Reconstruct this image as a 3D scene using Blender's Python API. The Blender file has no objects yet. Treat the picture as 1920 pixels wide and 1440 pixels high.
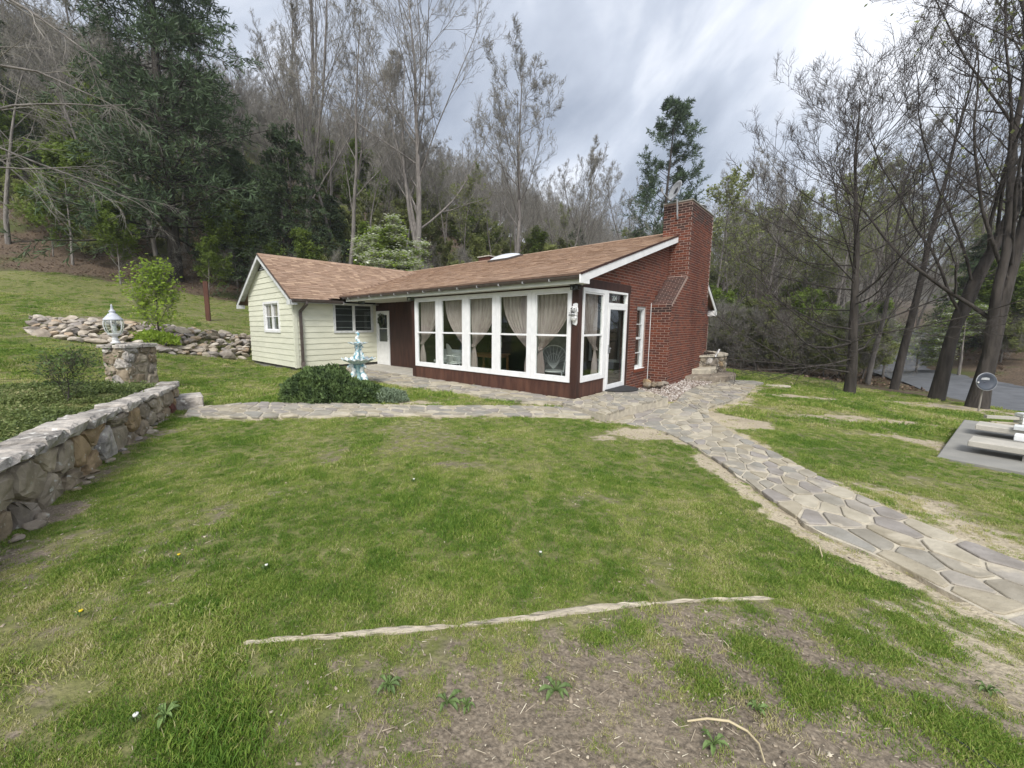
import bpy, bmesh, math, random
import numpy as np
from mathutils import Vector, Matrix, Euler
R = math.radians
random.seed(7); rng = np.random.default_rng(7)
sc = bpy.context.scene
col = sc.collection

# ------------------------------------------------------------------ camera
EYE = 1.62; FPX = 740.0; PPX, PPY = 890.0, 703.0
PITCH = math.atan((PPY - 608.5) / FPX)
cam_d = bpy.data.cameras.new('camera'); cam = bpy.data.objects.new('camera', cam_d); col.objects.link(cam)
cam_d.sensor_width = 36; cam_d.lens = 36 * FPX / 1920
cam_d.shift_x = (960 - PPX) / 1920; cam_d.shift_y = -(720 - PPY) / 1920
cam_d.clip_start = .05; cam_d.clip_end = 3000
cam.location = (0, 0, EYE); cam.rotation_euler = (R(90) - PITCH, 0, 0)
sc.camera = cam
# ------------------------------------------------------------------ world: overcast sky
world = bpy.data.worlds.new('World'); sc.world = world; world.use_nodes = True
wn = world.node_tree.nodes; wl = world.node_tree.links
SUN_EL, SUN_AZ = 46, 188          # azimuth clockwise from +Y
bg = wn['Background']; bg.inputs['Strength'].default_value = 0.10
sky = wn.new('ShaderNodeTexSky'); sky.sky_type = 'NISHITA'; sky.sun_disc = False
sky.sun_elevation = R(SUN_EL); sky.sun_rotation = R(SUN_AZ); sky.air_density = 1.2; sky.dust_density = 3
def wnode(t, **k):
    n = wn.new(t)
    for a, b in k.items(): setattr(n, a, b)
    return n
def wmath(op, a, b=None, c=None):
    n = wn.new('ShaderNodeMath'); n.operation = op
    for i, v in enumerate((a, b, c)):
        if v is None: continue
        if isinstance(v, (int, float)): n.inputs[i].default_value = v
        else: wl.new(v, n.inputs[i])
    return n.outputs[0]
tc = wn.new('ShaderNodeTexCoord'); sep = wn.new('ShaderNodeSeparateXYZ'); wl.new(tc.outputs['Generated'], sep.inputs[0])
mp = wn.new('ShaderNodeMapping'); mp.vector_type = 'TEXTURE'; wl.new(tc.outputs['Generated'], mp.inputs[0])
mp.inputs['Rotation'].default_value = (0, R(-42), 0); mp.inputs['Scale'].default_value = (1.0, .75, .50); mp.inputs['Location'].default_value = (6.3, 2.9, .3)
n1 = wn.new('ShaderNodeTexNoise'); wl.new(mp.outputs[0], n1.inputs['Vector'])
n1.inputs['Scale'].default_value = 1.5; n1.inputs['Detail'].default_value = 7; n1.inputs['Roughness'].default_value = .52; n1.inputs['Distortion'].default_value = .35
rp = wn.new('ShaderNodeValToRGB'); wl.new(n1.outputs['Fac'], rp.inputs[0])
e = rp.color_ramp.elements
e[0].position = .38; e[0].color = (1.85, 2.08, 2.52, 1)
e[1].position = .64; e[1].color = (5.4, 5.5, 5.8, 1)
m = e.new(.51); m.color = (3.1, 3.35, 3.85, 1)
# the veil of cloud is brightest round the hidden sun
sd = (math.cos(R(SUN_EL)) * math.sin(R(SUN_AZ)), math.cos(R(SUN_EL)) * math.cos(R(SUN_AZ)), math.sin(R(SUN_EL)))
dt = wn.new('ShaderNodeVectorMath'); dt.operation = 'DOT_PRODUCT'; wl.new(tc.outputs['Generated'], dt.inputs[0]); dt.inputs[1].default_value = sd
glow = wmath('MULTIPLY', wmath('POWER', wmath('MAXIMUM', dt.outputs['Value'], 0.0), 3.0), .8)
gl = wn.new('ShaderNodeVectorMath'); gl.operation = 'SCALE'; wl.new(rp.outputs[0], gl.inputs[0]); wl.new(wmath('ADD', glow, .95), gl.inputs['Scale'])
mx = wn.new('ShaderNodeMixRGB'); mx.inputs[0].default_value = .9; wl.new(sky.outputs[0], mx.inputs[1]); wl.new(gl.outputs[0], mx.inputs[2])
wl.new(mx.outputs[0], bg.inputs['Color'])
# ------------------------------------------------------------------ sun behind cloud
sl = bpy.data.lights.new('sun', 'SUN'); so = bpy.data.objects.new('sun', sl); col.objects.link(so)
sl.energy = 1.5; sl.angle = R(20); sl.color = (1, .965, .91)
so.rotation_euler = Vector((-sd[0], -sd[1], -sd[2])).to_track_quat('-Z', 'Y').to_euler()
so.location = (0, 0, 60)
sc.view_settings.view_transform = 'Standard'; sc.view_settings.look = 'None'
sc.view_settings.gamma = 1; sc.view_settings.use_curve_mapping = False
sc.view_settings.exposure = 1.25
sc.cycles.use_denoising = True
sc.cycles.max_bounces = 8; sc.cycles.transparent_max_bounces = 12

# ------------------------------------------------------------------ places
def ray(x, y):
    u = (x - PPX) / FPX; v = (PPY - y) / FPX; c, s = math.cos(PITCH), math.sin(PITCH)
    return np.array([u, c + v * s, -s + v * c])
def onz(x, y, z):
    d = ray(x, y); t = (z - EYE) / d[2]; return np.array([0, 0, EYE]) + d * t
def ondist(x, y, Y):
    d = ray(x, y); return np.array([0, 0, EYE]) + d * (Y / d[1])
O = np.array([2.275, 8.745, 0.0])
A = np.array([-.7266, .6871, 0.0]); A /= np.linalg.norm(A); B = np.array([A[1], -A[0], 0.0])
def W(a, b, z=0.0): return O + A * a + B * b + np.array([0, 0, z])     # house axes to world

# ------------------------------------------------------------------ tags and linking
def tag(o, label=None, cat=None, group=None, kind=None):
    if label: o['label'] = label
    if cat: o['category'] = cat
    if group: o['group'] = group
    if kind: o['kind'] = kind
    return o
def empty(name, loc=(0, 0, 0), rz=0, parent=None):
    o = bpy.data.objects.new(name, None); col.objects.link(o); o.location = loc; o.rotation_euler = (0, 0, rz)
    o.empty_display_size = .2
    if parent: o.parent = parent
    return o
def link(name, me, parent=None, mat=None, loc=None):
    o = bpy.data.objects.new(name, me); col.objects.link(o)
    if parent: o.parent = parent
    if mat is not None and len(me.materials) == 0: me.materials.append(mat)
    if loc is not None: o.location = loc
    return o
class MB:
    """collects verts and faces of ONE mesh object"""
    def __init__(s): s.v = []; s.f = []; s.m = []; s.mi = 0; s.a = []; s.av = 0.0
    def add(s, vs, fs):
        n = len(s.v); s.v += [tuple(map(float, p)) for p in vs]; s.f += [tuple(i + n for i in f) for f in fs]; s.m += [s.mi] * len(fs); s.a += [s.av] * len(vs)
        return s
    def box(s, x0, x1, y0, y1, z0, z1, M=None):
        vs = [(x0,y0,z0),(x1,y0,z0),(x1,y1,z0),(x0,y1,z0),(x0,y0,z1),(x1,y0,z1),(x1,y1,z1),(x0,y1,z1)]
        if M is not None: vs = [tuple(M @ Vector(p)) for p in vs]
        return s.add(vs, [(3,2,1,0),(4,5,6,7),(0,1,5,4),(1,2,6,5),(2,3,7,6),(3,0,4,7)])
    def hb(s, a0, a1, b0, b1, z0, z1):      # a box in house axes (a runs left, b runs back)
        return s.box(-max(a0,a1), -min(a0,a1), min(b0,b1), max(b0,b1), z0, z1)
    def prism(s, poly, d):                   # poly: 3-D points, d: extrusion vector
        n = len(poly); d = np.array(d)
        p = [np.array(q, float) for q in poly]; vs = p + [q + d for q in p]
        return s.add(vs, [tuple(range(n))[::-1], tuple(range(n, 2*n))] + [(i, (i+1)%n, n+(i+1)%n, n+i) for i in range(n)])
    def tube(s, pts, rad, n=8, cap=True):
        pts = [Vector(p) for p in pts]; k = len(pts)
        if not hasattr(rad, '__len__'): rad = [rad]*k
        up = None; vs = []
        for i, p in enumerate(pts):
            t = (pts[min(i+1,k-1)] - pts[max(i-1,0)]).normalized()
            if up is None: up = t.orthogonal().normalized()
            up = (up - t * up.dot(t)); up = up.normalized() if up.length > 1e-5 else t.orthogonal().normalized()
            w = t.cross(up)
            for j in range(n):
                an = 2*math.pi*j/n; vs.append(p + (up*math.cos(an) + w*math.sin(an))*rad[i])
        fs = [(i*n+j, i*n+(j+1)%n, (i+1)*n+(j+1)%n, (i+1)*n+j) for i in range(k-1) for j in range(n)]
        if cap: fs += [tuple(range(n))[::-1], tuple((k-1)*n+j for j in range(n))]
        return s.add(vs, fs)
    def lathe(s, prof, n=24, c=(0,0,0), fn=None):   # prof: (r,z)
        vs = []
        for r, z in prof:
            for j in range(n):
                an = 2*math.pi*j/n; rr, zz_ = (r, z) if fn is None else fn(r, z, an)
                vs.append((c[0]+rr*math.cos(an), c[1]+rr*math.sin(an), c[2]+zz_))
        k = len(prof)
        fs = [(i*n+j, i*n+(j+1)%n, (i+1)*n+(j+1)%n, (i+1)*n+j) for i in range(k-1) for j in range(n)]
        fs += [tuple(range(n))[::-1], tuple((k-1)*n+j for j in range(n))]
        return s.add(vs, fs)
    def mesh(s, name, mats=None, smooth=False, attr=False):
        me = bpy.data.meshes.new(name); me.from_pydata(s.v, [], s.f)
        for m_ in (mats or []): me.materials.append(m_)
        if mats and len(mats) > 1: me.polygons.foreach_set('material_index', s.m)
        if smooth: me.polygons.foreach_set('use_smooth', [True]*len(s.f))
        if attr:
            at = me.attributes.new('v', 'FLOAT', 'POINT'); at.data.foreach_set('value', s.a)
        me.update(); return me
    def build(s, name, mat, parent=None, smooth=False, loc=None, bevel=0, attr=False):
        me = s.mesh(name, mat if isinstance(mat, (list, tuple)) else [mat], smooth, attr)
        o = link(name, me, parent, loc=loc)
        if bevel:
            b = o.modifiers.new('b', 'BEVEL'); b.width = bevel; b.segments = 1; b.limit_method = 'ANGLE'
        return o
def npmesh(name, V, F, mat, smooth=False, attrs=None):
    """fast mesh from numpy; F is (n,3) or (n,4)"""
    V = np.asarray(V, np.float32); F = np.asarray(F, np.int32); k = F.shape[1]
    me = bpy.data.meshes.new(name); me.vertices.add(len(V)); me.vertices.foreach_set('co', V.ravel())
    me.loops.add(F.size); me.loops.foreach_set('vertex_index', F.ravel())
    me.polygons.add(len(F)); me.polygons.foreach_set('loop_start', np.arange(0, F.size, k, dtype=np.int32))
    if smooth: me.polygons.foreach_set('use_smooth', np.ones(len(F), bool))
    if mat is not None:
        for m_ in (mat if isinstance(mat, (list, tuple)) else [mat]): me.materials.append(m_)
    for n_, a_ in (attrs or {}).items():
        at = me.attributes.new(n_, 'FLOAT', 'POINT'); at.data.foreach_set('value', np.asarray(a_, np.float32))
    me.update(calc_edges=True); return me

# ------------------------------------------------------------------ value noise
_perm = np.random.default_rng(3).random((256, 256))
def vnoise(x, y):
    x = np.asarray(x, float); y = np.asarray(y, float)
    xi = np.floor(x).astype(int); yi = np.floor(y).astype(int); fx = x - xi; fy = y - yi
    fx = fx*fx*(3-2*fx); fy = fy*fy*(3-2*fy)
    g = lambda i, j: _perm[i & 255, j & 255]
    return (g(xi,yi)*(1-fx)+g(xi+1,yi)*fx)*(1-fy) + (g(xi,yi+1)*(1-fx)+g(xi+1,yi+1)*fx)*fy
def fbm(x, y, o=4):
    s = 0; a = .5
    for i in range(o): s = s + a*vnoise(np.asarray(x)*2**i+i*17.3, np.asarray(y)*2**i+i*9.1); a *= .5
    return s/(1-.5**o)
def sstep(a, b, x): t = np.clip((np.asarray(x, float)-a)/(b-a), 0, 1); return t*t*(3-2*t)

# ------------------------------------------------------------------ materials
def mat(name, c1, c2=None, scale=6, detail=4, rough=.8, bump=.0, bscale=40, rand=0.0, spec=.3, metal=0.0,
        stretch=(1,1,1), palette=None, world_co=False, blend=(.35,.65), trans=0.0, speck=None):
    m = bpy.data.materials.new(name); m.use_nodes = True; N = m.node_tree.nodes; L = m.node_tree.links
    p = N['Principled BSDF']; p.inputs['Roughness'].default_value = rough; p.inputs['Metallic'].default_value = metal
    p.inputs['Specular IOR Level'].default_value = spec
    if world_co:
        t = N.new('ShaderNodeNewGeometry'); co = t.outputs['Position']
    else:
        t = N.new('ShaderNodeTexCoord'); co = t.outputs['Object']
    oi = N.new('ShaderNodeObjectInfo')
    at = N.new('ShaderNodeAttribute'); at.attribute_name = 'v'
    sm = N.new('ShaderNodeMath'); sm.operation = 'ADD'; L.new(oi.outputs['Random'], sm.inputs[0]); L.new(at.outputs['Fac'], sm.inputs[1])
    fr = N.new('ShaderNodeMath'); fr.operation = 'FRACT'; L.new(sm.outputs[0], fr.inputs[0]); rnd = fr.outputs[0]
    mp_ = N.new('ShaderNodeMapping'); L.new(co, mp_.inputs[0]); mp_.inputs['Scale'].default_value = stretch
    ofs = N.new('ShaderNodeVectorMath'); ofs.operation = 'SCALE'; cc = N.new('ShaderNodeCombineXYZ')
    for i in range(3): L.new(rnd, cc.inputs[i])
    L.new(cc.outputs[0], ofs.inputs[0]); ofs.inputs['Scale'].default_value = 37.0 if not world_co else 0
    ad = N.new('ShaderNodeVectorMath'); ad.operation = 'ADD'; L.new(mp_.outputs[0], ad.inputs[0]); L.new(ofs.outputs[0], ad.inputs[1])
    v = ad.outputs[0]
    nz = N.new('ShaderNodeTexNoise'); L.new(v, nz.inputs['Vector']); nz.inputs['Scale'].default_value = scale; nz.inputs['Detail'].default_value = detail
    r = N.new('ShaderNodeValToRGB'); L.new(nz.outputs['Fac'], r.inputs[0])
    c2 = c2 or tuple(x*.72 for x in c1)
    r.color_ramp.elements[0].position = blend[0]; r.color_ramp.elements[1].position = blend[1]
    r.color_ramp.elements[0].color = (*c2, 1); r.color_ramp.elements[1].color = (*c1, 1)
    out = r.outputs[0]
    if palette:
        pr = N.new('ShaderNodeValToRGB'); pr.color_ramp.interpolation = 'CONSTANT'; L.new(rnd, pr.inputs[0])
        els = pr.color_ramp.elements
        while len(els) < len(palette): els.new(.5)
        for i, c in enumerate(palette): els[i].position = i/len(palette); els[i].color = (*c, 1)
        mm = N.new('ShaderNodeMixRGB'); mm.blend_type = 'MULTIPLY'; mm.inputs[0].default_value = 1; L.new(out, mm.inputs[1]); L.new(pr.outputs[0], mm.inputs[2]); out = mm.outputs[0]
    if rand:
        h = N.new('ShaderNodeHueSaturation'); L.new(out, h.inputs['Color'])
        f = N.new('ShaderNodeMath'); f.operation = 'MULTIPLY_ADD'; L.new(rnd, f.inputs[0]); f.inputs[1].default_value = 2*rand; f.inputs[2].default_value = 1-rand
        L.new(f.outputs[0], h.inputs['Value']); out = h.outputs[0]
    if speck:
        n3 = N.new('ShaderNodeTexNoise'); L.new(v, n3.inputs['Vector']); n3.inputs['Scale'].default_value = speck[1]; n3.inputs['Detail'].default_value = 3
        r3 = N.new('ShaderNodeValToRGB'); L.new(n3.outputs['Fac'], r3.inputs[0]); r3.color_ramp.elements[0].position = speck[2]; r3.color_ramp.elements[1].position = speck[2]+.08
        m3 = N.new('ShaderNodeMixRGB'); L.new(r3.outputs[0], m3.inputs[0]); L.new(out, m3.inputs[1]); m3.inputs[2].default_value = (*speck[0], 1); out = m3.outputs[0]
    L.new(out, p.inputs['Base Color'])
    if trans:
        tr = N.new('ShaderNodeBsdfTranslucent'); L.new(out, tr.inputs['Color']); ms = N.new('ShaderNodeMixShader'); ms.inputs[0].default_value = trans
        L.new(p.outputs[0], ms.inputs[1]); L.new(tr.outputs[0], ms.inputs[2]); L.new(ms.outputs[0], N['Material Output'].inputs['Surface'])
    if bump:
        n2 = N.new('ShaderNodeTexNoise'); L.new(v, n2.inputs['Vector']); n2.inputs['Scale'].default_value = bscale; n2.inputs['Detail'].default_value = 5
        b = N.new('ShaderNodeBump'); b.inputs['Strength'].default_value = min(bump*2, 1); b.inputs['Distance'].default_value = .02 if bump < .5 else .05
        L.new(n2.outputs['Fac'], b.inputs['Height']); L.new(b.outputs[0], p.inputs['Normal'])
    return m
M = {}
M['white'] = mat('white_paint', (.80,.80,.79), (.72,.72,.71), scale=5, rough=.45, bump=.03)
M['trim'] = mat('weathered_trim_paint', (.66,.67,.66), (.52,.53,.52), scale=7, rough=.6, bump=.05)
M['soffit'] = mat('soffit_paint', (.56,.57,.50), (.48,.49,.43), scale=3, rough=.7)
M['brown'] = mat('dark_brown_stain', (.060,.026,.019), (.035,.016,.012), scale=9, rough=.55, stretch=(1,1,.15), bump=.08, bscale=30, spec=.35)
M['kick'] = mat('brown_panel_stain', (.105,.048,.032), (.060,.027,.02), scale=10, rough=.55, stretch=(1,1,.15), bump=.06, spec=.35)
M['gutter'] = mat('brown_gutter_metal', (.075,.055,.047), (.10,.085,.075), scale=8, rough=.4, spec=.5)
M['greymetal'] = mat('grey_metal', (.33,.34,.35), (.22,.23,.24), scale=9, rough=.4, spec=.5)
M['black'] = mat('black_metal', (.02,.02,.022), (.03,.03,.03), rough=.4, spec=.5)
M['dark'] = mat('dark_interior_board', (.045,.04,.035), (.03,.028,.025), scale=2, rough=.8)
M['siding'] = mat('cream_siding_paint', (.70,.695,.56), (.63,.63,.505), scale=2.2, rough=.6, stretch=(1,1,3), rand=.03, bump=.02, speck=((.55,.56,.42),9,.66))
M['mortar'] = mat('mortar', (.36,.265,.22), (.25,.18,.15), scale=12, rough=.95, bump=.1)
M['brick'] = mat('red_brick', (1,1,1), (.72,.66,.66), scale=9, rough=.85, bump=.15, bscale=70, rand=.12,
                 palette=[(.175,.052,.028),(.145,.045,.026),(.20,.062,.033),(.12,.039,.025),(.16,.052,.030),(.09,.035,.025)])
M['sootbrick'] = mat('sooty_brick', (1,1,1), (.6,.6,.62), scale=7, rough=.9, bump=.15, bscale=70, rand=.12,
                 palette=[(.070,.034,.027),(.058,.031,.026),(.085,.037,.029),(.050,.029,.025)])
M['rustbrick'] = mat('stained_brick', (1,1,1), (.7,.62,.6), scale=7, rough=.85, bump=.15, bscale=70, rand=.1,
                 palette=[(.13,.034,.018),(.11,.030,.018),(.145,.040,.020),(.095,.030,.020)])
M['shingle'] = mat('asphalt_shingle', (1,1,1), (.78,.76,.74), scale=40, rough=.95, bump=.2, bscale=160, rand=.10, spec=.15,
                 palette=[(.35,.24,.168),(.31,.212,.15),(.38,.265,.188),(.275,.185,.13),(.34,.24,.175),(.41,.29,.205),(.32,.22,.158)])
M['roofdark'] = mat('roof_felt', (.16,.10,.075), rough=.95)
M['concrete'] = mat('concrete', (.27,.262,.235), (.225,.22,.20), scale=3, rough=.9, bump=.12, bscale=80, speck=((.22,.21,.19),60,.68))
M['plank_conc'] = mat('pale_concrete', (.47,.44,.38), (.38,.36,.31), scale=5, rough=.9, bump=.15, bscale=60, speck=((.28,.26,.22),40,.66))
M['flag'] = mat('flagstone', (1,1,1), (.74,.73,.70), scale=4.5, rough=.85, bump=.25, bscale=22, rand=.10, speck=((.44,.39,.30),3.2,.60),
                palette=[(.36,.325,.26),(.32,.295,.245),(.39,.345,.26),(.29,.275,.24),(.34,.31,.265),(.28,.255,.23),(.41,.37,.29)])
M['joint'] = mat('sandy_mortar', (.50,.45,.35), (.37,.33,.265), scale=9, rough=.95, bump=.2, bscale=50)
M['wallstone'] = mat('field_stone', (1,1,1), (.55,.54,.52), scale=5, detail=7, rough=.9, bump=.45, bscale=9, rand=.15,
                palette=[(.36,.285,.195),(.32,.26,.185),(.29,.245,.19),(.37,.27,.16),(.34,.29,.22),(.26,.225,.185),(.39,.33,.25)], speck=((.42,.41,.36),14,.62))
M['redstone'] = mat('red_field_stone', (.20,.075,.055), (.12,.05,.04), scale=6, rough=.85, bump=.3, bscale=12)
M['rust_stone'] = mat('rusty_field_stone', (.40,.22,.09), (.25,.17,.11), scale=4, rough=.9, bump=.4, bscale=10)
M['capstone'] = mat('weathered_cap_stone', (.50,.455,.40), (.20,.185,.17), scale=5, detail=8, rough=.9, bump=.5, bscale=12, rand=.12, speck=((.60,.58,.53),11,.60))
M['wallmortar'] = mat('wall_mortar', (.38,.325,.245), (.26,.22,.165), scale=9, rough=.95, bump=.3, bscale=30)
M['rock'] = mat('quarried_rock', (1,1,1), (.62,.6,.58), scale=4, detail=6, rough=.9, bump=.35, bscale=12, rand=.15,
                palette=[(.42,.36,.29),(.36,.32,.28),(.48,.42,.34),(.31,.28,.255),(.50,.45,.38),(.40,.31,.22)])
M['pebble'] = mat('pebble', (1,1,1), (.75,.74,.72), scale=12, rough=.8, rand=.2, palette=[(.50,.45,.40),(.42,.37,.33),(.58,.54,.50),(.36,.29,.25),(.62,.59,.55)])
M['bark'] = mat('grey_bark', (.22,.20,.18), (.12,.108,.098), scale=6, detail=6, rough=.95, stretch=(1,1,.25), bump=.5, bscale=14, rand=.12)
M['darkbark'] = mat('dark_ridged_bark', (.066,.057,.049), (.030,.026,.022), scale=6, detail=6, rough=.95, stretch=(1,1,.22), bump=.6, bscale=12)
M['twig'] = mat('bare_twig', (.26,.245,.215), (.19,.178,.155), scale=2, rough=.95, rand=.12)
M['paletwig'] = mat('pale_twig', (.26,.24,.21), (.18,.165,.145), scale=2, rough=.9)
M['darktwig'] = mat('dark_twig', (.095,.082,.075), (.062,.054,.05), scale=2, rough=.95)
M['bud'] = mat('budding_leaf', (.31,.30,.20), (.23,.21,.14), scale=3, rough=.8, trans=.4)
M['greenbud'] = mat('young_leaf_bud', (.27,.30,.10), (.20,.23,.08), scale=1, rough=.7, trans=.45)
M['leaf'] = mat('spring_leaf', (.20,.27,.05), (.12,.175,.035), scale=.8, rough=.6, trans=.45, rand=.25)
M['haze_leaf'] = mat('hazy_spring_leaf', (.30,.33,.12), (.21,.24,.09), scale=.8, rough=.7, trans=.4, rand=.2)
M['maple'] = mat('bright_spring_leaf', (.33,.44,.06), (.22,.32,.045), scale=3, rough=.55, trans=.45)
M['needle'] = mat('conifer_needle', (.10,.15,.070), (.050,.080,.040), scale=.7, rough=.7, trans=.15, rand=.15)
M['hemlock'] = mat('hemlock_needle', (.078,.118,.050), (.036,.058,.028), scale=.9, rough=.75, trans=.12)
M['yew'] = mat('yew_needle', (.12,.18,.055), (.045,.075,.028), scale=5, rough=.7, trans=.15)
M['silver'] = mat('silvery_leaf', (.24,.30,.20), (.16,.21,.13), scale=6, rough=.7, trans=.2)
M['white_petal'] = mat('white_petal', (.75,.76,.66), (.62,.66,.50), scale=2, rough=.6, trans=.3)
M['cover'] = mat('ground_cover_leaf', (.13,.205,.055), (.06,.105,.03), scale=4, rough=.6, trans=.25, rand=.35)
M['deadleaf'] = mat('dead_leaf', (.30,.19,.11), (.20,.12,.075), scale=4, rough=.9, rand=.35)
M['straw'] = mat('dry_straw', (.52,.44,.28), (.40,.33,.20), scale=8, rough=.8)
M['rail'] = mat('weathered_wood', (.55,.49,.38), (.28,.24,.185), scale=14, detail=8, rough=.9, stretch=(.12,1,1), bump=.5, bscale=30)
M['postwood'] = mat('brown_post_wood', (.115,.05,.032), (.075,.034,.024), scale=6, rough=.8, stretch=(1,1,.2))
M['curtain'] = mat('blush_curtain_cloth', (.70,.58,.56), (.55,.44,.43), scale=16, rough=.9, stretch=(1,1,.08), trans=.35)
M['fount'] = mat('fountain_white', (.72,.75,.73), (.13,.33,.40), scale=11, detail=3, rough=.5, blend=(.38,.50), bump=.15, bscale=40)
M['fountblue'] = mat('fountain_teal', (.10,.30,.36), (.42,.56,.56), scale=10, rough=.5, blend=(.42,.7))
M['asphalt'] = mat('asphalt', (.135,.14,.15), (.10,.105,.112), scale=2, rough=.85, bump=.1, bscale=90)
M['rubber'] = mat('dark_door_mat', (.03,.03,.032), (.045,.045,.045), scale=40, rough=.9, bump=.2, bscale=120)
M['brass'] = mat('brass', (.55,.38,.12), rough=.3, metal=.9)
M['wood_table'] = mat('pine_table_wood', (.34,.18,.07), (.25,.13,.05), scale=6, stretch=(.2,1,1), rough=.5)
M['greenwall'] = mat('green_room_wall', (.06,.07,.045), (.05,.058,.04), rough=.9)
M['roomfloor'] = mat('dark_room_floor', (.075,.06,.05), rough=.7)
M['yellowstone'] = mat('yellow_stone', (.50,.40,.17), (.42,.33,.15), scale=6, rough=.8)
M['screen'] = mat('window_dark_screen', (.055,.057,.06), (.035,.037,.04), scale=3, rough=.35, spec=.6)
M['wire'] = mat('pale_window_strip', (.42,.43,.43), rough=.5)
def glass_mat(name, tint, refl):
    m = bpy.data.materials.new(name); m.use_nodes = True; N = m.node_tree.nodes; L = m.node_tree.links
    N.remove(N['Principled BSDF'])
    tr = N.new('ShaderNodeBsdfTransparent'); tr.inputs[0].default_value = (*tint, 1)
    g = N.new('ShaderNodeBsdfGlossy'); g.inputs['Roughness'].default_value = .03; g.inputs['Color'].default_value = (.9,.93,.93,1)
    f = N.new('ShaderNodeFresnel'); f.inputs['IOR'].default_value = 1.5
    ge = N.new('ShaderNodeNewGeometry'); fb_ = N.new('ShaderNodeMath'); fb_.operation = 'MULTIPLY_ADD'; L.new(ge.outputs['Backfacing'], fb_.inputs[0]); fb_.inputs[1].default_value = -refl; fb_.inputs[2].default_value = refl
    a = N.new('ShaderNodeMath'); a.operation = 'MULTIPLY'; L.new(fb_.outputs[0], a.inputs[1]); L.new(f.outputs[0], a.inputs[0])
    mx_ = N.new('ShaderNodeMixShader'); L.new(a.outputs[0], mx_.inputs[0]); L.new(tr.outputs[0], mx_.inputs[1]); L.new(g.outputs[0], mx_.inputs[2])
    L.new(mx_.outputs[0], N['Material Output'].inputs['Surface']); return m
M['glass'] = glass_mat('window_glass', (.90,.93,.91), 1.7)
M['lampglass'] = glass_mat('lantern_glass', (.82,.87,.84), 3.0)
# ================================================================== TERRAIN
# control points X, Y, Z of the bare ground
CT = np.array([
 (0,0,0),(-2,1,.0),(2,1,-.03),(0,2,-.05),(2,2.4,-.13),(0,4,-.09),(-2,4,-.06),(0,6.2,-.13),(2.2,6.6,-.19),(3.3,5,-.25),(3.3,2.6,-.235),(5,2,-.3),(-4,-3,.1),(5,-3,-.2),
 (4.4,4,-.27),(4.7,7.2,-.26),(6.9,5.6,-.40),(9,5,-.55),(8.7,8,-.5),(5.4,10.8,-.29),(7,12,-.28),(8.6,13.5,-.28),(10.2,12.2,-.42),(11.5,9.5,-.72),(11,17.5,-.45),(9,16,-.3),
 (-3.9,3,-.04),(-6.2,8.2,-.1),(-4,8,-.12),(-2,9,-.12),(-6.3,12,-.03),(-6.35,14,.02),(-9.7,17.2,.05),(-2,12,-.12),(2,9,-.12),(-8.2,13.2,.05),(-8,10.5,.05),
 (-5.5,3,.02),(-8,4,.2),(-9.5,8.5,.42),(-12,6,.6),(-13.5,9.5,.95),(-10.5,12.5,.55),(-12,15,.75),(-15,14,1.42),(-17,16,1.85),(-13.9,17.5,1.62),(-11,20,1.12),(-20,14,2.1),
 (-28.8,24,5.1),(-23.7,26,4.6),(-16.3,28,3.3),(-8,28,1.6),(-4,20,.3),(0,20,.1),(4,22,-.1),(10,26,-.5),(2,32,2.2),(14,40,1.0),
 (14.8,17.6,-.75),(14.1,14.6,-.95),(16.9,14.2,-1.15),(16.6,12.7,-1.12),(13,6,-.95),(20,10,-1.5),(22.6,17,-1.6),(26,22,-1.6),(28,30,-1.9),(20,26,-1.6),(17,23,-1.2),(20,36,-1.5),(34,26,-.6),(30,14,-1.2),(36,36,0),
 (-45,100,40),(-20,60,18),(-45,55,22),(0,60,11),(10,100,21),(19,140,28),(56,150,17),(92,160,6),(60,90,4),(70,60,0),(30,60,2),(-65,60,31),(-90,100,52),(-35,36,12),(-60,30,19),(-5,42,7),(-80,10,18),(-40,10,6),
 (130,120,4),(150,40,-3),(60,0,-3),(200,200,14),(120,220,30),(0,-40,-1),(-60,-40,6),(60,-40,-4),(-100,200,70),(0,220,40)], float)
def _k(r): return np.where(r > 1e-9, r*r*np.log(r+1e-9), 0)
def _tps(P, lam=.02):
    n = len(P); X = P[:, :2]; K = _k(np.linalg.norm(X[:,None]-X[None], axis=2)) + np.eye(n)*lam
    T = np.c_[np.ones(n), X]; Mx = np.block([[K, T], [T.T, np.zeros((3,3))]])
    return np.linalg.solve(Mx, np.r_[P[:,2], np.zeros(3)])
_wt = _tps(CT)
# retaining wall line (foot of the face), from beyond the left frame edge to its far end
WL = np.array([(-1.9,-.3),(-2.75,1.0),(-3.72,2.95),(-4.55,4.6),(-5.35,6.35),(-6.12,8.05)])
def wall_sd(x, y):
    """signed distance left of the wall line, and whether the nearest point is inside its length"""
    x = np.asarray(x, float); y = np.asarray(y, float); best = np.full(x.shape, 1e9); sgn = np.zeros(x.shape); al = np.zeros(x.shape)
    for i in range(len(WL)-1):
        p, q = WL[i], WL[i+1]; d = q-p; L_ = np.linalg.norm(d); d = d/L_
        t = (x-p[0])*d[0]+(y-p[1])*d[1]; tc_ = np.clip(t, 0, L_)
        dx = x-(p[0]+d[0]*tc_); dy = y-(p[1]+d[1]*tc_); r = np.hypot(dx, dy); cr = d[0]*(y-p[1])-d[1]*(x-p[0])
        u = r < best; best = np.where(u, r, best); sgn = np.where(u, np.sign(cr), sgn)
        over = t-L_ if i == len(WL)-2 else np.zeros(x.shape)
        al = np.where(u, over, al)
    return best*sgn, al
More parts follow.
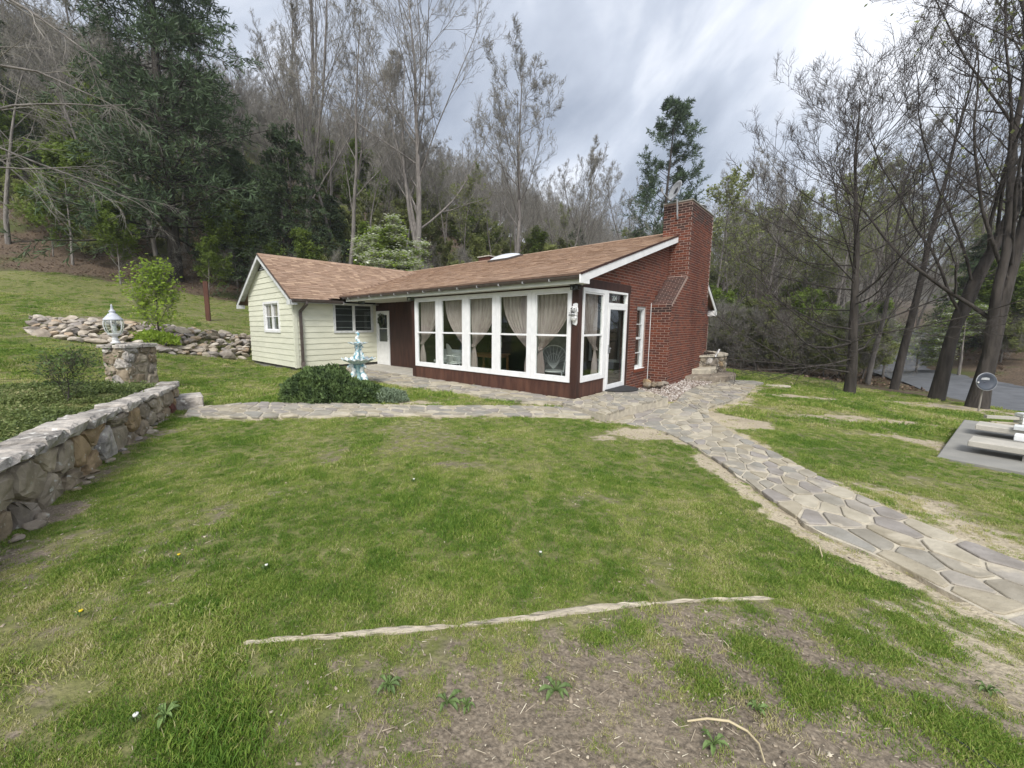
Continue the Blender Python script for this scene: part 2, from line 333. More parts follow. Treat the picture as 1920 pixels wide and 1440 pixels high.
def Z(x, y):
    x = np.asarray(x, float); y = np.asarray(y, float); sh = x.shape; xf, yf = x.ravel(), y.ravel(); out = np.empty(xf.shape)
    for i in range(0, len(xf), 20000):
        xx, yy = xf[i:i+20000], yf[i:i+20000]
        r = np.hypot(xx[:,None]-CT[None,:,0], yy[:,None]-CT[None,:,1])
        out[i:i+20000] = _k(r) @ _wt[:-3] + _wt[-3] + _wt[-2]*xx + _wt[-1]*yy
    s, al = wall_sd(xf, yf)
    out += .42*sstep(.10, .24, s)*(1-sstep(1.2, 3.6, s)*.75)*(1-sstep(-.15, .5, al))
    far = np.hypot(xf, yf)
    out = out + (fbm(xf*.25+40, yf*.25)-.5)*2.0*sstep(20, 60, far)
    out = out + (fbm(xf*1.7, yf*1.7)-.5)*.045*sstep(1, 5, far)
    return out.reshape(sh)
def ground(px, py, Y0=None):
    """where the line of sight through a picture point meets the ground"""
    d = ray(px, py); t = np.linspace(1.2, 120, 4000); P = np.array([0,0,EYE])[None]+d[None]*t[:,None]
    h = P[:,2]-Z(P[:,0], P[:,1]); i = np.argmax(h < 0)
    f = h[i-1]/(h[i-1]-h[i]); return P[i-1]*(1-f)+P[i]*f
# paved strips: left edge / right edge polylines at a height
def wz(p, z): return np.array([p[0], p[1], z])
E2 = lambda a, b: W(a, b)[:2]
STRIPS = {}
STRIPS['lower'] = (np.array([(2.62,7.40),(3.28,6.73),(3.36,5.95),(3.31,5.10),(3.18,4.2),(3.07,3.40),(3.22,3.0),(3.28,2.58),(3.36,2.2),(3.45,1.6),(3.5,.9)]),
                   np.array([(4.85,9.35),(4.72,7.75),(4.42,6.55),(4.31,5.25),(4.2,4.5),(4.16,3.80),(4.16,3.45),(4.22,2.95),(4.35,2.5),(4.45,1.8),(4.5,1.0)]))
STRIPS['upper'] = (np.array([(4.85,9.35),(5.25,9.95),(5.9,10.9),(6.7,11.8),(7.55,12.45),(8.1,12.85)]),
                   np.array([(4.72,7.75),(5.25,8.75),(6.25,9.5),(7.1,10.2),(8.0,11.3),(8.75,12.2)]))
STRIPS['near'] = (np.array([(-5.85,7.97),(-4.81,8.54),(-3.2,8.45),(-1.02,8.24),(.57,8.30),(1.93,8.17)]),
                  np.array([(-5.45,7.25),(-4.03,7.11),(-2.22,7.33),(-.7,7.36),(.71,7.38),(2.22,7.40)]))
STRIPS['front'] = (np.array([E2(9.85,-.02),E2(7.8,-.02),E2(6.0,-.02),E2(4.2,-.02),E2(2.4,-.02),E2(.9,-.02),E2(-.05,-.02)]),
                   np.array([E2(9.7,-.75),E2(7.9,-1.1),E2(6.3,-1.35),E2(4.5,-1.35),E2(2.6,-1.05),E2(1.3,-1.1),E2(.05,-.62)]))
STRIPS['platform'] = (np.array([E2(-.03,-.62),E2(-.03,.6),E2(-.03,1.6),E2(-.03,2.7)]),
                      np.array([E2(-1.17,-1.04),E2(-1.22,-.2),E2(-1.32,.7),E2(-1.45,1.62)]))
def in_poly(x, y, P):
    x = np.asarray(x); y = np.asarray(y); c = np.zeros(x.shape, bool); n = len(P)
    for i in range(n):
        a, b = P[i], P[(i+1)%n]
        k = ((a[1] > y) != (b[1] > y)) & (x < (b[0]-a[0])*(y-a[1])/((b[1]-a[1])+1e-12)+a[0]); c ^= k
    return c
def poly_dist(x, y, P, closed=True):
    best = np.full(np.shape(x), 1e9); n = len(P)
    for i in range(n if closed else n-1):
        p, q = P[i], P[(i+1)%n]; d = q-p; L2 = d@d+1e-12; t = np.clip(((x-p[0])*d[0]+(y-p[1])*d[1])/L2, 0, 1)
        best = np.minimum(best, np.hypot(x-p[0]-d[0]*t, y-p[1]-d[1]*t))
    return best
STRIP_POLY = {k: np.vstack([l, r[::-1]]) for k, (l, r) in STRIPS.items()}
PAD = [np.array((7.15,5.90)), np.array((10.5,8.28))]
pad_d = np.array((.553,-.833)); pad_q = (PAD[1]-PAD[0])/np.linalg.norm(PAD[1]-PAD[0])
PAD_POLY = np.array([PAD[0], PAD[1], PAD[1]+pad_d*4.5, PAD[0]+pad_d*4.5])
HOUSE_POLY = np.array([E2(-.05,0),E2(9.91,0),E2(9.91,-2.09),E2(14.55,-2.09),E2(15.6,12),E2(-.05,12)])
CHIM_POLY = np.array([E2(.2,4.25),E2(-.62,4.25),E2(-.62,8.25),E2(.2,8.25)])
GRAVEL_POLY = np.array([E2(-.02,2.75),E2(-1.3,1.75),E2(-1.30,2.75),E2(-1.33,3.7),E2(-1.35,5.2),E2(-1.25,6.6),E2(-1.1,8.3),E2(-.02,8.8)])
ROAD = np.array([(15,2),(18,8),(20.8,13),(23.8,18),(27.8,24),(34,31),(44,40),(58,50)], float)
BED_BACK = np.array([(-6.3,8.6),(-7.6,9.2),(-8.6,8.2),(-8.4,6.2),(-7.3,4.0),(-6.3,2.2),(-5.2,.2),(-3.2,-1.5)])
BED_POLY = np.vstack([WL + np.array([-.35,-.05]), BED_BACK])
ROCK_NEAR = [(62,628,14.5),(150,642,14.3),(240,655,14.4),(320,664,15),(400,669,15.8),(462,673,16.9)]
ROCK_FAR = [(62,597,16.2),(150,603,16.8),(240,606,17.3),(320,612,18),(400,622,18.9),(470,632,19.6)]
rn = np.array([ground(a, b)[:2] for a, b, c in ROCK_NEAR]); rf = np.array([ground(a, b)[:2] for a, b, c in ROCK_FAR])
ROCK_POLY = np.vstack([rn, rf[::-1]])
# lawn edge towards the woods
EDGE = np.array([(-60,18),(-40,22),(-28.8,24),(-23.7,26),(-16.3,27.5),(-8,26),(-2,24),(6,22),(11,20.5),(14.8,18.6),(16.2,16.6),(18,15.5),(18.6,13),(17.6,10.5),(16,7),(14,2),(13,-10),(-60,-10)])
def masks(x, y):
    """lawn 0..1, bare soil 0..1"""
    n = (fbm(x*.6, y*.6)-.5)+(fbm(x*2.6+3, y*2.6+5)-.5)*1.1
    lawn = in_poly(x, y, EDGE).astype(float)
    de = poly_dist(x, y, EDGE); lawn = np.where(lawn > .5, sstep(0, .6, de+n*.9), (1-sstep(0, .5, de-n*.9))*.3)
    bare = np.zeros(np.shape(x))
    # worn soil in the near right
    dd = np.hypot((x-1.35)/1.15, (y-1.55)/.62); bare = np.maximum(bare, .94*1.0-sstep(.45, 1.45, dd+n*.7))
    dd = np.hypot((x-2.4)/.9, (y-1.7)/.55); bare = np.maximum(bare, .80*(1-sstep(.4, 1.4, dd+n*.6)))
    dd = np.hypot((x-.6)/1.3, (y-1.3)/.5); bare = np.maximum(bare, .85*(1-sstep(.4, 1.4, dd+n*.5)))
    bare = np.maximum(bare, .55*(1-sstep(-.3, .1, y-(2.144+(x-.03)*.147)))*sstep(-1.9, -.2, x+n*.8)*sstep(.30, .60, fbm(x*3.1+40, y*3.1)))
    # stripes of bare ground below the timber
    t = y-(2.144+(x-.03)*.147); st = fbm(x*2.2+y*1.3, y*1.6-x*.5)
    bare = np.maximum(bare, .62*(1-sstep(-.25, .03, t))*sstep(-1.4, .2, x)*sstep(.40, .62, st))
    # beside the paths
    for k, wdt, amt in (('lower', .32, .9), ('upper', .30, .75), ('near', .20, .55), ('front', .18, .4), ('platform', .28, .6)):
        d = poly_dist(x, y, STRIP_POLY[k]); bare = np.maximum(bare, amt*(1-sstep(wdt*.25, wdt, d+(fbm(x*1.6+9, y*1.6)-.5)*.6+(fbm(x*7, y*7+4)-.5)*.35)))
    for cx_, cy_, rx, ry, am in ((2.75,6.45,.75,.45,.95),(5.2,7.6,.65,.55,1.0),(5.0,8.2,.35,.5,.9),(4.75,4.1,.4,.5,.7),(4.6,3.2,.45,.6,.7),(8.0,6.0,.45,1.4,.8),(8.6,8.6,1.6,.35,.85),(7.4,7.2,.8,.18,.6),(6.3,8.0,.5,.12,.5),(9.2,11,1.6,.22,.85),(11.8,11.8,2.4,.25,.8),(1.0,8.0,.5,.2,.6),(-1.4,8.6,.7,.18,.8),(-1.9,4.9,.3,.2,.5),(-.3,4.7,.5,.15,.5),(-4.3,4.0,.35,.6,.55),(-3.7,3.3,.3,.3,.9),(2.1,6.2,.35,.2,.7),(15.5,12.6,2.0,1.0,.9),(-15.5,17,1.5,.5,.7),(-3.2,2.3,.5,.8,.6),(-4.9,5.6,.25,1.0,.6)):
        dd = np.hypot((x-cx_)/rx, (y-cy_)/ry); bare = np.maximum(bare, am*(1-sstep(.5, 1.4, dd+n*1.0)))
    # thin scuffs everywhere
    sc_ = fbm(x*.9+31, y*.9+7)+.35*(fbm(x*5, y*5)-.5); bare = np.maximum(bare, .42*sstep(.54, .74, sc_))
    return lawn, np.clip(bare, 0, 1)
def sandmask(x, y):
    d = np.minimum.reduce([poly_dist(x, y, STRIP_POLY[k]) for k in STRIP_POLY]); s = 1-sstep(.35, 1.5, d)
    return np.maximum(s, sstep(4.2, 6.0, y)*(x > 0)*.8)
# grid: dense near the camera
def axis(lo, hi, n, k, c=0.0):
    t = np.linspace(-1, 1, n); s = np.sinh(t*k)/np.sinh(k); return np.where(s < 0, c+s*(c-lo), c+s*(hi-c))
gx = axis(-420, 520, 430, 6.6, 0.0); gy = np.r_[-60, -25, -10, -5, -2.5, 0+2*0, axis(-.01+0, 500, 2*380, 6.4, 0.0)[381:]]
gy = np.unique(np.round(gy, 4))
GX, GY = np.meshgrid(gx, gy); GZ = Z(GX, GY)
# ground is pressed just below slabs and the house, so nothing pokes through
def press(x, y, z):
    for k, zt in (('lower', None), ('upper', None), ('near', -.13), ('front', -.13), ('platform', -.26)):
        ins = in_poly(x, y, STRIP_POLY[k])
        z = np.where(ins, np.minimum(z, zt if zt is not None else -.27), z)
    z = np.where(in_poly(x, y, PAD_POLY) , np.minimum(z, -.56), z)
    z = np.where(in_poly(x, y, HOUSE_POLY), np.minimum(z, -.12), z)
    z = np.where(in_poly(x, y, CHIM_POLY), np.minimum(z, -.35), z)
    return z
GZ = press(GX, GY, GZ)
rd = poly_dist(GX, GY, ROAD, False); GZ = GZ - .06*(1-sstep(1.9, 2.6, rd))
LAWN, BARE = masks(GX, GY)
nx, ny = len(gx), len(gy); idx = np.arange(nx*ny).reshape(ny, nx)
F = np.stack([idx[:-1,:-1], idx[:-1,1:], idx[1:,1:], idx[1:,:-1]], -1).reshape(-1, 4)
def ground_material():
    m = bpy.data.materials.new('lawn_and_litter'); m.use_nodes = True; N = m.node_tree.nodes; L = m.node_tree.links; p = N['Principled BSDF']
    p.inputs['Roughness'].default_value = .95; p.inputs['Specular IOR Level'].default_value = .1
    g = N.new('ShaderNodeNewGeometry')
    def noise(s, d=5, st=None):
        n = N.new('ShaderNodeTexNoise'); n.inputs['Scale'].default_value = s; n.inputs['Detail'].default_value = d
        if st:
            mp_ = N.new('ShaderNodeMapping'); mp_.inputs['Scale'].default_value = st; L.new(g.outputs['Position'], mp_.inputs[0]); L.new(mp_.outputs[0], n.inputs['Vector'])
        else: L.new(g.outputs['Position'], n.inputs['Vector'])
        return n.outputs['Fac']
    def ramp(f, stops):
        r = N.new('ShaderNodeValToRGB'); L.new(f, r.inputs[0]); e_ = r.color_ramp.elements
        while len(e_) < len(stops): e_.new(.5)
        for i, (q, c) in enumerate(stops): e_[i].position = q; e_[i].color = (*c, 1)
        return r.outputs[0]
    def mixc(f, a, b, bt='MIX'):
        x = N.new('ShaderNodeMixRGB'); x.blend_type = bt
        if isinstance(f, float): x.inputs[0].default_value = f
        else: L.new(f, x.inputs[0])
        L.new(a, x.inputs[1]); L.new(b, x.inputs[2]); return x.outputs[0]
    grass = mixc(.5, ramp(noise(.45, 4), [(.3, (.10,.12,.035)), (.5, (.145,.155,.052)), (.7, (.20,.19,.085))]), ramp(noise(11, 6), [(.3, (.065,.075,.03)), (.5, (.15,.155,.06)), (.72, (.27,.24,.13))]))
    soilg = mixc(.5, ramp(noise(2.2, 5), [(.3, (.13,.107,.08)), (.6, (.215,.177,.132)), (.75, (.33,.27,.20))]), ramp(noise(60, 7), [(.3, (.085,.069,.052)), (.5, (.19,.156,.117)), (.7, (.37,.31,.235))]))
    soils = mixc(.5, ramp(noise(2.2, 5), [(.3, (.30,.255,.18)), (.7, (.46,.395,.28))]), ramp(noise(60, 7), [(.3, (.20,.165,.12)), (.5, (.42,.36,.26)), (.7, (.58,.51,.38))]))
    aS = N.new('ShaderNodeAttribute'); aS.attribute_name = 'sand'; soil = mixc(aS.outputs['Fac'], soilg, soils)
    litter = mixc(.5, ramp(noise(.8, 5), [(.3, (.075,.058,.042)), (.7, (.135,.10,.072))]), ramp(noise(14, 7), [(.32, (.035,.024,.018)), (.5, (.115,.085,.06)), (.68, (.23,.175,.13))]))
    green = ramp(noise(1.3, 5), [(.0, (.05,.075,.02)), (1., (.09,.12,.03))])
    litter = mixc(ramp(noise(.35, 4), [(.52, (0,0,0)), (.66, (.7,.7,.7))]), litter, green)
    aL = N.new('ShaderNodeAttribute'); aL.attribute_name = 'lawn'; aB = N.new('ShaderNodeAttribute'); aB.attribute_name = 'bare'
    def combine(a, f, k):
        q = N.new('ShaderNodeMath'); q.operation = 'MULTIPLY_ADD'; L.new(f, q.inputs[0]); q.inputs[1].default_value = k; q.inputs[2].default_value = -k/2
        s = N.new('ShaderNodeMath'); s.operation = 'ADD'; L.new(a, s.inputs[0]); L.new(q.outputs[0], s.inputs[1])
        r = N.new('ShaderNodeMapRange'); r.inputs[1].default_value = .38; r.inputs[2].default_value = .62; L.new(s.outputs[0], r.inputs[0]); return r.outputs[0]
    c = mixc(combine(aB.outputs['Fac'], noise(9, 6), 1.1), grass, soil)
    c = mixc(combine(aL.outputs['Fac'], noise(5, 6), .9), litter, c)
    L.new(c, p.inputs['Base Color'])
    b = N.new('ShaderNodeBump'); b.inputs['Strength'].default_value = .8; b.inputs['Distance'].default_value = .03; L.new(noise(28, 8), b.inputs['Height']); L.new(b.outputs[0], p.inputs['Normal'])
    return m
gm = npmesh('ground', np.stack([GX.ravel(), GY.ravel(), GZ.ravel()], 1), F, ground_material(), True, {'lawn': LAWN.ravel(), 'bare': BARE.ravel(), 'sand': sandmask(GX, GY).ravel()})
tag(link('ground', gm), kind='structure')
# road with its verge lines
def strip_points(C, w, n):
    L_ = np.r_[0, np.cumsum(np.linalg.norm(np.diff(C, axis=0), axis=1))]; t = np.linspace(0, L_[-1], n)
    P = np.stack([np.interp(t, L_, C[:,0]), np.interp(t, L_, C[:,1])], 1)
    for _ in range(3): P[1:-1] = (P[:-2]+P[2:]+2*P[1:-1])/4
    T = np.gradient(P, axis=0); T /= np.linalg.norm(T, axis=1)[:,None]; Nn = np.stack([-T[:,1], T[:,0]], 1)
    return P, Nn
rp_, rn_ = strip_points(ROAD, 4.4, 90)
mb = MB(); vs = []
offs = [-2.2,-1.1,0,1.1,2.2]
for i in range(len(rp_)):
    zc = float(Z(*rp_[i]))
    for o_ in offs:
        q = rp_[i]+rn_[i]*o_; vs.append((q[0], q[1], .5*zc+.5*float(Z(q[0], q[1]))+.03-.02*abs(o_)/2.2))
fs = [(i*5+j+1, i*5+j, (i+1)*5+j, (i+1)*5+j+1) for i in range(len(rp_)-1) for j in range(4)]
mb.add(vs, fs); tag(mb.build('road', M['asphalt'], smooth=True), kind='structure')

# ================================================================== pieces helper
def inst_pieces(name, parent, variants, mats, M4, limit=300, stuff=None, labels=None, base=None):
    """one object per piece for the nearest `limit`, the rest joined into ONE part of kind stuff.
    variants: meshes; mats: index of variant per piece; M4: matrices in the parent's axes; base: parent's world matrix"""
    base = base or Matrix.Identity(4)
    eye = Vector((0, 0, EYE)); order = sorted(range(len(M4)), key=lambda i: ((base @ M4[i].translation) - eye).length)
    for i in order[:limit]:
        o = bpy.data.objects.new(name, variants[mats[i]]); col.objects.link(o); o.parent = parent; o.matrix_local = M4[i]
    rest = order[limit:]
    if rest:
        Vs = []; Fs = []; A_ = []; MI = []; n = 0
        allm = []
        for vm in variants:
            for m_ in vm.materials:
                if m_ not in allm: allm.append(m_)
        cache = {}
        for i in rest:
            me = variants[mats[i]]
            if me.name not in cache:
                cache[me.name] = (np.array([v.co[:] for v in me.vertices]), [tuple(p.vertices) for p in me.polygons])
            v, f = cache[me.name]; Mm = np.array(M4[i]); Vs.append(v @ Mm[:3,:3].T + Mm[:3,3]); Fs += [tuple(k+n for k in q) for q in f]
            A_ += [random.random()]*len(v); n += len(v); MI += [allm.index(me.materials[0])]*len(f)
        me = bpy.data.meshes.new(stuff or name); me.from_pydata(np.vstack(Vs).tolist(), [], Fs)
        at = me.attributes.new('v', 'FLOAT', 'POINT'); at.data.foreach_set('value', A_)
        for m_ in allm: me.materials.append(m_)
        me.polygons.foreach_set('material_index', MI)
        o = link(stuff or name, me, parent); o['kind'] = 'stuff'
        return o

# ================================================================== flagstones
def poisson(Wd, Ln, r, seed):
    rg = np.random.default_rng(seed); pts = []
    for _ in range(int(60*Wd*Ln/(r*r))):
        p = rg.random(2)*[Wd, Ln]
        rr = r*(.72+.62*float(vnoise(p[0]*2.1+seed, p[1]*2.1)))
        if all((p[0]-q[0])**2+(p[1]-q[1])**2 > rr*rr for q in pts[-4000:]): pts.append(p)
    return np.array(pts)
def clip(poly, p, n):      # keep side where (x-p).n <= 0
    out = []
    for i in range(len(poly)):
        a, b = poly[i], poly[(i+1)%len(poly)]; da, db = (a-p)@n, (b-p)@n
        if da <= 0: out.append(a)
        if da*db < 0: out.append(a+(b-a)*da/(da-db))
    return out
def cells(Wd, Ln, r, seed, gap, asp=1.0):
    pts = poisson(Wd, Ln/asp, r, seed); rg = random.Random(seed); out = []
    for i, p in enumerate(pts):
        poly = [np.array(q, float) for q in ((0,0),(Wd,0),(Wd,Ln/asp),(0,Ln/asp))]
        d = np.linalg.norm(pts-p, axis=1)
        for j in np.argsort(d)[1:14]:
            q = pts[j]; n = (q-p)/d[j]; poly = clip(poly, p+n*(d[j]/2-gap/2), n)
            if len(poly) < 3: break
        if len(poly) < 3: continue
        poly = [np.array((q[0], q[1]*asp)) for q in poly]
        # inset from the strip edge and round corners
        for _ in range(1):
            new = []
            for k in range(len(poly)):
                a, b = poly[k], poly[(k+1)%len(poly)]; new += [a*.88+b*.12, a*.12+b*.88]
            poly = new
        out.append(poly)
    return out
def strip_map(Lp, Rp):
    def res(P):
        L_ = np.r_[0, np.cumsum(np.linalg.norm(np.diff(P, axis=0), axis=1))]; return L_/L_[-1], P
    C = (Lp+Rp)/2; Lc = np.r_[0, np.cumsum(np.linalg.norm(np.diff(C, axis=0), axis=1))]; wdt = np.mean(np.linalg.norm(Lp-Rp, axis=1))
    def f(s, t):        # s across 0..W, t along 0..L
        l = np.array([np.interp(t, Lc, Lp[:,0]), np.interp(t, Lc, Lp[:,1])]); r = np.array([np.interp(t, Lc, Rp[:,0]), np.interp(t, Lc, Rp[:,1])])
        return l+(r-l)*(s/wdt)
    return f, wdt, Lc[-1]
def flag_strip(name, key, zfun, size, seed, thick=.10, gap=.034, edge_wob=.05):
    Lp, Rp = STRIPS[key]; f, wdt, ln = strip_map(Lp, Rp)
    root = empty(name); tag(root, kind='structure')
    # mortar bed
    n = max(20, int(ln/.18)); vs = []; fs = []
    K = 5
    for i in range(n+1):
        for j in range(K):
            wob = (vnoise(i*.6+seed, j*3.1)-.5)*2*edge_wob if j in (0, K-1) else 0
            q = f(wdt*j/(K-1)+(wob if j else -wob), ln*i/n); vs.append((q[0], q[1], zfun(q[0], q[1])-.012))
    nt = len(vs)
    vs += [(x, y, z-thick) for x, y, z in vs]
    for i in range(n):
        for j in range(K-1): a = i*K+j; fs.append((a, a+1, a+K+1, a+K))
        for j in (0, K-1):
            a = i*K+j; q = (a, a+K, a+K+nt, a+nt); fs.append(q if j == 0 else q[::-1])
    for i in (0, n):
        for j in range(K-1):
            a = i*K+j; q = (a+1, a, a+nt, a+1+nt); fs.append(q if i == 0 else q[::-1])
    b = MB().add(vs, fs); bed = b.build('mortar_bed', M['joint'], root)
    rg = random.Random(seed)
    for poly in cells(wdt, ln, size, seed, gap, 1.0):
        P = [f(q[0], q[1]) for q in poly]; c = np.mean(P, axis=0)
        ar = .5*abs(sum(P[k][0]*P[(k+1)%len(P)][1]-P[(k+1)%len(P)][0]*P[k][1] for k in range(len(P))))
        if ar < .006: continue
        h = rg.uniform(-.003, .005); tx, ty = rg.uniform(-.012, .012), rg.uniform(-.012, .012)
        P = [p+np.array([rg.uniform(-.008,.008), rg.uniform(-.008,.008)]) for p in P]
        zc = zfun(c[0], c[1]); m_ = len(P)
        top = [((p[0]-c[0])*.95, (p[1]-c[1])*.95, h+(zfun(p[0], p[1])-zc)+tx*(p[0]-c[0])/.2*.5+ty*(p[1]-c[1])/.2*.5) for p in P]
        mid = [((p[0]-c[0]), (p[1]-c[1]), q[2]-.007) for p, q in zip(P, top)]
        bot = [((p[0]-c[0]), (p[1]-c[1]), q[2]-.035) for p, q in zip(P, top)]
        ff = [tuple(range(m_))] + [(m_+i, m_+(i+1)%m_, (i+1)%m_, i) for i in range(m_)] + [(2*m_+i, 2*m_+(i+1)%m_, m_+(i+1)%m_, m_+i) for i in range(m_)]
        # mapped strips may turn the winding over; make the top face up
        if sum(P[k][0]*P[(k+1)%m_][1]-P[(k+1)%m_][0]*P[k][1] for k in range(m_)) < 0: ff = [t[::-1] for t in ff]
        MB().add(top+mid+bot, ff).build('flagstone', M['flag'], root, loc=(c[0], c[1], zc))
    return root
zl = lambda x, y: float(Z(x, y))+.035
def z_lower(x, y): return float(np.interp(y, [0, 2.5, 5, 7.5, 9.5, 13], [-.215, -.205, -.21, -.215, -.225, -.24]))
flag_strip('flagstone_path', 'lower', z_lower, .225, 11, thick=.12, gap=.03)
flag_strip('flagstone_path', 'upper', z_lower, .27, 12, thick=.12)
flag_strip('flagstone_path', 'near', lambda x, y: float(np.interp(x, [-6, -3, 2], [-.06,-.065,-.10])), .24, 13, thick=.09)
flag_strip('flagstone_walk', 'front', lambda x, y: -.045, .27, 14, thick=.12)
flag_strip('flagstone_step', 'platform', lambda x, y: -.03, .24, 15, thick=.24)
# slab floor of the recess under the roof
# ================================================================== HOUSE
HRZ = math.atan2(-A[1], -A[0])
HM = Matrix.Translation(Vector(O)) @ Matrix.Rotation(HRZ, 4, 'Z')
def lp(a, b, z): return (-a, b, z)          # house axes -> local
def house_thing(name, a, b, z):             # an Empty at a point of the house axes, turned like the house
    o = empty(name, tuple(HM @ Vector(lp(a, b, z))), HRZ); return o
house = empty('house', tuple(O), HRZ)
tag(house, 'low house of red brick and cream siding with a glazed white framed porch', 'house')
S0, S1 = 2.79, .28                          # main roof: z = S0 + S1*b
zroof = lambda b: S0+S1*b
RB, RZ = 6.9, 2.79+.28*6.9                  # ridge
EB = -.42                                   # eave
RA = -.22                                   # rake overhang
BS = .59                                    # back slope
BE = 11.15
YA0, YA1, YB0 = 9.91, 14.55, -2.09          # yellow wing
YR, YZ, YS, YE = 12.43, 4.31, .63, 2.88     # ridge a, z, slope, half width with eave
zy = lambda a: YZ-YS*abs(a-YR)

# ---- plain wall cores (mortar face behind the bricks, boards behind the siding)
core = MB()
# gable wall: brick part from b 2.76 to 4.4 and the triangle over the porch beam
core.prism([lp(.0,2.76,-.5),lp(.0,3.27,-.5),lp(.0,3.27,2.12),lp(.0,2.76,2.12)], (-.22,0,0))
core.prism([lp(.0,3.27,-.5),lp(.0,3.93,-.5),lp(.0,3.93,.36),lp(.0,3.27,.36)], (-.22,0,0))
core.prism([lp(.0,3.93,-.5),lp(.0,4.6,-.5),lp(.0,4.6,2.12),lp(.0,3.93,2.12)], (-.22,0,0))
core.prism([lp(.0,2.76,2.12),lp(.0,4.6,2.12),lp(.0,4.6,2.62),lp(.0,2.76,2.62)], (-.22,0,0))
core.prism([lp(.0,0.0,2.62),lp(.0,RB+(RZ-.08-2.62)/BS,2.62),lp(.0,RB,RZ-.08),lp(.0,0.0,zroof(0)-.08)], (-.22,0,0))
core.prism([lp(.0,8.0,-.5),lp(.0,11.0,-.5),lp(.0,11.0,2.3),lp(.0,10.5,2.62),lp(.0,8.0,2.62)], (-.22,0,0))
brick_wall = core.build('brick_wall', M['mortar'], house)
# back and far walls
bw = MB(); bw.hb(0.25,15.4,10.75,10.95,-.3,2.4); bw.hb(15.2,15.4,1.2,10.75,-.3,2.6); bw.build('back_wall', M['siding'], house)
# ---- brick field
BL, BH, BJ = .199, .0605, .0125
def unit_brick(name, mt, d=.004):
    mb = MB(); e_ = .012
    mb.add([(-.5,0,-.5),(.5,0,-.5),(.5,0,.5),(-.5,0,.5),(-.47,-d,-.44),(.47,-d,-.44),(.47,-d,.44),(-.47,-d,.44)],
           [(4,5,6,7),(0,1,5,4),(1,2,6,5),(2,3,7,6),(3,0,4,7),(3,2,1,0)])
    return mb.mesh(name, [mt])
UB = [unit_brick('brick_red', M['brick']), unit_brick('brick_soot', M['sootbrick']), unit_brick('brick_rust', M['rustbrick'])]
def brick_field(org, U, n, width, z0, z1, inside, holes=(), kindf=None, seed=1):
    """org: local origin at u=0,z=0; U: unit u direction; n: outward normal (local). returns variants, matrices"""
    rg = random.Random(seed); U = Vector(U); n = Vector(n); vs = []; ms = []
    k = 0; z = z0
    while z+BH <= z1+.02:
        u = -(k % 2)*(BL+BJ)/2
        while u < width:
            a, b = max(u, 0), min(u+BL, width)
            segs = [(a, b)]
            for h0, h1, hz0, hz1 in holes:
                if z+BH > hz0 and z < hz1:
                    ns = []
                    for s_, t_ in segs:
                        if t_ <= h0 or s_ >= h1: ns.append((s_, t_))
                        else:
                            if s_ < h0: ns.append((s_, h0))
                            if t_ > h1: ns.append((h1, t_))
                    segs = ns
            for s_, t_ in segs:
                if t_-s_ < .03: continue
                cz = z+BH/2; cu = (s_+t_)/2
                if not (inside(s_+.02, z+BH*.8) and inside(t_-.02, z+BH*.8)and inside(cu, z+.01)): continue
                c = Vector(org)+U*cu+Vector((0,0,cz))+n*(.001+rg.random()*.002)
                X_ = U*(t_-s_); Y_ = -n; Z_ = Vector((0,0,BH))
                if X_.cross(Y_).dot(Z_) < 0: X_ = -X_
                m_ = Matrix(((X_.x,Y_.x,Z_.x,c.x),(X_.y,Y_.y,Z_.y,c.y),(X_.z,Y_.z,Z_.z,c.z),(0,0,0,1)))
                ms.append(m_); vs.append(kindf(cu, cz, rg) if kindf else 0)
            u += BL+BJ
        z += BH+BJ; k += 1
    return vs, ms
# gable wall bricks: u = b
v1, m1 = brick_field((0,0,0), (0,1,0), (1,0,0), 5.64, -.42, 4.2, lambda u, z: z < zroof(u)-.10 and (u < 4.45 or z > 2.1),
                     holes=[(3.27,3.93,.36-.001,2.12),(-1,2.762,-1,2.645)], seed=3)
v1b, m1b = brick_field((0,0,0), (0,1,0), (1,0,0), 10.6, 2.2, 3.6, lambda u, z: u > 8.22 and z < RZ-(u-RB)*BS-.12, seed=4)
v1c, m1c = brick_field((0,0,0), (0,1,0), (1,0,0), 10.9, -.42, 2.2, lambda u, z: u > 8.22, seed=5)
inst_pieces('brick', brick_wall, UB, v1+v1b+v1c, m1+m1b+m1c, limit=300, stuff='brickwork', base=HM)
# soldier sill below the side window
sb = MB()
for i in range(8):
    sb.hb(.0,-.045,3.22+i*.093,3.22+i*.093+.083,.27,.355)
so_ = sb.build('brick_sill', M['brick'], house)
# ---- chimney
CA, CB0, CB1, UB0, UB1, CT_, SZ0, SZ1, CBK = -.57, 4.32, 8.20, 5.60, 8.16, 5.33, 2.2, 3.12, .22
ch = MB()
prof = [(CB0,-.6),(CB1,-.6),(UB1,2.5),(UB1,CT_),(UB0,CT_),(UB0,SZ1),(CB0,SZ0)]
ch.prism([lp(CA,b,z) for b, z in prof], (-(-CA+.0)+.0,0,0))
ch.prism([lp(0.001,b,z) for b, z in [(UB0,2.3),(UB1,2.3),(UB1,CT_),(UB0,CT_)]], (-CBK,0,0))
chimney = ch.build('chimney', M['mortar'], house)
def soot(u, z, rg):
    return 0
def kf_front(u, z, rg):
    if z > 4.55 and rg.random() < min(1, (z-4.5)*1.6): return 1
    return 0 if rg.random() < .97 else 1
def kf_low(u, z, rg): return 1 if (z > 1.95 and rg.random() < .75) else (1 if z < .05 and rg.random() < .25 else 0)
